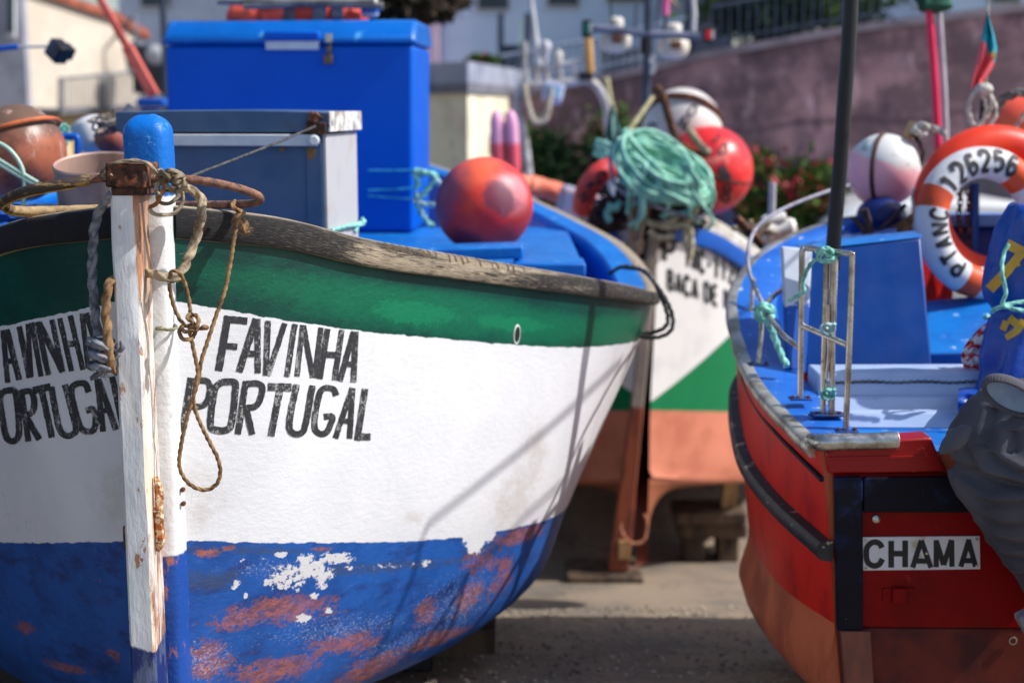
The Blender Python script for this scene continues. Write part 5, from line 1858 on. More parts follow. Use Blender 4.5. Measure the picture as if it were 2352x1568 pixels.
ant = g.mix(g.step(g.noise(8, 6, .6, stretch=(1, 1, .5)), .4, .68), lin(208, 110, 74), lin(172, 86, 60))
g.color(g.mix(g.step(V, 2.01, 1.99), red, ant))
g.bump(g.noise(30, 6, .6), .18, .006)
hull3 = mb.build('hull', g.m, boat3, smooth=45)
BV3 = bvh_of(hull3)
# transom panel, frame, cap
def tq(px, py, dy=0.0):
    p = Q(px, py, YT + dy)
    return p


def tplate(name, poly, m, y0, y1, parent=boat3, bevel=.003, smooth=35):
    a = [Q(x, y, YT) + Vector((0, y0, 0)) for x, y in poly]
    mb = MB()
    mb.prism(a, (0, y1 - y0, 0))
    return mb.build(name, m, parent, bevel=bevel, smooth=smooth)


g = NG('transom_red', .45, spec=.15)
rd = g.mix(g.step(g.noise(5, 6, .6), .4, .7), lin(138, 2, 10), lin(116, 2, 8))
rd = g.mix(g.math('MULTIPLY', g.step(g.noise(26, 6, .65), .64, .7), .3), rd, lin(170, 60, 58))
g.color(rd)
g.rough(g.math('MULTIPLY_ADD', g.noise(20, 4), .3, .3))
g.bump(g.noise(24, 5, .6, stretch=(1, 1, .4)), .12, .004)
M_tr = g.m
tplate('transom', [(1912, 1086), (2600, 1078), (2600, 1440), (1918, 1436)], M_tr, -.012, -.001)
tplate('transom_bottom', [(1918, 1438), (2600, 1442), (2600, 1800), (1960, 1800), (1930, 1568)], mat('brown_antifouling', lin(112, 48, 40), lin(76, 38, 38), 5, .55, bump=.2, bscale=20, spec=.15), -.0105, -.001)
tplate('stern_post', [(1925, 1438), (1992, 1438), (2004, 1640), (1940, 1640)], mat('stern_post_brown', lin(140, 78, 62), lin(104, 64, 56), 7, .6, bump=.3, stretch=(1, 1, .3), c3=lin(190, 160, 140), s3=20, t3=(.66, .7)), -.038, -.011)
g = NG('black_blue_frame', .5, spec=.15)
fb = g.mix(g.step(g.noise(9, 6, .65), .5, .68), (.006, .007, .014, 1), (.010, .020, .07, 1))
g.color(g.mix(g.step(g.noise(44, 6, .65), .68, .72), fb, lin(130, 120, 116)))
g.bump(g.noise(30, 5), .2)
M_fr = g.m
tplate('corner_timber', [(1910, 1090), (1975, 1088), (1977, 1438), (1917, 1438)], M_fr, -.034, -.0115, bevel=.005)
tplate('transom_beam', [(1977, 1091), (2440, 1086), (2440, 1172), (1977, 1170)], M_fr, -.030, -.0115, bevel=.005)
tplate('transom_cap', [(1893, 1034), (1900, 1084), (2171, 1079), (2150, 1040), (2134, 1000), (2070, 1004), (1960, 1012)], mat('cap_red', lin(160, 12, 18), lin(136, 10, 14), 5, .35, bump=.12, bscale=30, c3=lin(215, 120, 108), s3=24, t3=(.64, .7)), -.022, .06, bevel=.006)
tplate('cap_moulding', [(1894, 1044), (2152, 1040), (2154, 1046), (1895, 1051)], mat('cap_red', (0, 0, 0)), -.0255, -.0225, bevel=.001)
# name plate
pl = tplate('name_plate', [(1978, 1229), (2246, 1226), (2247, 1302), (1979, 1305)], mat('plate_white', (.72, .71, .74), (.64, .63, .66), 7, .45, bump=.08, c3=lin(190, 178, 150), s3=5, t3=(.58, .66)), -.017, -.0125, bevel=.001)
CH = {'C': [[(.98, .98), (.75, 1.34), (.3, 1.36), (.02, 1.0), (.02, .5), (.3, .14), (.75, .16), (.98, .52)]]}
lm = MB()
def chama(x0, strokes, w):
    letters(lm, [([(x0 + p[0], p[1]) for p in poly], w) for poly in strokes], lambda x, y, o: Q(x, y, YT) + Vector((0, -.017 - o, 0)), .0008, 2.0, 0.0, .0001)


chama(0, [[(2022, 1253), (2016, 1243), (2002, 1240), (1989, 1250), (1986, 1268), (1990, 1286), (2003, 1294), (2016, 1290), (2023, 1278)]], 13)
chama(0, [[(2043, 1237), (2043, 1298)], [(2075, 1236), (2075, 1297)], [(2043, 1266), (2075, 1266)]], 13)
chama(0, [[(2112, 1236), (2092, 1298)], [(2112, 1236), (2134, 1298)], [(2099, 1283), (2127, 1283)]], 12)
chama(0, [[(2146, 1235), (2146, 1297)], [(2146, 1237), (2163, 1292)], [(2163, 1292), (2181, 1235)], [(2181, 1235), (2182, 1296)]], 12)
chama(0, [[(2221, 1234), (2202, 1296)], [(2219, 1234), (2236, 1296)], [(2209, 1282), (2230, 1282)]], 12)
lm.build('lettering', mat('plate_black', (.012, .013, .018), (.02, .02, .026), 12, .45, bump=0), pl, smooth=60)
for x, y in ((1985, 1236), (2239, 1233), (1986, 1299), (2239, 1294), (2124, 1266)):
    mb = MB()
    mb.lathe(Q(x, y, YT) + Vector((0, -.0172, 0)), [(.0, 0), (.0042, 0), (.003, .002), (0, .0025)], 10, Matrix.Rotation(radians(90), 3, 'X'))
    mb.build('screw', M_steel, pl)
mb = MB()
mb.lathe(Q(2009, 1187, YT) + Vector((0, -.012, 0)), [(.0, 0), (.0125, 0), (.011, .008), (.006, .012), (0, .013)], 20, Matrix.Rotation(radians(90), 3, 'X'))
mb.build('steel_stud', M_chrome, boat3)
lt = tplate('latch_plate', [(2024, 1346), (2096, 1344), (2096, 1376), (2024, 1377)], M_tr, -.016, -.0125, bevel=.002)
tplate('latch_bar', [(2044, 1344), (2078, 1343), (2078, 1380), (2044, 1381)], M_tr, -.026, -.0163, bevel=.004, parent=lt)
for x in (2033, 2087):
    mb = MB()
    mb.lathe(Q(x, 1361, YT) + Vector((0, -.0165, 0)), [(.0, 0), (.004, 0), (.003, .002), (0, .0025)], 10, Matrix.Rotation(radians(90), 3, 'X'))
    mb.build('screw', M_tr, lt)
mb = MB()
mb.torus(Q(2322, 1466, YT) + Vector((0, -.016, 0)), .010, .0022, None, 20, 8)
mb.build('ring_bolt', M_steel, boat3)
# side moulding under the gunwale and rub strake
def side_strip(name, f, yr, prof, m, smooth=40, wob=0.0):
    rr = []
    for Y in yr:
        b, z = f(Y)
        b2 = f(Y + .01)[0]
        b1 = f(Y - .01)[0] if Y - .01 >= YT else b * 2 - b2
        x = xc3(Y) - b
        t = Vector((-(b2 - b1) + .0022, .02, 0)).normalized()
        nrm = Vector((-t.y, t.x, 0))
        k = 1 + wob * mnoise.noise(Vector((Y * 9, 0, 2)))
        rr.append([Vector((x, Y, z)) + nrm * (q * k) + Vector((0, 0, h * k)) for q, h in prof])
    mb = MB()
    mb.grid(rr, closed_u=True)
    n = len(prof)
    mb.f.append(tuple(range(n)))
    mb.f.append(tuple(len(mb.v) - 1 - i for i in range(n)))
    return mb.build(name, m, boat3, smooth=smooth)


yr_ = [YT - .02 + .02 * i for i in range(66)] + [5.03 + .03 * i for i in range(25)]
yr_[0] = YT - .012
side_strip('rub_strake', S3, [y for y in yr_ if y < 5.7], [(-.004, .028), (.030, .022), (.038, .012), (.038, -.016), (.030, -.026), (-.004, -.030)], mat('strake_black', lin(46, 46, 50), lin(28, 30, 38), 9, .5, bump=.3, bscale=40, c3=lin(176, 166, 150), s3=26, t3=(.60, .66), stretch=(1, .4, 1)))
M_tin = mat('worn_tin', lin(206, 202, 190), lin(150, 144, 132), 9, .42, .55, bump=.5, bscale=14, bdist=.01, c3=lin(205, 200, 186), s3=16, t3=(.55, .66))
side_strip('sheet_metal_strip', G3, [y for y in yr_ if 3.74 < y < 5.7], [(-.004, -.034), (.012, -.034), (.022, -.018), (.021, -.002), (.010, .007), (-.016, .008)], M_tin, 60, .22)
side_strip('sheer_moulding', lambda Y: (G3(Y)[0] - .004, G3(Y)[1] - .075), [y for y in yr_ if y < 5.7], [(-.006, -.006), (.006, -.006), (.006, .003), (-.006, .006)], g.m)
mb = MB()
cw = Q(1885, 1030, YT - .012)
p = spline([Q(1866, 1012, YT + .06), Q(1888, 1016, YT - .012), Q(1930, 1014, YT - .022), Q(2000, 1013, YT - .022), Q(2060, 1011, YT - .022)], 8)
mb.tube(p, [.022] * 4 + [.0235] * (len(p) - 4), 18, wob=.05)
mb.build('steel_corner_roll', M_chrome, boat3, smooth=60)
mb = MB()
mb.torus(Q(2060, 1011, YT - .022), .0222, .0022, Matrix.Rotation(radians(90), 3, 'Z'), 24, 8)
mb.build('roll_end', M_tin, boat3)
# blue side deck with chipped edges
g = NG('side_deck_blue', .4)
b1_ = g.mix(g.step(g.noise(6, 5, .6), .42, .66), lin(38, 110, 205), lin(28, 92, 186))
b1_ = g.mix(g.step(g.noise(26, 7, .68), .62, .655), b1_, lin(186, 200, 220))
g.color(b1_)
g.bump(g.noise(26, 6), .25, .004)
M_sd = g.m
rr = []
for Y in [y for y in yr_ if y < 5.72][1:]:
    b, z = G3(Y)
    w = .155 if Y < 5.3 else max(.04, .155 - (Y - 5.3) * .2)
    rr.append([Vector((xc3(Y) - b + q, Y, z + h)) for q, h in ((.012, .004), (.04, .007), (w - .015, .007), (w, .001), (w, -.03), (w - .02, -.045))])
mb = MB()
mb.grid(rr)
mb.build('side_deck', M_sd, boat3)
rr = []
for Y in [YT + .03 + .1 * i for i in range(20)]:
    b, z = G3(Y)
    w = .155 if Y < 5.3 else max(.04, .155 - (Y - 5.3) * .2)
    rr.append([Vector((xc3(Y) - b + w - .01, Y, z - h)) for h in (.02, .2, .4)])
mb = MB()
mb.grid(rr)
mb.build('inner_side', M_blue_paint, boat3)
mb = MB()
mb.grid([[Vector((xc3(Y) + t * max(.03, G3(Y)[0] - .06), Y, .80)) for t in (-1, 0, 1)] for Y in [YT + .03 + .2 * i for i in range(10)]])
mb.build('deck_floor', M_blue_light, boat3)
# right hand rail (outside the frame, closes the boat)
rr = []
for Y in [y for y in yr_ if y < 5.72][1:]:
    b, z = G3(Y)
    rr.append([Vector((xc3(Y) + b + q, Y, z + h)) for q, h in ((0, -.03), (.02, -.03), (.02, .008), (-.14, .008), (-.14, -.03))])
mb = MB()
mb.grid(rr, closed_u=True)
mb.build('side_deck', M_sd, boat3)
# inner stern ledge (pale blue) seen over the transom
mb = MB()
a, b = Q(1930, 1002, YT + .05), Q(2420, 1076, YT + .02)
mb.hexa([Q(1985, 1012, YT + .065), Q(2500, 1085, YT + .065), Q(2500, 1000, YT + .30), Q(1965, 985, YT + .30)], [Q(1985, 1012, YT + .065) - Vector((0, 0, .03)), Q(2500, 1085, YT + .065) - Vector((0, 0, .03)), Q(2500, 1000, YT + .30) - Vector((0, 0, .03)), Q(1965, 985, YT + .30) - Vector((0, 0, .03))])
mb.build('stern_ledge', M_blue_light, boat3, bevel=.004)
# white plank bench with a chain
M_plank = mat('bench_pale_blue', (.42, .53, .76), (.36, .48, .72), 6, .4, bump=.12, bscale=24, c3=lin(120, 150, 205), s3=10, t3=(.6, .7))
for (y0, y1, Yb, nm) in ((946, 984, 4.02, 'bench_plank'), (912, 944, 4.10, 'bench_plank'), (856, 910, 4.16, 'bench_plank')):
    mb = MB()
    f = [Q(1880, y1, Yb), Q(2420, y1 + 2, Yb), Q(2420, y0, Yb + .03), Q(1880, y0 + 2, Yb + .03)]
    mb.hexa(f, [v + Vector((0, .05 if y0 > 870 else .16, -.0)) for v in f])
    mb.build(nm, M_plank, boat3, bevel=.006)
chn = thing('chain', 'thin dark chain lying along the white bench of the red boat', 'chain', Q(2050, 878, 4.15))
mb = MB()
for i in range(44):
    x = 1902 + i * 8
    p = Q(x, 878 + 1.5 * sin(i * .4), 4.178)
    mb.torus(p, .0075, .0018, Matrix.Rotation(radians(90 * (i % 2)), 3, 'X') @ Matrix.Rotation(radians(10), 3, 'Y') @ Matrix.Diagonal((1.25, 1, .7)).to_3x3(), 10, 6)
mb.build('chain_links', mat('chain_grey', lin(96, 100, 112), lin(60, 62, 70), 30, .5, .5), chn)
# blue engine box with sloping end and a flaking white end board
eb = MB()
f = [Q(1850, 857, 4.42), Q(2141, 846, 4.42), Q(2116, 545, 4.60), Q(1838, 576, 4.60)]
eb.hexa(f, [v + Vector((.02, .16, 0)) for v in f])
M_ebox = mat('engine_box_blue', (0.0, .05, .27), (0.0, .04, .23), 4, .36, bump=.15, bscale=20, c3=lin(50, 110, 190), s3=30, t3=(.7, .76))
eb.build('engine_box', M_ebox, boat3, bevel=.008)
mb = MB()
f = [Q(1838, 576, 4.595), Q(2116, 545, 4.595), Q(2118, 540, 4.62), Q(1836, 570, 4.62)]
mb.hexa(f, [v + Vector((.02, .17, 0)) for v in f])
mb.build('engine_box_rim', M_blue_light, boat3, bevel=.003)
g = NG('flaking_white_board', .6)
oz = g.sep(g.tc())[2]
zz = g.math('MULTIPLY_ADD', g.math('SUBTRACT', g.noise(22, 6, .65), .5), .16, oz)
zc_ = Q(1815, 700, 4.5).z
g.color(g.mix(g.step(zz, zc_ - .004, zc_ + .004), (0.0, .08, .42, 1), g.mix(g.noise(9, 4), (.62, .66, .74, 1), (.50, .55, .66, 1))))
g.bump(g.noise(24, 6), .3, .004)
mb = MB()
f = [Q(1810, 846, 4.40), Q(1852, 858, 4.405), Q(1866, 574, 4.585), Q(1797, 568, 4.585)]
mb.hexa(f, [v + Vector((0, .045, 0)) for v in f])
mb.build('end_board', g.m, boat3, bevel=.005)
# blue hatch deck behind, right
mb = MB()
f = [Q(2120, 812, 4.75), Q(2420, 800, 4.75), Q(2420, 660, 5.2), Q(2130, 690, 5.2)]
mb.hexa(f, [v - Vector((0, 0, .06)) for v in f])
mb.build('hatch_lid', M_blue_light, boat3, bevel=.006)
mb = MB()
f = [Q(2136, 848, 4.74), Q(2420, 850, 4.74), Q(2420, 806, 4.74), Q(2130, 814, 4.74)]
mb.hexa(f, [v + Vector((0, .06, 0)) for v in f])
mb.build('hatch_coaming', M_ebox, boat3, bevel=.004)
# fore cabin: low blue bulkhead and coaming seen between the gear
mb = MB()
f = [Q(1700, 640, 5.15), Q(2060, 545, 5.15), Q(2060, 520, 5.35), Q(1790, 566, 5.45)]
mb.hexa(f, [v - Vector((0, 0, .05)) for v in f])
mb.build('fore_deck', mat('foredeck_blue', lin(120, 140, 200), lin(90, 116, 190), 6, .5, bump=.15), boat3, bevel=.004)
mb = MB()
f = [Q(2140, 590, 5.4), Q(2440, 590, 5.4), Q(2440, 502, 5.5), Q(2140, 510, 5.5)]
mb.hexa(f, [v + Vector((0, .05, 0)) for v in f])
mb.build('bulkhead', mat('bulkhead_navy', (0, .022, .16), (0, .03, .2), 4, .4), boat3, bevel=.004)
mb = MB()
f = [Q(2130, 522, 5.46), Q(2440, 520, 5.46), Q(2440, 492, 5.46), Q(2130, 494, 5.46)]
mb.hexa(f, [v + Vector((0, .12, 0)) for v in f])
mb.build('bulkhead_rail', mat('rail_pale_blue', lin(110, 158, 222), lin(90, 136, 205), 5, .4), boat3, bevel=.008)

# ---- stainless rails
rl = thing('steel_handrail', 'stainless steel handrail with tied uprights bolted to the corner of the red boat', 'handrail', Q(1890, 945, 4.0))
def rod(pl, Y=None, r=.0085, name='rail_tube', parent=rl, m=M_steel, seg=12):
    mb = MB()
    mb.tube(spline(QL(pl, Y), 5), r, seg)
    return mb.build(name, m, parent, smooth=60)


rod([(1838, 912, 4.03), (1840, 760, 4.03), (1842, 600, 4.03), (1843, 574, 4.03), (1852, 570, 4.03), (1900, 576, 3.95), (1944, 582, 3.88), (1955, 584, 3.87), (1957, 596, 3.87), (1952, 760, 3.86), (1943, 985, 3.85)])
rod([(1840, 746, 4.03), (1890, 768, 3.95), (1946, 792, 3.87)])
rod([(1890, 948, 3.94), (1894, 770, 3.945), (1899, 590, 3.95)])
rod([(1911, 948, 3.93), (1912, 770, 3.935), (1915, 590, 3.94)])
rod([(1898, 880, 3.93), (1906, 940, 3.93)], None, .004)
rod([(1900, 700, 3.93), (1904, 800, 3.93), (1898, 870, 3.93)], None, .005)
rod([(1838, 800, 4.04), (1800, 770, 4.16), (1768, 730, 4.3), (1752, 712, 4.42)])
rod([(1742, 834, 4.34), (1748, 770, 4.36), (1752, 712, 4.42), (1776, 680, 4.55), (1800, 662, 4.7)])
rod([(1720, 748, 4.85), (1727, 690, 4.88), (1731, 640, 4.92)])
for (x, y, Y) in ((1838, 913, 4.03), (1901, 949, 3.94), (1943, 987, 3.85), (1742, 835, 4.34), (1720, 749, 4.85)):
    p = Q(x, y, Y)
    mb = MB()
    w = .032 if x != 1901 else .045
    mb.box(p + Vector((0, 0, -.002)), (w * 2, w * 1.3, .006))
    fp = mb.build('foot_plate', mat('footplate_blue', lin(30, 70, 140), lin(60, 56, 56), 20, .5, .2), rl, bevel=.002)
    for sx in (-.7, .7):
        mb = MB()
        mb.lathe(p + Vector((w * sx, -.008, .001)), [(.006, 0), (.006, .004), (.003, .007), (0, .007)], 8)
        mb.build('bolt', M_rust, fp)
tie = thing('cord', 'mint green cord lashing the top of the steel uprights, its tail hanging left', 'rope', Q(1890, 585, 3.93))
kx = [(1876, 580), (1890, 572), (1906, 574), (1920, 584), (1914, 596), (1896, 600), (1880, 594), (1886, 578), (1904, 586), (1918, 592), (1900, 570), (1884, 586)]
add_rope(tie, [Q(x, y, 3.92 - .014 * ((i * 5) % 3)) for i, (x, y) in enumerate(kx)], .0062, M_rope_teal, pitch=.025, n=8)
add_rope(tie, QL([(1880, 592, 3.94), (1864, 604, 3.97), (1852, 624, 3.99), (1844, 650, 4.0), (1846, 668, 4.0), (1830, 680, 4.02), (1812, 690, 4.05)]), .0055, M_rope_teal, pitch=.025)
tie = thing('cord', 'pale cord tied round the middle and foot of the steel uprights', 'rope', Q(1900, 760, 3.92))
for cy0 in (755, 905):
    kx = [(1886, cy0), (1900, cy0 - 10), (1916, cy0 - 4), (1910, cy0 + 8), (1892, cy0 + 10), (1888, cy0 - 6), (1904, cy0 + 2), (1918, cy0 - 12)]
    add_rope(tie, [Q(x, y, 3.925 - .012 * ((i * 5) % 3)) for i, (x, y) in enumerate(kx)], .005, M_rope_teal if cy0 > 800 else mat('rope_pale', (0, 0, 0)), pitch=.025, n=8)
tie = thing('mooring_rope', 'mint green rope knotted on the bent rail, its tail going down to the deck', 'rope', Q(1756, 720, 4.38))
kx = [(1736, 712), (1750, 702), (1768, 706), (1774, 722), (1760, 734), (1742, 728), (1740, 714), (1756, 710), (1770, 716), (1764, 728), (1746, 722), (1752, 704), (1772, 712), (1768, 738)]
add_rope(tie, [Q(x, y, 4.36 - .022 * ((i * 5) % 3)) for i, (x, y) in enumerate(kx)], .0105, M_rope_teal, pitch=.035, n=8, name='knot')
add_rope(tie, QL([(1758, 732, 4.34), (1772, 756, 4.33), (1782, 784, 4.33), (1796, 818, 4.32), (1808, 842, 4.30)]), .010, M_rope_teal, pitch=.035)
rope('cable', 'pale grey cable arching up from the bent rail toward the pink buoy', QL([(1756, 706, 4.40), (1738, 668, 4.5), (1722, 628, 4.6), (1718, 590, 4.75), (1724, 550, 4.9), (1744, 516, 5.1), (1780, 490, 5.2), (1830, 466, 5.3), (1900, 440, 5.4), (1958, 424, 5.5)]), .0072, mat('cable_grey', lin(160, 158, 168), lin(122, 118, 132), 12, .45, bump=.05), lobes=0, wob=.03, n=12, cat='cable')
# black pole
pole = thing('black_pole', 'slightly bowed black plastic pole standing up from the steel rail', 'pole', Q(1911, 580, 4.5))
mb = MB()
mb.tube(spline(QL([(1912, 620, 4.5), (1916, 540, 4.5), (1928, 400, 4.5), (1940, 230, 4.5), (1948, 120, 4.5), (1954, 0, 4.5), (1958, -140, 4.5)]), 8), .0235, 20)
mb.build('pole_tube', mat('pole_black', (.010, .012, .017), (.008, .009, .013), 10, .36, bump=.03), pole)
mb = MB()
mb.tube(QL([(1916, 580, 4.5), (1911, 720, 4.40), (1906, 860, 4.32)]), .013, 10)
mb.build('pole_base', M_steel, pole)

# ---- right hand gear
pb, c, r = buoy('buoy', 'pale pink buoy with white cap and brown strap left of the life rings', 2028, 390, 84, 5.6, None or mat('pink_buoy', lin(246, 176, 182), lin(238, 160, 172), 4, .35, bump=.04), (.98, 1, 1), 'round buoys') if False else (None, None, None)
g = NG('pink_white_buoy', .35)
gz = g.sep(g.tc('Generated'))
v_ = g.math('ADD', g.math('MULTIPLY_ADD', g.noise(9, 5), .3, gz[2]), g.math('MULTIPLY', gz[0], .35))
cc = g.mix(g.step(v_, .88, 1.0), lin(244, 176, 184), (.72, .72, .70, 1))
g.color(g.mix(g.math('MULTIPLY', g.step(g.noise(16, 6, .6), .56, .64), g.step(v_, .86, 1.0)), cc, lin(150, 170, 176)))
pb, c, r = buoy('buoy', 'pale pink buoy with white top and brown strap left of the life rings', 2029, 392, 84, 5.6, g.m, (.99, 1, 1), 'round buoys', noise=.004)
mb = MB()
mb.torus(c, r * 1.0, .009, Matrix.Rotation(radians(58), 3, 'Z') @ Matrix.Rotation(radians(10), 3, 'Y'), 60, 8)
mb.build('strap', mat('strap_brown', (0, 0, 0)), pb)
mb = MB()
mb.tube(QL([(2086, 318, 5.6), (2100, 280, 5.6)]), .022, 10, wob=.2)
mb.build('eye', mat('raw_wood', (0, 0, 0)), pb)
t = thing('mooring_rope', 'white rope knotted on the eye of the pink buoy', 'rope', Q(2110, 295, 5.57))
kx = [(2096, 304), (2108, 290), (2122, 288), (2130, 298), (2118, 308), (2104, 300), (2112, 290), (2126, 302)]
add_rope(t, [Q(x, y, 5.57 - .02 * (i % 3)) for i, (x, y) in enumerate(kx)], .0125, M_rope_white, n=7)
add_rope(t, QL([(2128, 294, 5.57), (2150, 296, 5.56), (2172, 308, 5.55)]), .0125, M_rope_white)
add_rope(t, QL([(2098, 306, 5.57), (2112, 330, 5.56), (2120, 356, 5.55), (2110, 380, 5.55)]), .008, M_net2)
nb, c, r = buoy('buoy', 'navy blue buoy tucked under the pink one', 2024, 500, 52, 5.5, mat('navy_buoy', (.004, .02, .14), (.004, .016, .1), 5, .4), (1.1, 1, .95), 'round buoys', noise=.03)
bk = thing('strap_bundle', 'brown straps and rusty iron pieces heaped behind the blue engine box', 'straps', Q(2000, 530, 5.6))
for pl, r_ in (([(1984, 480), (1996, 520), (2000, 560)], .016), ([(2080, 470), (2040, 510), (2000, 545)], .008), ([(2050, 540), (2080, 520), (2110, 500)], .03), ([(1960, 500), (1984, 530), (1994, 560)], .010), ([(1990, 540), (2030, 548), (2080, 545)], .014)):
    mb = MB()
    mb.tube(spline(QL(pl, 5.35), 5), r_, 9, wob=.3)
    mb.build('strap', M_net2 if r_ < .02 else mat('ochre_iron', lin(176, 120, 60), lin(90, 60, 44), 12, .7), bk)
for (x, y) in ((2060, 530), (2040, 520)):
    add_rope(bk, [Q(x + 14 * cos(i * 1.9), y + 10 * sin(i * 2.3), 5.6) for i in range(7)], .008, M_rope_teal, n=6, name='cord_end')

# life rings
YR = 5.2
kR = YR / FPX
def ring_thing(label, px, py, Rpx, rpx, Y, m, Mrot, group='life rings'):
    c = Q(px, py, Y)
    t = thing('life_ring', label, 'life ring', (c.x, c.y, c.z - (Rpx + rpx) / FPX * Y), group)
    mb = MB()
    mb.torus(c, Rpx / FPX * Y, rpx / FPX * Y, Mrot, 72, 20)
    mb.build('ring_body', m, t, smooth=80)
    return t, c


g = NG('orange_ring_plastic', .45)
g.color(g.mix(g.step(g.noise(5, 5), .45, .7), lin(238, 62, 30), lin(214, 48, 28)))
g.bump(g.noise(20, 5), .12)
MA_ = Matrix.Rotation(radians(6), 3, 'Z') @ Matrix.Rotation(radians(-6), 3, 'X')
ra, cA = ring_thing('big plain orange life ring, the rear one of the pair on the red boat', 2282, 480, 150, 42, 5.36, g.m, MA_)
mb = MB()
pts = []
for i in range(14):
    a = radians(168 + i * 3.4)
    rr_ = (150 + 42) / FPX * 5.36 + .006
    pts.append(cA + MA_ @ Vector((rr_ * cos(a), -.02 + .015 * sin(i), rr_ * sin(a) + (.012 if i % 8 < 4 else 0))))
mb.tube(pts, .006, 8)
mb.build('grab_line', M_rope_white, ra)
# white/orange ring: bands by angle
g = NG('banded_ring_plastic', .45)
au = g.sep(g.tc('UV'))[0]
whites = g.mix(g.step(g.noise(6, 6, .6), .45, .72), (.70, .70, .71, 1), (.56, .57, .60, 1))
oran = g.mix(g.step(g.noise(7, 5), .45, .7), lin(226, 84, 34), lin(180, 66, 34))
m_ = None
for a0, a1 in ((148, 166), (240, 256), (40, 62), (322, 346)):
    lo, hi = a0 / 360.0, a1 / 360.0
    s_ = g.math('MULTIPLY', g.step(au, lo - .001, lo + .001), g.step(au, hi + .001, hi - .001))
    m_ = s_ if m_ is None else g.math('MAXIMUM', m_, s_)
g.color(g.mix(m_, whites, oran))
g.bump(g.noise(22, 5), .12)
MB_ = Matrix.Rotation(radians(16), 3, 'Z') @ Matrix.Rotation(radians(-10), 3, 'X')
rbz, cB = ring_thing('white life ring with orange bands and painted black number, front one of the pair', 2262, 512, 139, 37, YR, g.m, MB_)
RBV = bvh_of(rbz.children[0])
RM, rm = 139 * kR, 37 * kR
def ring_text(mb, s, a0, a1, h, w=.25, flip=False):
    """characters spread from angle a0 to a1 round the front of the ring"""
    n = len(s)
    for i, ch in enumerate(s):
        a = radians(a0 + (a1 - a0) * i / max(1, n - 1))
        st_, wd_ = text_strokes(ch, w, .3, .75)
        def f(x, y, o):
            X = (x - .38) / 1.5 * h
            Yy = (y - .75) / 1.5 * h
            sg = -1
            ang = a + sg * X / RM * 1.0
            rr_ = RM + Yy * 1.0
            b = math.acos(max(-1, min(1, (rr_ - RM) / rm)))
            n_ = Vector(((cos(b)) * cos(ang), -sin(b), cos(b) * sin(ang)))
            q = Vector((RM * cos(ang), 0, RM * sin(ang))) + n_ * (rm + o)
            return cB + MB_ @ q
        letters(mb, st_, f, .0025, .1)


mb = MB()
ring_text(mb, '126256', 141, 66, .070, .34)
mb.build('number_lettering', M_mark, rbz, smooth=60)
mb = MB()
ring_text(mb, 'PTANC', 226, 172, .062, .32)
ring_text(mb, 'C', 270, 270, .062, .32)
mb.build('port_lettering', M_mark, rbz, smooth=60)
ob_ = thing('buoy', 'orange buoy top showing above the rear life ring at the frame edge', 'buoy', Q(2352, 330, 6.1), 'round buoys')
mb = MB()
mb.ball(Q(2352, 304, 6.1), .185, 36, 20, (1, 1, .9), noise=.03)
mb.build('float_body', mat('orange_top', lin(250, 96, 74), lin(240, 130, 60), 4, .4), ob_)
add_rope(ob_, QL([(2285, 262, 5.57), (2300, 232, 5.57), (2330, 216, 5.56), (2370, 212, 5.56)]), .016, mat('rope_mottled', lin(120, 116, 116), lin(50, 50, 52), 30, .9), pitch=.05, name='edge_rope')
add_rope(ob_, QL([(2318, 312, 5.55), (2340, 282, 5.53), (2360, 250, 5.53)]), .007, M_rope_white, name='grab_line')
# post and chains seen through the ring
bp_ = thing('blue_post', 'slim blue post standing behind the white life ring', 'post', Q(2236, 600, 5.4))
mb = MB()
mb.tube(QL([(2236, 610, 5.4), (2238, 420, 5.4)]), .019, 12)
mb.build('post', M_ebox, bp_)
for i, x in enumerate((2204, 2224)):
    t = thing('chain', ['rusty chain hanging inside the life ring, left of the pair', 'rusty chain hanging beside the slim blue post'][i], 'chain', Q(x, 600, 5.38), 'hanging chains')
    mb = MB()
    for k in range(13):
        mb.torus(Q(x + 2 * sin(k), 440 + k * 12.5, 5.38), .014, .004, Matrix.Rotation(radians(90 * (k % 2)), 3, 'Z') @ Matrix.Diagonal((.7, 1, 1.1)).to_3x3(), 12, 6)
    mb.build('chain_links', M_rust, t)
# flag on its staff
fg = thing('flag', 'small drooping flag, turquoise over pink red, above the life rings', 'flag', Q(2250, 220, 5.6))
mb = MB()
mb.tube(QL([(2262, 260, 5.6), (2268, 130, 5.6), (2270, -20, 5.6)]), .005, 8)
mb.build('flag_staff', M_steel, fg)
g = NG('flag_cloth', .75)
oz = g.sep(g.tc())
fz = g.math('MULTIPLY_ADD', oz[0], 1.6, oz[2])
g.color(g.mix(g.step(fz, .195, .205), lin(238, 96, 104), lin(30, 160, 180)))
rows = []
outl = [(26, 2268, 2270), (50, 2262, 2275), (80, 2256, 2284), (110, 2250, 2290), (130, 2246, 2288), (150, 2240, 2278), (175, 2234, 2262), (200, 2230, 2254)]
for i, (y, xa, xb) in enumerate(outl):
    rows.append([Q(xa + (xb - xa) * j / 8, y + (10 * j / 8 if i > 4 else 3 * j / 8), 5.58 + .018 * sin(j * 1.5 + i * .5)) for j in range(9)])
mb = MB()
mb.grid(rows)
fc = mb.build('flag_cloth', g.m, fg)
mb = MB()
mb.hexa(QL([(2276, 124), (2286, 116), (2288, 132), (2280, 140)], 5.56), QL([(2276, 124), (2286, 116), (2288, 132), (2280, 140)], 5.575))
mb.build('emblem', mat('flag_yellow', lin(214, 190, 90), lin(200, 120, 80), 30, .7), fc)
wl = thing('mooring_rope', 'looped white and grey line hanging under the small flag', 'rope', Q(2252, 260, 5.55))
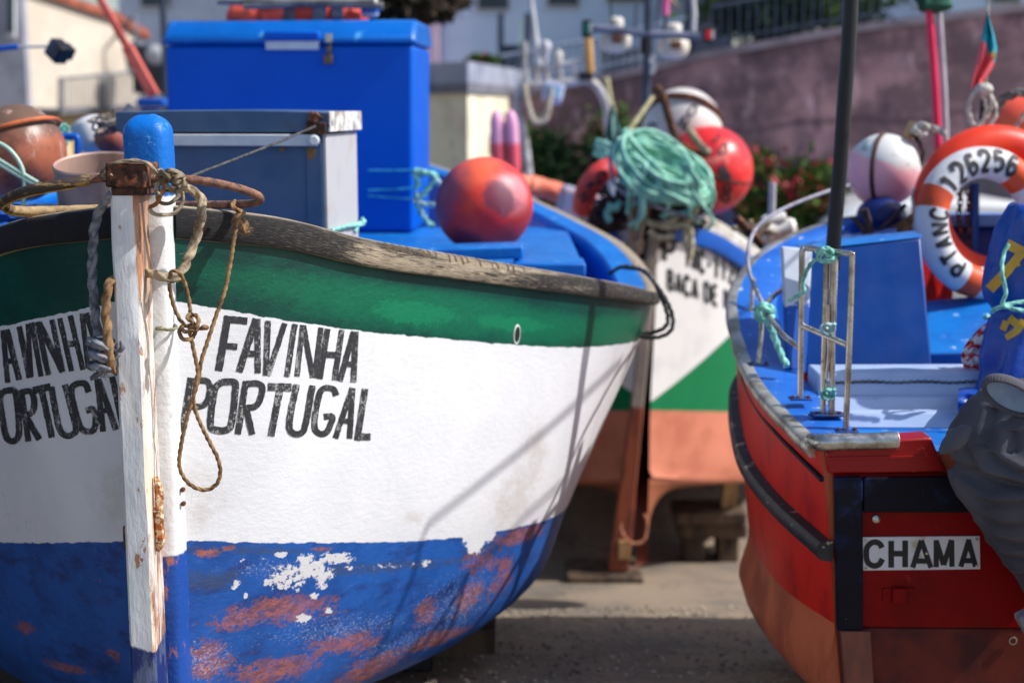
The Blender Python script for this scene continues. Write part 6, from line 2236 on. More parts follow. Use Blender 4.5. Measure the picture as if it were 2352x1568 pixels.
for pl in ([(2262, 206), (2240, 214), (2226, 240), (2228, 270), (2240, 290), (2256, 280), (2270, 262), (2276, 230), (2266, 206)], [(2258, 200), (2270, 216), (2284, 240), (2284, 270), (2272, 286)], [(2248, 212), (2262, 230), (2262, 262), (2254, 284)]):
    add_rope(wl, QL(pl, 5.55), .009, M_rope_white)
mb = MB()
mb.ball(Q(2260, 206, 5.55), .032, 16, 10, (1, .8, .9), noise=.3)
mb.build('knot', M_rope_white, wl)
mb = MB()
mb.tube(QL([(2262, 216, 5.56), (2258, 276, 5.56)]), .016, 10)
mb.build('dark_core', M_black, wl)
# red and white poles with green head
rp_ = thing('danbuoy_pole', 'pink red marker pole with a dark green bundle at its top', 'marker pole', Q(2150, 330, 6.6))
mb = MB()
mb.tube(QL([(2160, 420, 6.6), (2148, 200, 6.6), (2134, 20, 6.6)]), .017, 12)
mb.build('pole', mat('pole_pink', lin(240, 44, 96), lin(226, 36, 80), 5, .45), rp_)
mb = MB()
mb.ball(Q(2142, 6, 6.6), .075, 18, 12, (1.1, .8, .6), noise=.4)
mb.build('green_bundle', mat('bundle_green', lin(36, 92, 72), lin(20, 60, 50), 12, .9, bump=.6), rp_)
wp_ = thing('marker_pole', 'pale grey marker pole leaning beside the pink red one', 'marker pole', Q(2170, 330, 6.65))
mb = MB()
mb.tube(QL([(2176, 420, 6.65), (2168, 200, 6.65), (2156, 20, 6.65)]), .0145, 12)
mb.build('pole', mat('pole_pale', lin(190, 190, 200), lin(160, 160, 172), 5, .45), wp_)
# white deck gear at the left of the red boat's bow
wg = thing('deck_roller', 'small white and orange deck roller with a short grey post beside the pale cable', 'roller', Q(1790, 540, 6.1))
mb = MB()
mb.tube(QL([(1774, 420, 6.1), (1772, 520, 6.1)]), .016, 10)
mb.build('post', mat('pole_pale', (0, 0, 0)), wg)
for (x, y, w, h) in ((1790, 530, .07, .08), (1778, 505, .05, .05)):
    mb = MB()
    mb.lathe(Q(x, y, 6.1), [(.0, -w), (h * .5, -w), (h * .62, -w * .7), (h * .45, 0), (h * .62, w * .7), (h * .5, w), (0, w)], 18, Matrix.Rotation(radians(80), 3, 'Y'))
    mb.build('roller', mat('roller_white', (.76, .74, .68), lin(240, 160, 90), 7, .5, thr=(.6, .66)), wg)
bw = thing('rusty_bar', 'rusty bar and tan cord heap at the bow rail of the green boat', 'iron bar', Q(1720, 530, 5.6))
mb = MB()
mb.tube(QL([(1690, 500, 5.6), (1730, 540, 5.6), (1752, 566, 5.6)]), .02, 9, wob=.3)
mb.build('bar', M_rust, bw)
for i in range(5):
    add_rope(bw, [Q(1738 + random.gauss(0, 16), 528 + random.gauss(0, 9), 5.97) for _ in range(5)], .007, M_rope_tan, n=5)
# ---- blue printed bag tied with cord, and patterned cloth
bag = thing('plastic_sack', 'shiny blue sack with yellow print gathered and tied with mint cord', 'sack', Q(2330, 950, 4.15))
rows = []
outl = [(470, 2322, 2440), (500, 2308, 2446), (540, 2292, 2450), (600, 2272, 2452), (650, 2262, 2450), (690, 2276, 2436), (712, 2290, 2424), (740, 2276, 2436), (790, 2262, 2446), (850, 2252, 2452), (910, 2246, 2456), (980, 2242, 2460)]
of = hermite([(y, a, b) for y, a, b in outl])
for i in range(60):
    y = 470 + 510 * i / 59
    a, b = of(y)
    row = []
    for j in range(60):
        th = 2 * pi * j / 60
        cxp, rp_px = (a + b) / 2, (b - a) / 2
        fold = 1 + .10 * sin(th * 7 + y * .012 + 2 * mnoise.noise(Vector((y * .01, th, 0)))) * (1 + .8 * math.exp(-((y - 712) / 50) ** 2)) + .09 * mnoise.noise(Vector((cos(th) * 2, sin(th) * 2, y * .018)))
        k = rp_px * fold * 4.15 / FPX
        p = Q(cxp, y, 4.15)
        row.append(p + Vector((cos(th) * k, sin(th) * k * .75, .012 * mnoise.noise(Vector((th * 2, y * .02, 4))))))
    rows.append(row)
mb = MB()
mb.grid(rows, closed_u=True)
mb.f.append(tuple(range(60)))
g = NG('blue_sack_film', .28, spec=.55)
g.color(g.mix(g.step(g.noise(5, 5), .4, .7), (.008, .07, .40, 1), (.006, .05, .30, 1)))
g.bump(g.noise(12, 6, .6), .5, .012)
sk = mb.build('sack_body', g.m, bag, smooth=80)
SBV = bvh_of(sk)
mb = MB()
letters(mb, [([(2312, 560), (2352, 580)], 24), ([(2350, 578), (2318, 616), (2274, 664)], 22), ([(2336, 600), (2342, 612)], 10), ([(2300, 745), (2316, 752)], 22), ([(2318, 730), (2338, 745)], 18), ([(2352, 736), (2336, 760), (2312, 776)], 16), ([(2290, 640), (2300, 648)], 8)], lambda x, y, o: pix_on(SBV, x, y, o), .003, 3.0)
mb.build('yellow_print', mat('print_yellow', lin(226, 178, 62), lin(206, 156, 56), 8, .4), sk, smooth=60)
add_rope(bag, QL([(2276, 716, 4.03), (2300, 704, 4.02), (2330, 696, 4.03), (2370, 690, 4.05)]), .006, M_rope_teal, name='tie_cord')
add_rope(bag, QL([(2300, 702, 4.0), (2310, 670, 4.0), (2302, 630, 4.0), (2304, 590, 4.02), (2316, 560, 4.03)]), .0055, M_rope_teal, name='tie_cord')
add_rope(bag, QL([(2306, 704, 4.01), (2340, 712, 4.01), (2372, 716, 4.03)]), .006, M_rope_teal, name='tie_cord')
add_rope(bag, QL([(2270, 724, 4.04), (2262, 730, 4.06)]), .006, M_rope_teal, name='tie_cord')
mb = MB()
rows = []
for i in range(16):
    t_ = i / 15
    y = 893 + 76 * t_
    rows.append([Q(2196 + 4 * sin(t_ * 3) + 6 * (1 - sin(pi * min(1, max(.05, t_)))) + (2300 - 2196) * j / 14, y - 4 * sin(j * .5), 4.0 + .03 * mnoise.noise(Vector((i * .3, j * .3, 7))) + .12 * (abs(t_ - .5) * 2) ** 4) for j in range(15)])
mb.grid(rows)
mb.build('sack_flap', g.m, bag)
pc = thing('patterned_cloth', 'bunched red and white patterned cloth left of the blue sack', 'cloth', Q(2235, 850, 4.3))
rows = []
for i in range(24):
    y = 742 + 118 * i / 23
    xl = 2262 - 54 * sin(pi * .5 * min(1, (y - 742) / 80)) + (4 if y > 830 else 0)
    rows.append([Q(xl + (2300 - xl) * j / 12, y, 4.28 - .04 * sin(pi * j / 12) + .02 * mnoise.noise(Vector((i * .3, j * .5, 2)))) for j in range(13)])
mb = MB()
mb.grid(rows)
g = NG('red_white_print', .85)
pz = g.n('TexWave')
g.link(g.tc(), pz.inputs[0])
pz.bands_direction = 'Z'
pz.inputs['Scale'].default_value = 9
pz.inputs['Distortion'].default_value = 3
pz.inputs['Detail Scale'].default_value = 5
ck = g.step(g.noise(40, 3, .5), .48, .54)
g.color(g.mix(g.step(g.math('MULTIPLY_ADD', ck, .6, pz.outputs[1]), .75, .85), (.62, .60, .62, 1), lin(196, 40, 48)))
mb.build('cloth', g.m, pc)
# ---- outboard motor under a grey sweatshirt
om = thing('outboard_motor', 'outboard motor on the stern of the red boat, mostly hidden under a grey sweatshirt', 'outboard motor', Q(2420, 1350, 3.42))
mb = MB()
cc_ = Q(2420, 1010, 3.55)
mb.ball(cc_ - Vector((0, 0, .06)), .15, 30, 18, (.9, 1.1, 1.05))
mb.build('engine_cowl', mat('cowl_grey', lin(150, 176, 205), lin(120, 140, 170), 5, .35), om)
mb = MB()
mb.box(Q(2462, 1400, 3.55), (.13, .16, .5), taper=.8)
mb.build('drive_leg', mat('leg_pale', lin(205, 205, 210), lin(120, 120, 128), 9, .5), om, bevel=.02, bseg=3)
mb = MB()
mb.box(Q(2392, 1430, 3.46), (.10, .05, .10), Matrix.Rotation(radians(-30), 3, 'Y'))
mb.build('clamp_bracket', mat('leg_pale', (0, 0, 0)), om, bevel=.01)
sw = thing('sweatshirt', 'dark grey sweatshirt draped over the outboard motor with its ribbed neck open', 'sweatshirt', Q(2300, 1100, 3.4))
FOLDS = [[(2238, 925), (2205, 1000), (2222, 1050), (2300, 1062), (2380, 1030)], [(2178, 1085), (2225, 1112), (2300, 1090), (2400, 1010)], [(2195, 1150), (2260, 1162), (2330, 1128), (2420, 1060)], [(2222, 1205), (2290, 1205), (2380, 1150)], [(2250, 1262), (2310, 1240), (2400, 1190)], [(2262, 960), (2252, 1010), (2290, 1032)], [(2300, 1320), (2340, 1270), (2400, 1230)]]


def fold_h(x, y):
    h = 0.0
    for k, pl in enumerate(FOLDS):
        d = 1e9
        for (ax_, ay_), (bx_, by_) in zip(pl, pl[1:]):
            L2 = (bx_ - ax_) ** 2 + (by_ - ay_) ** 2
            t = max(0, min(1, ((x - ax_) * (bx_ - ax_) + (y - ay_) * (by_ - ay_)) / L2))
            qx, qy = ax_ + t * (bx_ - ax_), ay_ + t * (by_ - ay_)
            dd_ = sqrt((x - qx) ** 2 + (y - qy) ** 2)
            if dd_ < d:
                d, sg = dd_, (1 if y > qy else -1)
        h += .015 * math.exp(-(d / 12) ** 2) - (.016 * math.exp(-((d - 15) / 8) ** 2) if sg > 0 else 0)
    return h


lefts = hermite([(868, 2300, 0), (885, 2268, 0), (905, 2250, 0), (950, 2214, 0), (990, 2190, 0), (1030, 2178, 0), (1045, 2176, 0), (1075, 2196, 0), (1100, 2178, 0), (1130, 2186, 0), (1180, 2222, 0), (1240, 2262, 0), (1290, 2298, 0), (1330, 2330, 0), (1365, 2350, 0), (1400, 2372, 0)])
rows = []
NJ = 160
for i in range(150):
    y = 868 + 532 * i / 149
    xl = lefts(y)[0]
    row = []
    for j in range(NJ):
        th = 2 * pi * j / NJ
        cxp = 2450 + (y - 868) * .05
        R0 = (cxp - xl)
        p0 = Q(cxp, y, 3.56)
        # folds that radiate down from the shoulder on the left
        fy = (y - 870) / 100.0
        s1 = sin(th * 5.0 + fy * 2.6 + 1.8 * mnoise.noise(Vector((th * 1.2, fy * .7, 5))))
        s2 = mnoise.noise(Vector((cos(th) * 2.2, sin(th) * 2.2, fy * 1.1)))
        s3 = mnoise.noise(Vector((cos(th) * 6, sin(th) * 6 + fy * 2, fy * 3)))
        sharp = (1 - abs(s1)) ** 2
        mk = 1.0 if abs(th - pi) > .35 else abs(th - pi) / .35
        k = R0 * (1 + mk * (.05 * s2 + .010 * s3)) * 3.56 / FPX + (fold_h(cxp + R0 * cos(th), y) * min(1, max(0, mk * 1.4 - .3)) if sin(th) < .2 else 0)
        row.append(p0 + Vector((cos(th) * k, sin(th) * k * .78, 0)))
    rows.append(row)
mb = MB()
top_ = rows[9]
ct_ = sum(top_, Vector((0, 0, 0))) / len(top_)
cap_ = [[ct_ + (p - ct_) * k + Vector((0, 0, h)) for p in top_] for k, h in ((.02, .034), (.2, .032), (.45, .026), (.7, .018), (.88, .009))]
mb.grid(cap_ + rows[9:], closed_u=True)
g = NG('grey_fleece', .95, spec=.15)
cl = g.mix(g.step(g.noise(5, 5), .4, .7), lin(92, 91, 99), lin(74, 73, 82))
cl = g.mix(g.math('MULTIPLY', g.step(g.noise(240, 4, .7), .56, .7), .45), cl, lin(98, 97, 105))
g.color(g.mix(g.math('MULTIPLY', g.step(g.noise(14, 5, .6, loc=(3, 1, 1)), .68, .72), .4), cl, lin(128, 128, 138)))
g.bump(g.math('MULTIPLY_ADD', g.noise(200, 4, .7), .5, g.noise(12, 4)), .55, .006)
sw_b = mb.build('cloth', g.m, sw, smooth=80)
mb = MB()
nc = Q(2322, 908, 3.40)
Mn = Matrix.Rotation(radians(32), 3, 'Y') @ Matrix.Rotation(radians(-48), 3, 'X')
for (R1, r1) in ((.062, .0065),):
    rows = []
    for i in range(96):
        a = 2 * pi * i / 96
        rr_ = r1 * (1 + .05 * cos(i * pi))
        row = []
        for k in range(12):
            b = 2 * pi * k / 12
            row.append(nc + Mn @ Vector(((R1 * 1.15 + rr_ * cos(b)) * cos(a), (R1 * .72 + rr_ * cos(b)) * sin(a), rr_ * 2.2 * sin(b))))
        rows.append(row)
    mb.grid(rows, closed_u=True, closed_v=True)
mb.build('ribbed_collar', g.m, sw, smooth=20)
mb = MB()
mb.lathe(nc + Mn @ Vector((0, 0, -.004)), [(0, 0), (.066, 0), (.066, .002), (0, .004)], 30, Mn @ Matrix.Diagonal((1.1, .72, 1)).to_3x3())
cw_ = mb.build('cowl_top', mat('cowl_blue', lin(140, 168, 205), lin(110, 136, 176), 6, .3), om)
mb = MB()
mb.box(nc + Mn @ Vector((-.005, .030, .010)), (.10, .024, .014), Mn)
mb.build('cowl_vent', M_black, om, bevel=.004)
mb = MB()
mb.ball(Q(2195, 1010, 3.44), .042, 20, 14, (1.1, .8, .6), Matrix.Rotation(radians(-50), 3, 'Y'), noise=.25)
mb.build('sleeve_fold', g.m, sw)

# ---- rigging outside the frame whose shadows fall on the white boat
BVH_T = BV1
def stay(label, pix, t, r, ext=.6):
    pts = []
    for x, y in pix:
        p = pix_on(BV1, x, y, 0)
        if p:
            pts.append(p + SUNV * t)
    if len(pts) < 2:
        return
    a, b = pts[0] + (pts[0] - pts[1]).normalized() * ext, pts[-1] + (pts[-1] - pts[-2]).normalized() * .05
    tt = thing('mast_stay', label, 'rigging rope', pts[len(pts) // 2], 'rigging ropes off the right edge')
    mb = MB()
    mb.tube([a] + pts + [b], r, 8)
    mb.build('stay_rope', M_black, tt)


LAB_ST = 'dark rigging rope right of the frame, its shadow crossing the white hull'
stay(LAB_ST, [(1405, 850), (1340, 912), (1270, 975), (1180, 1050), (1080, 1128), (980, 1206), (966, 1250), (950, 1320), (915, 1400), (870, 1490)], 2.6, .0075, .1)
stay(LAB_ST, [(1370, 1040), (1290, 1110), (1200, 1190), (1140, 1260), (1060, 1330), (960, 1410), (880, 1480)], 2.75, .0055, .5)
stay(LAB_ST, [(1400, 855), (1370, 960), (1340, 1060), (1310, 1120)], 2.6, .0025, .1)

# ------------------------------------------------------------------ setting: ground
g = NG('concrete_slipway', .9)
gv = g.tc()
n1 = g.noise(2.2, 6, .6, vec=gv)
n2 = g.noise(38, 6, .7, vec=gv)
n3 = g.noise(160, 4, .7, vec=gv)
c_ = g.mix(g.step(n1, .38, .64), lin(158, 140, 120), lin(128, 118, 106))
c_ = g.mix(g.math('MULTIPLY', g.step(n2, .52, .68), .6), c_, lin(92, 84, 78))
c_ = g.mix(g.math('MULTIPLY', g.step(n3, .60, .68), .6), c_, lin(190, 176, 156))
c_ = g.mix(g.math('MULTIPLY', g.step(g.noise(1.1, 4, .6, vec=gv, loc=(4, 2, 0)), .56, .66), .5), c_, lin(88, 82, 78))
crk = g.step(g.math('ABSOLUTE', g.math('SUBTRACT', g.noise(.9, 5, .6, vec=gv, loc=(9, 1, 0)), .5)), .005, 0)
c_ = g.mix(g.math('MULTIPLY', crk, .7), c_, lin(60, 55, 52))
g.color(c_)
g.bump(g.math('MULTIPLY_ADD', n3, .5, n2), .7, .02)
rows = []
for Y in [-60, -30, -10, -4] + [.2 * i for i in range(60)] + [14, 20, 40, 80, 250]:
    rows.append([Vector((x, Y, ground_z(Y) + .008 * mnoise.noise(Vector((x * .7, Y * .7, 0))) * (1 if 2 < Y < 9 else 0))) for x in [-150, -40, -20, -10, -6, -4, -3, -2, -1, 0, 1, 2, 3, 4, 6, 10, 20, 40, 150]])
mb = MB()
mb.grid(rows)
gd = mb.build('ground', g.m, None, kind='structure', smooth=80)
peb = MB()
rnd = random.Random(5)
for i in range(900):
    Y = rnd.uniform(4.3, 6.2)
    X = rnd.uniform(-.4, 1.3)
    s = rnd.uniform(.003, .011)
    peb.ball((X, Y, ground_z(Y) + s * .4), s, 6, 4, (1, 1, .6), noise=.3)
po = peb.build('gravel', mat('grit', lin(176, 164, 146), lin(110, 100, 92), 3, .9, bump=0), None, kind='stuff')
po['label'] = 'loose grit scattered on the concrete between the boats'


# ------------------------------------------------------------------ walls, houses, fences
def wall_pts(poly, Y, th):
    return [Q(x, y, Y) for x, y in poly]


def vbox(mb, px0, px1, ytop, Y0, Y1=None, th=.3, zbot=0.0, ytop1=None):
    """upright slab from (px0, Y0) to (px1, Y1); top given as picture row at each end"""
    Y1 = Y0 if Y1 is None else Y1
    a, b = Q(px0, ytop, Y0), Q(px1, ytop if ytop1 is None else ytop1, Y1)
    d = Vector((b.x - a.x, b.y - a.y, 0)).normalized()
    nb_ = Vector((-d.y, d.x, 0)) * th
    zb0 = zbot
    f = [Vector((a.x, a.y, zb0)), Vector((b.x, b.y, zb0)), b, a]
    mb.hexa(f, [v + nb_ for v in f])
    return f


g = NG('pink_retaining_plaster', .9)
n1 = g.noise(1.2, 7, .65)
n2 = g.noise(4, 7, .7, stretch=(1, 1, .5))
pw = g.mix(g.step(n1, .42, .58), lin(172, 134, 138), lin(114, 90, 96))
pw = g.mix(g.math('MULTIPLY', g.step(n2, .52, .64), .75), pw, lin(92, 70, 84))
pw = g.mix(g.math('MULTIPLY', g.step(g.noise(5, 6, .65, stretch=(1, 1, .4), loc=(3, 0, 2)), .56, .66), .55), pw, lin(214, 180, 188))
pz_ = g.sep(g.tc())
ln = g.math('SUBTRACT', pz_[2], g.math('MULTIPLY_ADD', pz_[0], .10, g.math('MULTIPLY', g.noise(.8, 3), .35)))
pw = g.mix(g.math('MULTIPLY', g.step(g.math('ABSOLUTE', g.math('SUBTRACT', ln, 1.62)), .05, .01), .6), pw, lin(76, 58, 70))
pw = g.mix(g.step(g.math('MULTIPLY_ADD', n2, .6, pz_[2]), 1.75, 1.4), pw, lin(92, 86, 92))
g.color(pw)
g.bump(n2, .5, .03)
rw_ = thing('retaining_wall', 'long stained mauve pink retaining wall behind the boats', 'wall', (4, 14.2, 0))
poly = [(1150, 232), (1400, 186), (1600, 140), (1940, 78), (2352, 26), (2700, -20)]
for (a, b) in zip(poly, poly[1:]):
    pass
top = [Q(x, y, 14.0) for x, y in poly]
mb = MB()
mb.prism([Vector((p.x, 14.0, -.6)) for p in (top[0], top[-1])] + list(reversed(top)), (0, .5, 0))
mb.build('wall_face', g.m, rw_)
mb = MB()
n_ = len(top)
f_ = [p + Vector((0, -.05, .002)) for p in top]
mb.prism(f_ + [p + Vector((0, -.05, .075)) for p in reversed(top)], (0, .6, 0))
mb.build('coping', mat('coping_grey', lin(140, 128, 138), lin(110, 100, 112), 3, .8), rw_)


def railing(name, label, pts, h, step, m, rb=.012, rt=.02, Yo=0.0, cat='fence', group=None):
    t = thing(name, label, cat, pts[0], group)
    mb = MB()
    mb.tube([p + Vector((0, 0, h)) for p in pts], rt, 6)
    mb.tube([p + Vector((0, 0, .08)) for p in pts], rt * .7, 6)
    mb.build('top_rail', m, t)
    mb = MB()
    for a, b in zip(pts, pts[1:]):
        n = max(1, int((b - a).length / step))
        for k in range(n):
            p = a.lerp(b, k / n)
            mb.tube([p, p + Vector((0, 0, h))], rb, 5)
    mb.build('bars', m, t, smooth=0)
    return t


M_fd = mat('fence_dark', lin(62, 74, 96), lin(44, 54, 72), 4, .6)
M_fl = mat('fence_light', lin(150, 162, 182), lin(120, 134, 156), 4, .6)
up = Vector((0, .25, .07))
railing('railing', 'grey blue bar railing on the wall in front of the pale blue house', [p + up for p in (Q(1150, 232, 14), Q(1400, 186, 14), Q(1580, 144, 14))], .36, .075, M_fl)
railing('railing', 'dark bar railing on top of the mauve wall beside the hedge', [p + up for p in (Q(1640, 132, 14), Q(1940, 78, 14), Q(2060, 63, 14))], .42, .085, M_fd)
gt = thing('gate', 'dark solid gate panel at the left end of the wall', 'gate', Q(1180, 200, 14.6))
mb = MB()
vbox(mb, 1152, 1212, 104, 14.7, th=.06, zbot=1.9)
mb.build('gate_panel', mat('gate_navy', lin(40, 52, 74), lin(30, 40, 58), 4, .6), gt)
mb = MB()
for x in (1150, 1212):
    a = Q(x, 100, 14.66)
    mb.box((a.x, 14.7, 2.3), (.06, .1, 1.0))
mb.build('gate_frame', M_fd, gt)
ht = thing('terrace', 'raised terrace ground behind the mauve wall, carrying houses and hedge', 'terrace', (4, 22, 0))
mb = MB()
mb.prism([Vector((p.x, 14.5, -.6)) for p in (top[0], top[-1])] + [p + Vector((0, .5, -.02)) for p in reversed(top)], (0, 30, 0))
mb.build('terrace_block', mat('terrace_earth', lin(110, 104, 96), lin(84, 82, 70), 2, .9), ht)
ht['kind'] = 'structure'


def house(label, px0, px1, ytop, Y0, Y1, m, wins=(), depth=5, zbot=-.6, roof=None, frame=None, name='house'):
    a, b = Q(px0, ytop, Y0), Q(px1, ytop, Y1)
    zt_ = max(a.z, b.z)
    t = thing(name, label, 'house', ((a.x + b.x) / 2, (a.y + b.y) / 2, zbot))
    d = Vector((b.x - a.x, b.y - a.y, 0))
    L = d.length
    d.normalize()
    nb_ = Vector((-d.y, d.x, 0))
    f = [Vector((a.x, a.y, zbot)), Vector((b.x, b.y, zbot)), Vector((b.x, b.y, zt_)), Vector((a.x, a.y, zt_))]
    mb = MB()
    mb.hexa(f, [v + nb_ * depth for v in f])
    mb.build('wall', m, t)
    mb = MB()
    c = (f[2] + f[3]) / 2 + nb_ * depth / 2
    e = .35
    q = [f[3] - d * e - nb_ * e, f[2] + d * e - nb_ * e, f[2] + d * e + nb_ * (depth + e), f[3] - d * e + nb_ * (depth + e)]
    rdg = [c - d * L * .3 + Vector((0, 0, 1.1)), c + d * L * .3 + Vector((0, 0, 1.1))]
    mb.add([v + Vector((0, 0, .003)) for v in q] + rdg, [(3, 2, 1, 0), (0, 1, 5, 4), (1, 2, 5), (2, 3, 4, 5), (3, 0, 4)])
    mb.build('roof', roof or M_roof, t)
    for (x0, y0, x1, y1) in wins:
        def on(px, py):
            r = ray(px, py)
            nn = Vector((d.y, -d.x, 0))
            k = (Vector((a.x, a.y, 0)) - CAMV).dot(nn) / r.dot(nn)
            return CAMV + r * k
        p = [on(x0, y1), on(x1, y1), on(x1, y0), on(x0, y0)]
        out = -nb_ * .05
        ctr = (p[0] + p[2]) / 2
        fr_ = MB()
        fr_.hexa([ctr + (v - ctr) * 1.14 + out for v in p], [ctr + (v - ctr) * 1.14 - out * .2 for v in p])
        w = fr_.build('window', frame or mat('frame_white', (.7, .72, .75), (.6, .62, .66), 5, .5), t)
        pn_ = MB()
        pn_.hexa([v + out * 1.3 for v in p], [v + out * 1.03 for v in p])
        pn_.build('pane', mat('pane_dark', (.03, .05, .07), (.05, .08, .10), 3, .12, bump=0), w)
    return t


M_roof = mat('roof_tile', lin(176, 100, 78), lin(130, 76, 62), 6, .8, bump=.5, bscale=20)
M_hb = mat('house_pale_blue', lin(214, 234, 255), lin(204, 228, 252), 2, .8)
M_cr = mat('house_cream', lin(226, 214, 196), lin(212, 200, 182), 2, .8)
house('pale blue house with dark windows above the railing', 1010, 1592, -190, 18, 18, M_hb, [(1098, -60, 1168, 22), (1258, -60, 1328, 14), (1395, -60, 1482, 4), (1384, 112, 1470, 172)], zbot=1.5)
house('pink house strip between the dark tree and pale blue house', 962, 1004, -160, 17.6, 17.6, mat('house_pink', lin(232, 200, 222), lin(220, 186, 210), 2, .8), [], 3)
house('grey blue house behind the big ice chest with a teal window', 262, 955, -200, 23, 23, mat('house_grey', lin(205, 216, 232), lin(190, 204, 222), 2, .8), [(326, -70, 392, 16), (620, -120, 700, -40)])
house('dark slate house side wall above the mauve wall', 1600, 1690, -140, 17, 17, mat('house_slate', lin(84, 92, 112), lin(70, 78, 98), 2, .8), [(1610, -40, 1634, 20)], 4, 1.5)
house('pale blue house corner at the right end of the wall', 2192, 2700, -200, 19, 19, M_hb, [(2276, -60, 2340, 6)], 5, 1.5)
ch = house('cream house with sloping roof and a railed balcony at the left', 44, 262, -14, 15.0, 16.2, M_cr, [], 5, 1.0) if False else None
crm = thing('house', 'sunlit cream house with sloping roofline and lantern at the left', 'house', (Q(180, 200, 15.5).x, 15.5, 0))
A0, A1 = Q(44, 0, 15.0), Q(332, 0, 16.6)
dd = Vector((A1.x - A0.x, A1.y - A0.y, 0)).normalized()
nn = Vector((dd.y, -dd.x, 0))


def onc(px, py, off=0.0):
    r = ray(px, py)
    k = (Vector((A0.x, A0.y, 0)) - CAMV).dot(nn) / r.dot(nn)
    return CAMV + r * k + nn * off


mb = MB()
mb.prism([onc(44, 248), onc(332, 250), onc(332, 92), onc(262, 50), onc(90, -6), onc(44, -20)], -nn * 4)
mb.build('wall', M_cr, crm)
mb = MB()
q = [onc(44, -24, .06), onc(92, -8, .06), onc(264, 48, .06), onc(336, 92, .06)]
mb.prism(q + [v + Vector((0, 0, .09)) for v in reversed(q)], -nn * 4.2)
mb.build('roof', M_roof, crm)
mb = MB()
mb.prism([onc(60, 262, .5), onc(340, 246, .5), onc(340, 238, .5), onc(60, 252, .5)], -nn * .9)
mb.build('balcony_slab', mat('slab_grey', lin(128, 128, 138), lin(100, 102, 112), 3, .8), crm)
mb = MB()
mb.prism([onc(60, 400, .3), onc(340, 400, .3), onc(340, 247, .3), onc(60, 263, .3)], -nn * .5)
mb.build('lower_wall', mat('house_yellow', lin(238, 214, 160), lin(220, 196, 146), 2, .8), crm)
mb = MB()
mb.tube([onc(60, 182, .5), onc(180, 171, .5), onc(325, 158, .5)], .02, 6)
for i in range(34):
    x = 60 + i * 8
    mb.tube([onc(x, 181 - i * .7, .5), onc(x, 252 - i * .4, .5)], .008 if i % 12 else .03, 5)
mb.build('balcony_railing', mat('rail_grey', lin(150, 150, 150), lin(120, 120, 124), 4, .6), crm)
mb = MB()
lc = onc(262, 140, .35)
mb.lathe(lc, [(0, .26), (.03, .22), (.12, .16), (.15, .1), (.12, -.12), (.06, -.2), (0, -.24)], 8)
mb.tube([lc + Vector((0, 0, .24)), lc + Vector((0, 0, .5)), onc(262, 88, 0)], .02, 6)
mb.build('wall_lantern', mat('lantern_grey', lin(120, 128, 146), lin(90, 96, 110), 4, .5), crm)
gp_ = house('grey stone pillar house at the far left edge with dark window strip', -260, 40, -200, 13.6, 13.6, mat('pillar_grey', lin(176, 176, 186), lin(150, 150, 162), 2, .8), [(22, -80, 36, 76)], .12)
pst = thing('lamp_post', 'thin dark lamp post just left of the big ice chest', 'lamp post', Q(372, 300, 12))
mb = MB()
a = Q(374, 0, 12)
mb.tube([Vector((a.x, 12, -.5)), Vector((a.x, 12, 3.2))], .03, 10)
mb.build('post', M_fd, pst)
mb = MB()
mb.lathe(Vector((a.x, 12, 3.2)), [(.03, 0), (.12, .05), (.14, .25), (.05, .32), (0, .34)], 10)
mb.build('lamp_head', M_fd, pst)
ac = thing('fan_unit', 'white round fan unit beside a dark doorway left of the ice chest', 'fan unit', Q(352, 140, 15))
mb = MB()
mb.box(Q(350, 160, 15.2), (.36, .25, .5))
mb.build('housing', mat('unit_dark', lin(60, 64, 76), lin(44, 48, 58), 4, .6), ac, bevel=.02)
mb = MB()
mb.lathe(Q(358, 126, 14.95), [(0, -.02), (.09, -.02), (.10, .02), (.07, .04), (0, .04)], 18, Matrix.Rotation(radians(90), 3, 'X'))
mb.build('fan', M_white_plastic, ac)
# crane arm, its blue base, floodlight
cr = thing('crane_arm', 'faded red steel crane arm slanting down to a blue base beside the ice chest', 'crane', Q(340, 230, 8.5))
def sqtube(mb, pa_, pb_, w):
    t = (pb_ - pa_).normalized()
    s = t.cross(Vector((0, 1, 0))).normalized() * w
    u = s.cross(t).normalized() * w
    mb.hexa([pa_ - s - u, pa_ + s - u, pa_ + s + u, pa_ - s + u], [pb_ - s - u, pb_ + s - u, pb_ + s + u, pb_ - s + u])


mb = MB()
sqtube(mb, Q(214, -30, 8.5), Q(300, 122, 8.5), .020)
mb.build('boom', mat('crane_red', lin(222, 110, 96), lin(196, 84, 76), 5, .5, c3=lin(150, 70, 64), s3=10, t3=(.62, .7)), cr, bevel=.004)
mb = MB()
sqtube(mb, Q(292, 108, 8.48), Q(354, 220, 8.48), .031)
mb.build('boom_sleeve', mat('crane_red', (0, 0, 0)), cr, bevel=.004)
mb = MB()
mb.box(Q(352, 236, 8.5), (.16, .16, .05))
mb.box(Q(352, 400, 8.5), (.10, .10, .78))
mb.build('base', M_blue_paint, cr, bevel=.01)
fl = thing('floodlight', 'small black square floodlight on a thin horizontal arm at upper left', 'floodlight', Q(130, 118, 6.6))
mb = MB()
mb.tube(QL([(-60, 130, 6.6), (0, 112, 6.6), (42, 108, 6.6)]), .013, 9)
mb.build('arm', M_blue_paint, fl)
mb = MB()
mb.tube(QL([(42, 108, 6.6), (112, 107, 6.6)]), .007, 8)
mb.build('arm', M_tube, fl)
Mf = Matrix.Rotation(radians(-28), 3, 'Z') @ Matrix.Rotation(radians(38), 3, 'Y')
c_ = Q(134, 118, 6.6)
mb = MB()
mb.box(c_, (.085, .07, .085), Mf)
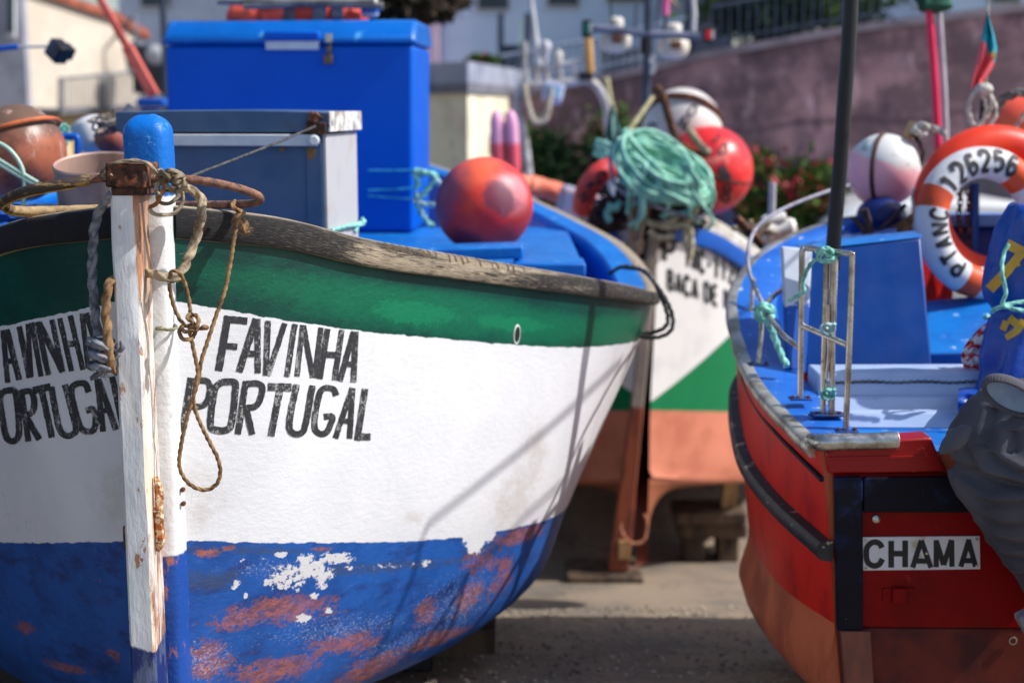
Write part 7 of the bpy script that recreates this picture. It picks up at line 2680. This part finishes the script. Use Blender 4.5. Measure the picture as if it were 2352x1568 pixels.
mb.box(c_ + Mf @ Vector((0, .05, 0)), (.06, .05, .06), Mf)
mb.build('housing', M_black, fl, bevel=.006)
mb = MB()
mb.box(c_ + Mf @ Vector((0, -.038, 0)), (.070, .006, .070), Mf)
mb.build('glass', mat('flood_glass', lin(56, 84, 130), lin(30, 40, 64), 6, .15), fl)

# cream shed with a balcony on its roof
sh = thing('shed', 'small cream shed with sunlit side and a grey panelled roof terrace', 'shed', (Q(1060, 300, 13).x, 13, 0))
c0_, c1_, c2_ = Q(1074, 214, 12.0), Q(900, 214, 12.9), Q(1192, 240, 14.6)
mb = MB()
P0, P1, P2 = Vector((c0_.x, c0_.y, -.6)), Vector((c1_.x, c1_.y, -.6)), Vector((c2_.x, c2_.y, -.6))
P3 = P1 + P2 - P0
zt_ = c0_.z + .6
mb.prism([P0, P2, P3, P1], (0, 0, zt_))
mb.build('wall', mat('shed_cream', lin(246, 234, 204), lin(226, 212, 186), 2.5, .85, c3=lin(180, 166, 146), s3=3, t3=(.62, .7)), sh)
mb = MB()
e0 = lambda p: p + (p - (P0 + P3) / 2) * .06
mb.prism([e0(P) + Vector((0, 0, zt_ + .003)) for P in (P0, P2, P3, P1)], (0, 0, .08))
mb.build('roof_slab', mat('slab_grey', (0, 0, 0)), sh)
zf0, zf1 = zt_ + .085, Q(1074, 142, 12).z + .6
mb = MB()
for A_, B_ in ((P0, P2), (P1, P0)):
    d_ = (B_ - A_)
    n_ = 14
    for i in range(n_):
        a, b = e0(A_ + d_ * (i / n_)), e0(A_ + d_ * ((i + .9) / n_))
        s_ = d_.cross(Vector((0, 0, 1))).normalized() * .03
        z_ = Vector((0, 0, zf0)), Vector((0, 0, zf1))
        mb.hexa([a + z_[0], b + z_[0], b + z_[1], a + z_[1]], [a + z_[0] - s_, b + z_[0] - s_, b + z_[1] - s_, a + z_[1] - s_])
mb.build('terrace_fence', mat('fence_panel', lin(170, 174, 190), lin(140, 146, 166), 3, .7), sh, smooth=0)
mb = MB()
wd = (P2 - P0).normalized()
wn_ = Vector((wd.y, -wd.x, 0))
wc_ = P0 + (P2 - P0) * .40 + Vector((0, 0, Q(1120, 325, 12.8).z + .6))
mb.hexa([wc_ + wd * -.10 + wn_ * .02 + Vector((0, 0, -.12)), wc_ + wd * .10 + wn_ * .02 + Vector((0, 0, -.12)), wc_ + wd * .10 + wn_ * .02 + Vector((0, 0, .06)), wc_ + wd * -.10 + wn_ * .02 + Vector((0, 0, .06))], [wc_ + wd * -.10 - wn_ * .02 + Vector((0, 0, -.12)), wc_ + wd * .10 - wn_ * .02 + Vector((0, 0, -.12)), wc_ + wd * .10 - wn_ * .02 + Vector((0, 0, .06)), wc_ + wd * -.10 - wn_ * .02 + Vector((0, 0, .06))])
mb.build('window', M_dark, sh)

# ------------------------------------------------------------------ plants
def leaf_mat(name, c1, c2, c3=None):
    g = NG(name, .75, spec=.12)
    oi = g.noise(2.3, 3, .6)
    c = g.mix(g.step(oi, .36, .64), c1, c2)
    if c3:
        c = g.mix(g.step(g.noise(9, 2, .5), .62, .66), c, c3)
    g.color(c)
    return g.m


def leaves(mb, c, rad, n, size, rnd, clumps=9, hole=.0):
    cl = []
    for _ in range(clumps):
        v = Vector((rnd.gauss(0, 1), rnd.gauss(0, 1), rnd.gauss(0, 1))).normalized() * rnd.uniform(.25, .85)
        cl.append((Vector((v.x * rad[0], v.y * rad[1], v.z * rad[2])), rnd.uniform(.28, .5)))
    for _ in range(n):
        cc, k = rnd.choice(cl)
        v = Vector((rnd.gauss(0, .5), rnd.gauss(0, .5), rnd.gauss(0, .5))) * k
        p = Vector(c) + cc + Vector((v.x * rad[0], v.y * rad[1], v.z * rad[2]))
        a = Vector((rnd.gauss(0, 1), rnd.gauss(0, 1), rnd.gauss(0, 1))).normalized()
        b = a.cross(Vector((rnd.gauss(0, 1), rnd.gauss(0, 1), rnd.gauss(0, 1)))).normalized()
        s = size * rnd.uniform(.6, 1.4)
        mb.add([p - a * s, p + b * s * .45, p + a * s, p - b * s * .45], [(0, 1, 2, 3)])


rnd = random.Random(3)
def plant(name, label, cat, c, rad, n, size, m, flowers=None, stem=True, group=None, clumps=9):
    t = thing(name, label, cat, (c[0], c[1], 0), group)
    mb = MB()
    leaves(mb, c, rad, n, size, rnd, clumps)
    mb.build('foliage', m, t, smooth=0, recalc=False)
    if flowers:
        mb = MB()
        leaves(mb, (c[0], c[1] - rad[1] * .5, c[2]), rad, flowers[0], flowers[1], rnd, flowers[3])
        fo_ = mb.build('flowers', flowers[2], t, smooth=0, recalc=False)
        fo_['kind'] = 'stuff'
    if stem:
        mb = MB()
        for i in range(5):
            mb.tube(spline([Vector((c[0] + rnd.gauss(0, .08), c[1], -.46 if c[1] < 14 else c[2] - rad[2])), Vector((c[0] + rnd.gauss(0, .2), c[1] + rnd.gauss(0, .1), c[2] * .6)), Vector((c[0] + rnd.gauss(0, rad[0] * .5), c[1] + rnd.gauss(0, .2), c[2] + rad[2] * .4))], 5), .015, 6)
        mb.build('stem', M_wood, t)
    return t


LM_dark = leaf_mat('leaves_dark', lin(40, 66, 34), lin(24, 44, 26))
LM_mid = leaf_mat('leaves_mid', lin(74, 100, 40), lin(44, 70, 32), lin(120, 130, 50))
LM_red = mat('petals_red', lin(176, 36, 58), lin(140, 26, 46), 9, .6, bump=0)
LM_yel = leaf_mat('leaves_yellow', lin(130, 134, 60), lin(84, 100, 44), lin(186, 170, 70))
p = Q(1290, 365, 13.2)
plant('shrub', 'dark green shrub at the foot of the mauve wall behind the arch', 'shrub', (p.x, 13.2, p.z - .15), (.62, .35, .55), 2600, .05, LM_dark, clumps=16)
p = Q(1200, 330, 13.4)
plant('shrub', 'olive shrub beside the cream shed wall', 'shrub', (p.x, 13.4, p.z - .1), (.22, .25, .5), 900, .05, LM_mid)
p = Q(1400, 300, 13.6)
plant('shrub', 'thin yellow green shrub climbing the mauve wall above the dark shrub', 'shrub', (p.x, 13.6, p.z), (.30, .15, .28), 500, .045, LM_mid)
p = Q(1835, 420, 11.6)
plant('flower_bush', 'bush with crimson flowers below the mauve wall', 'bush', (p.x, 11.8, p.z - .1), (.50, .32, .40), 2400, .045, LM_mid, (240, .042, LM_red, 9), clumps=16)
p = Q(1760, 360, 12.0)
plant('flower_bush', 'low bush with yellow green tops left of the crimson flowers', 'bush', (p.x, 12.4, p.z - .3), (.35, .3, .42), 1200, .045, LM_yel, (60, .04, LM_red, 4))
p = Q(1110, 150, 13.6)
plant('flower_bush', 'small potted bush with orange red flowers on the shed terrace', 'bush', (p.x, 13.6, p.z), (.17, .15, .11), 700, .035, LM_mid, (130, .03, LM_red, 5), stem=False)
p = Q(1840, 20, 15)
plant('hedge', 'dark olive hedge behind the bar railing', 'hedge', (p.x, 15.2, p.z + .1), (.95, .4, .42), 7500, .06, LM_mid, clumps=24, stem=False)
p = Q(1772, 50, 15)
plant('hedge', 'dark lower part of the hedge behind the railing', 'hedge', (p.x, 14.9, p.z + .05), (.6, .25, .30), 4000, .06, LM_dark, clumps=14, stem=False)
p = Q(2036, 20, 15)
plant('shrub', 'bright green shrub right of the hedge on the wall', 'shrub', (p.x - .6, 15.0, p.z + .1), (.2, .2, .3), 900, .05, leaf_mat('leaves_bright', lin(120, 150, 50), lin(86, 116, 40)), stem=False)
tr = thing('tree', 'dark tree whose lowest branches hang behind the ice chest', 'tree', (Q(700, 0, 10.5).x, 10.5, 0))
tx = Q(760, 0, 10.5).x
mb = MB()
mb.tube(spline([Vector((tx, 10.5, -.5)), Vector((tx + .05, 10.5, 1.4)), Vector((tx + .15, 10.5, 2.6)), Vector((tx + .3, 10.5, 3.6))], 6), [.16 - .004 * i for i in range(19)], 12, wob=.15)
for (px, py) in ((1040, 10), (960, 30), (880, -40), (1000, -80)):
    e = Q(px, py, 10.4)
    mb.tube(spline([Vector((tx + .18, 10.5, 2.7)), Vector(((tx + e.x) / 2, 10.45, (2.9 + e.z) / 2 + .2)), e], 7), [.05 - .003 * i for i in range(15)], 8, wob=.1)
mb.build('trunk', M_wood, tr)
mb = MB()
for (px, py, rx, rz, n) in ((900, 6, .34, .20, 1900), (985, 24, .24, .11, 1000), (960, -40, .4, .25, 1500), (830, 0, .3, .22, 1100), (1040, -10, .13, .10, 300), (700, -140, .8, .4, 1500)):
    c = Q(px, py, 10.4)
    leaves(mb, c, (rx, .35, rz), n, .045, rnd, 9)
mb.build('crown', leaf_mat('leaves_tree', lin(70, 58, 46), lin(40, 42, 34)), tr, smooth=0, recalc=False)

# ------------------------------------------------------------------ cars behind the boats
def car(label, x0, Y, paint, s=1.08, zb=-.45):
    """side-on small car, tail at x0, nose to the right"""
    t = thing('parked_car', label, 'car', (x0 + 1.7, Y + .6, zb), 'cars parked behind the boats')
    side = [(0, .30), (.02, .72), (.10, .86), (.30, 1.28), (.52, 1.42), (1.0, 1.48), (1.7, 1.46), (2.15, 1.30), (2.75, .95), (3.55, .84), (3.85, .68), (3.9, .34), (3.5, .2), (.4, .2)]
    pts = [Vector((x0 + x * s, Y, zb + z * s)) for x, z in side]
    W_ = 1.62 * s
    mb = MB()
    n = len(pts)
    vs = []
    for k, (yy, q) in enumerate(((.0, 1), (.08, 1), (W_ - .08, 1), (W_, 1))):
        for p_, (x, z) in zip(pts, side):
            tuck = .16 * s * max(0, (z - .9) / .55) if k in (0, 1) else -.16 * s * max(0, (z - .9) / .55)
            sh_ = .97 if k in (0, 3) else 1.0
            c_ = Vector((x0 + 1.9 * s, 0, zb + .75 * s))
            vs.append(Vector((c_.x + (p_.x - c_.x) * sh_, Y + yy + tuck, c_.z + (p_.z - c_.z) * sh_)))
    fs = [tuple(range(n)), tuple(range(4 * n - 1, 3 * n - 1, -1))]
    for k in range(3):
        fs += [(k * n + i, k * n + n + i, k * n + n + (i + 1) % n, k * n + (i + 1) % n) for i in range(n)]
    mb.add(vs, fs)
    mb.build('body', paint, t, bevel=.02, bseg=2)
    gl = mat('car_glass', lin(96, 130, 130), lin(60, 84, 90), 3, .08, bump=0)
    for poly in ([(.36, 1.0), (.44, 1.24), (.60, 1.36), (.98, 1.38), (.98, 1.0)], [(1.06, 1.0), (1.06, 1.38), (1.66, 1.36), (2.02, 1.2), (2.2, 1.0)]):
        mb = MB()
        a = [Vector((x0 + x * s, Y + .16 * s * max(0, (z - .9) / .55) - .006 + .02 * (z - 1), zb + z * s)) for x, z in poly]
        mb.prism(a, (0, .02, 0))
        mb.build('window', gl, t)
    for xw in (.72, 3.05):
        mb = MB()
        mb.lathe(Vector((x0 + xw * s, Y + .02, zb + .3 * s)), [(0, -.03), (.18 * s, -.03), (.29 * s, -.02), (.3 * s, .0), (.3 * s, .14), (0, .14)], 24, Matrix.Rotation(radians(90), 3, 'X') @ Matrix.Scale(-1, 3, Vector((0, 0, 1))))
        w = mb.build('wheel', M_black, t)
        mb = MB()
        mb.lathe(Vector((x0 + xw * s, Y - .012, zb + .3 * s)), [(0, 0), (.17 * s, 0), (.18 * s, .008), (.06 * s, .02), (0, .02)], 20, Matrix.Rotation(radians(90), 3, 'X'))
        mb.build('rim', M_chrome, w)
    for (x, z, m_) in ((.03, .74, LM_red), (3.72, .70, M_white_plastic)):
        mb = MB()
        mb.box(Vector((x0 + x * s, Y + .10, zb + z * s)), (.06, .16, .10))
        mb.build('lamp', m_, t, bevel=.01)
    mb = MB()
    mb.box(Vector((x0 + 1.25 * s, Y - .004, zb + .84 * s)), (.12, .02, .02))
    mb.build('door_handle', paint, t, bevel=.004)
    return t


car('white parked car seen between the black pole and the life rings', Q(1812, 500, 11.0).x, 11.0, mat('car_white', (.78, .79, .80), (.74, .75, .77), 2, .2, bump=0, spec=.6))
car('dark blue parked car low behind the bow rail of the green boat', Q(1600, 500, 13.0).x, 13.0, mat('car_blue', lin(60, 84, 130), lin(50, 72, 116), 2, .25, bump=0, spec=.6), .98)

shade_boat = thing('fishing_boat', 'navy boat added out of view on the left to shade the white hull', 'boat', (-3.8, 4.6, 0))  # unseen boat, added to keep light off the white boat's left side
rows, rl_ = [], []
for i in range(40):
    t = i / 39
    Y = 1.6 + 5.6 * t
    w = 1.0 * sin(pi * min(.98, max(.02, t))) ** .55
    zg = 1.95 + .30 * (2 * t - 1) ** 2
    sec = [(0.03, .12), (w * .5, .16), (w * .82, .5), (w * .96, 1.0), (w, zg)]
    rows.append([Vector((-3.95 - b, Y, z)) for b, z in reversed(sec)] + [Vector((-3.95 + b, Y, z)) for b, z in sec])
    rl_.append([(w, Y, zg)])
mb = MB()
mb.grid(rows)
mb.build('hull', mat('shade_boat_navy', lin(30, 40, 70), lin(22, 30, 54), 3, .5), shade_boat, smooth=60)
for s_ in (1, -1):
    mb = MB()
    mb.tube([Vector((-3.95 + s_ * r[0][0], r[0][1], r[0][2])) for r in rl_], .04, 8)
    mb.build('gunwale', M_wood, shade_boat)
mb = MB()
mb.grid([[Vector((-3.95 + k * r[0][0] * .98, r[0][1], r[0][2] - .12)) for k in (-1, 0, 1)] for r in rl_])
mb.build('deck', M_wood, shade_boat)
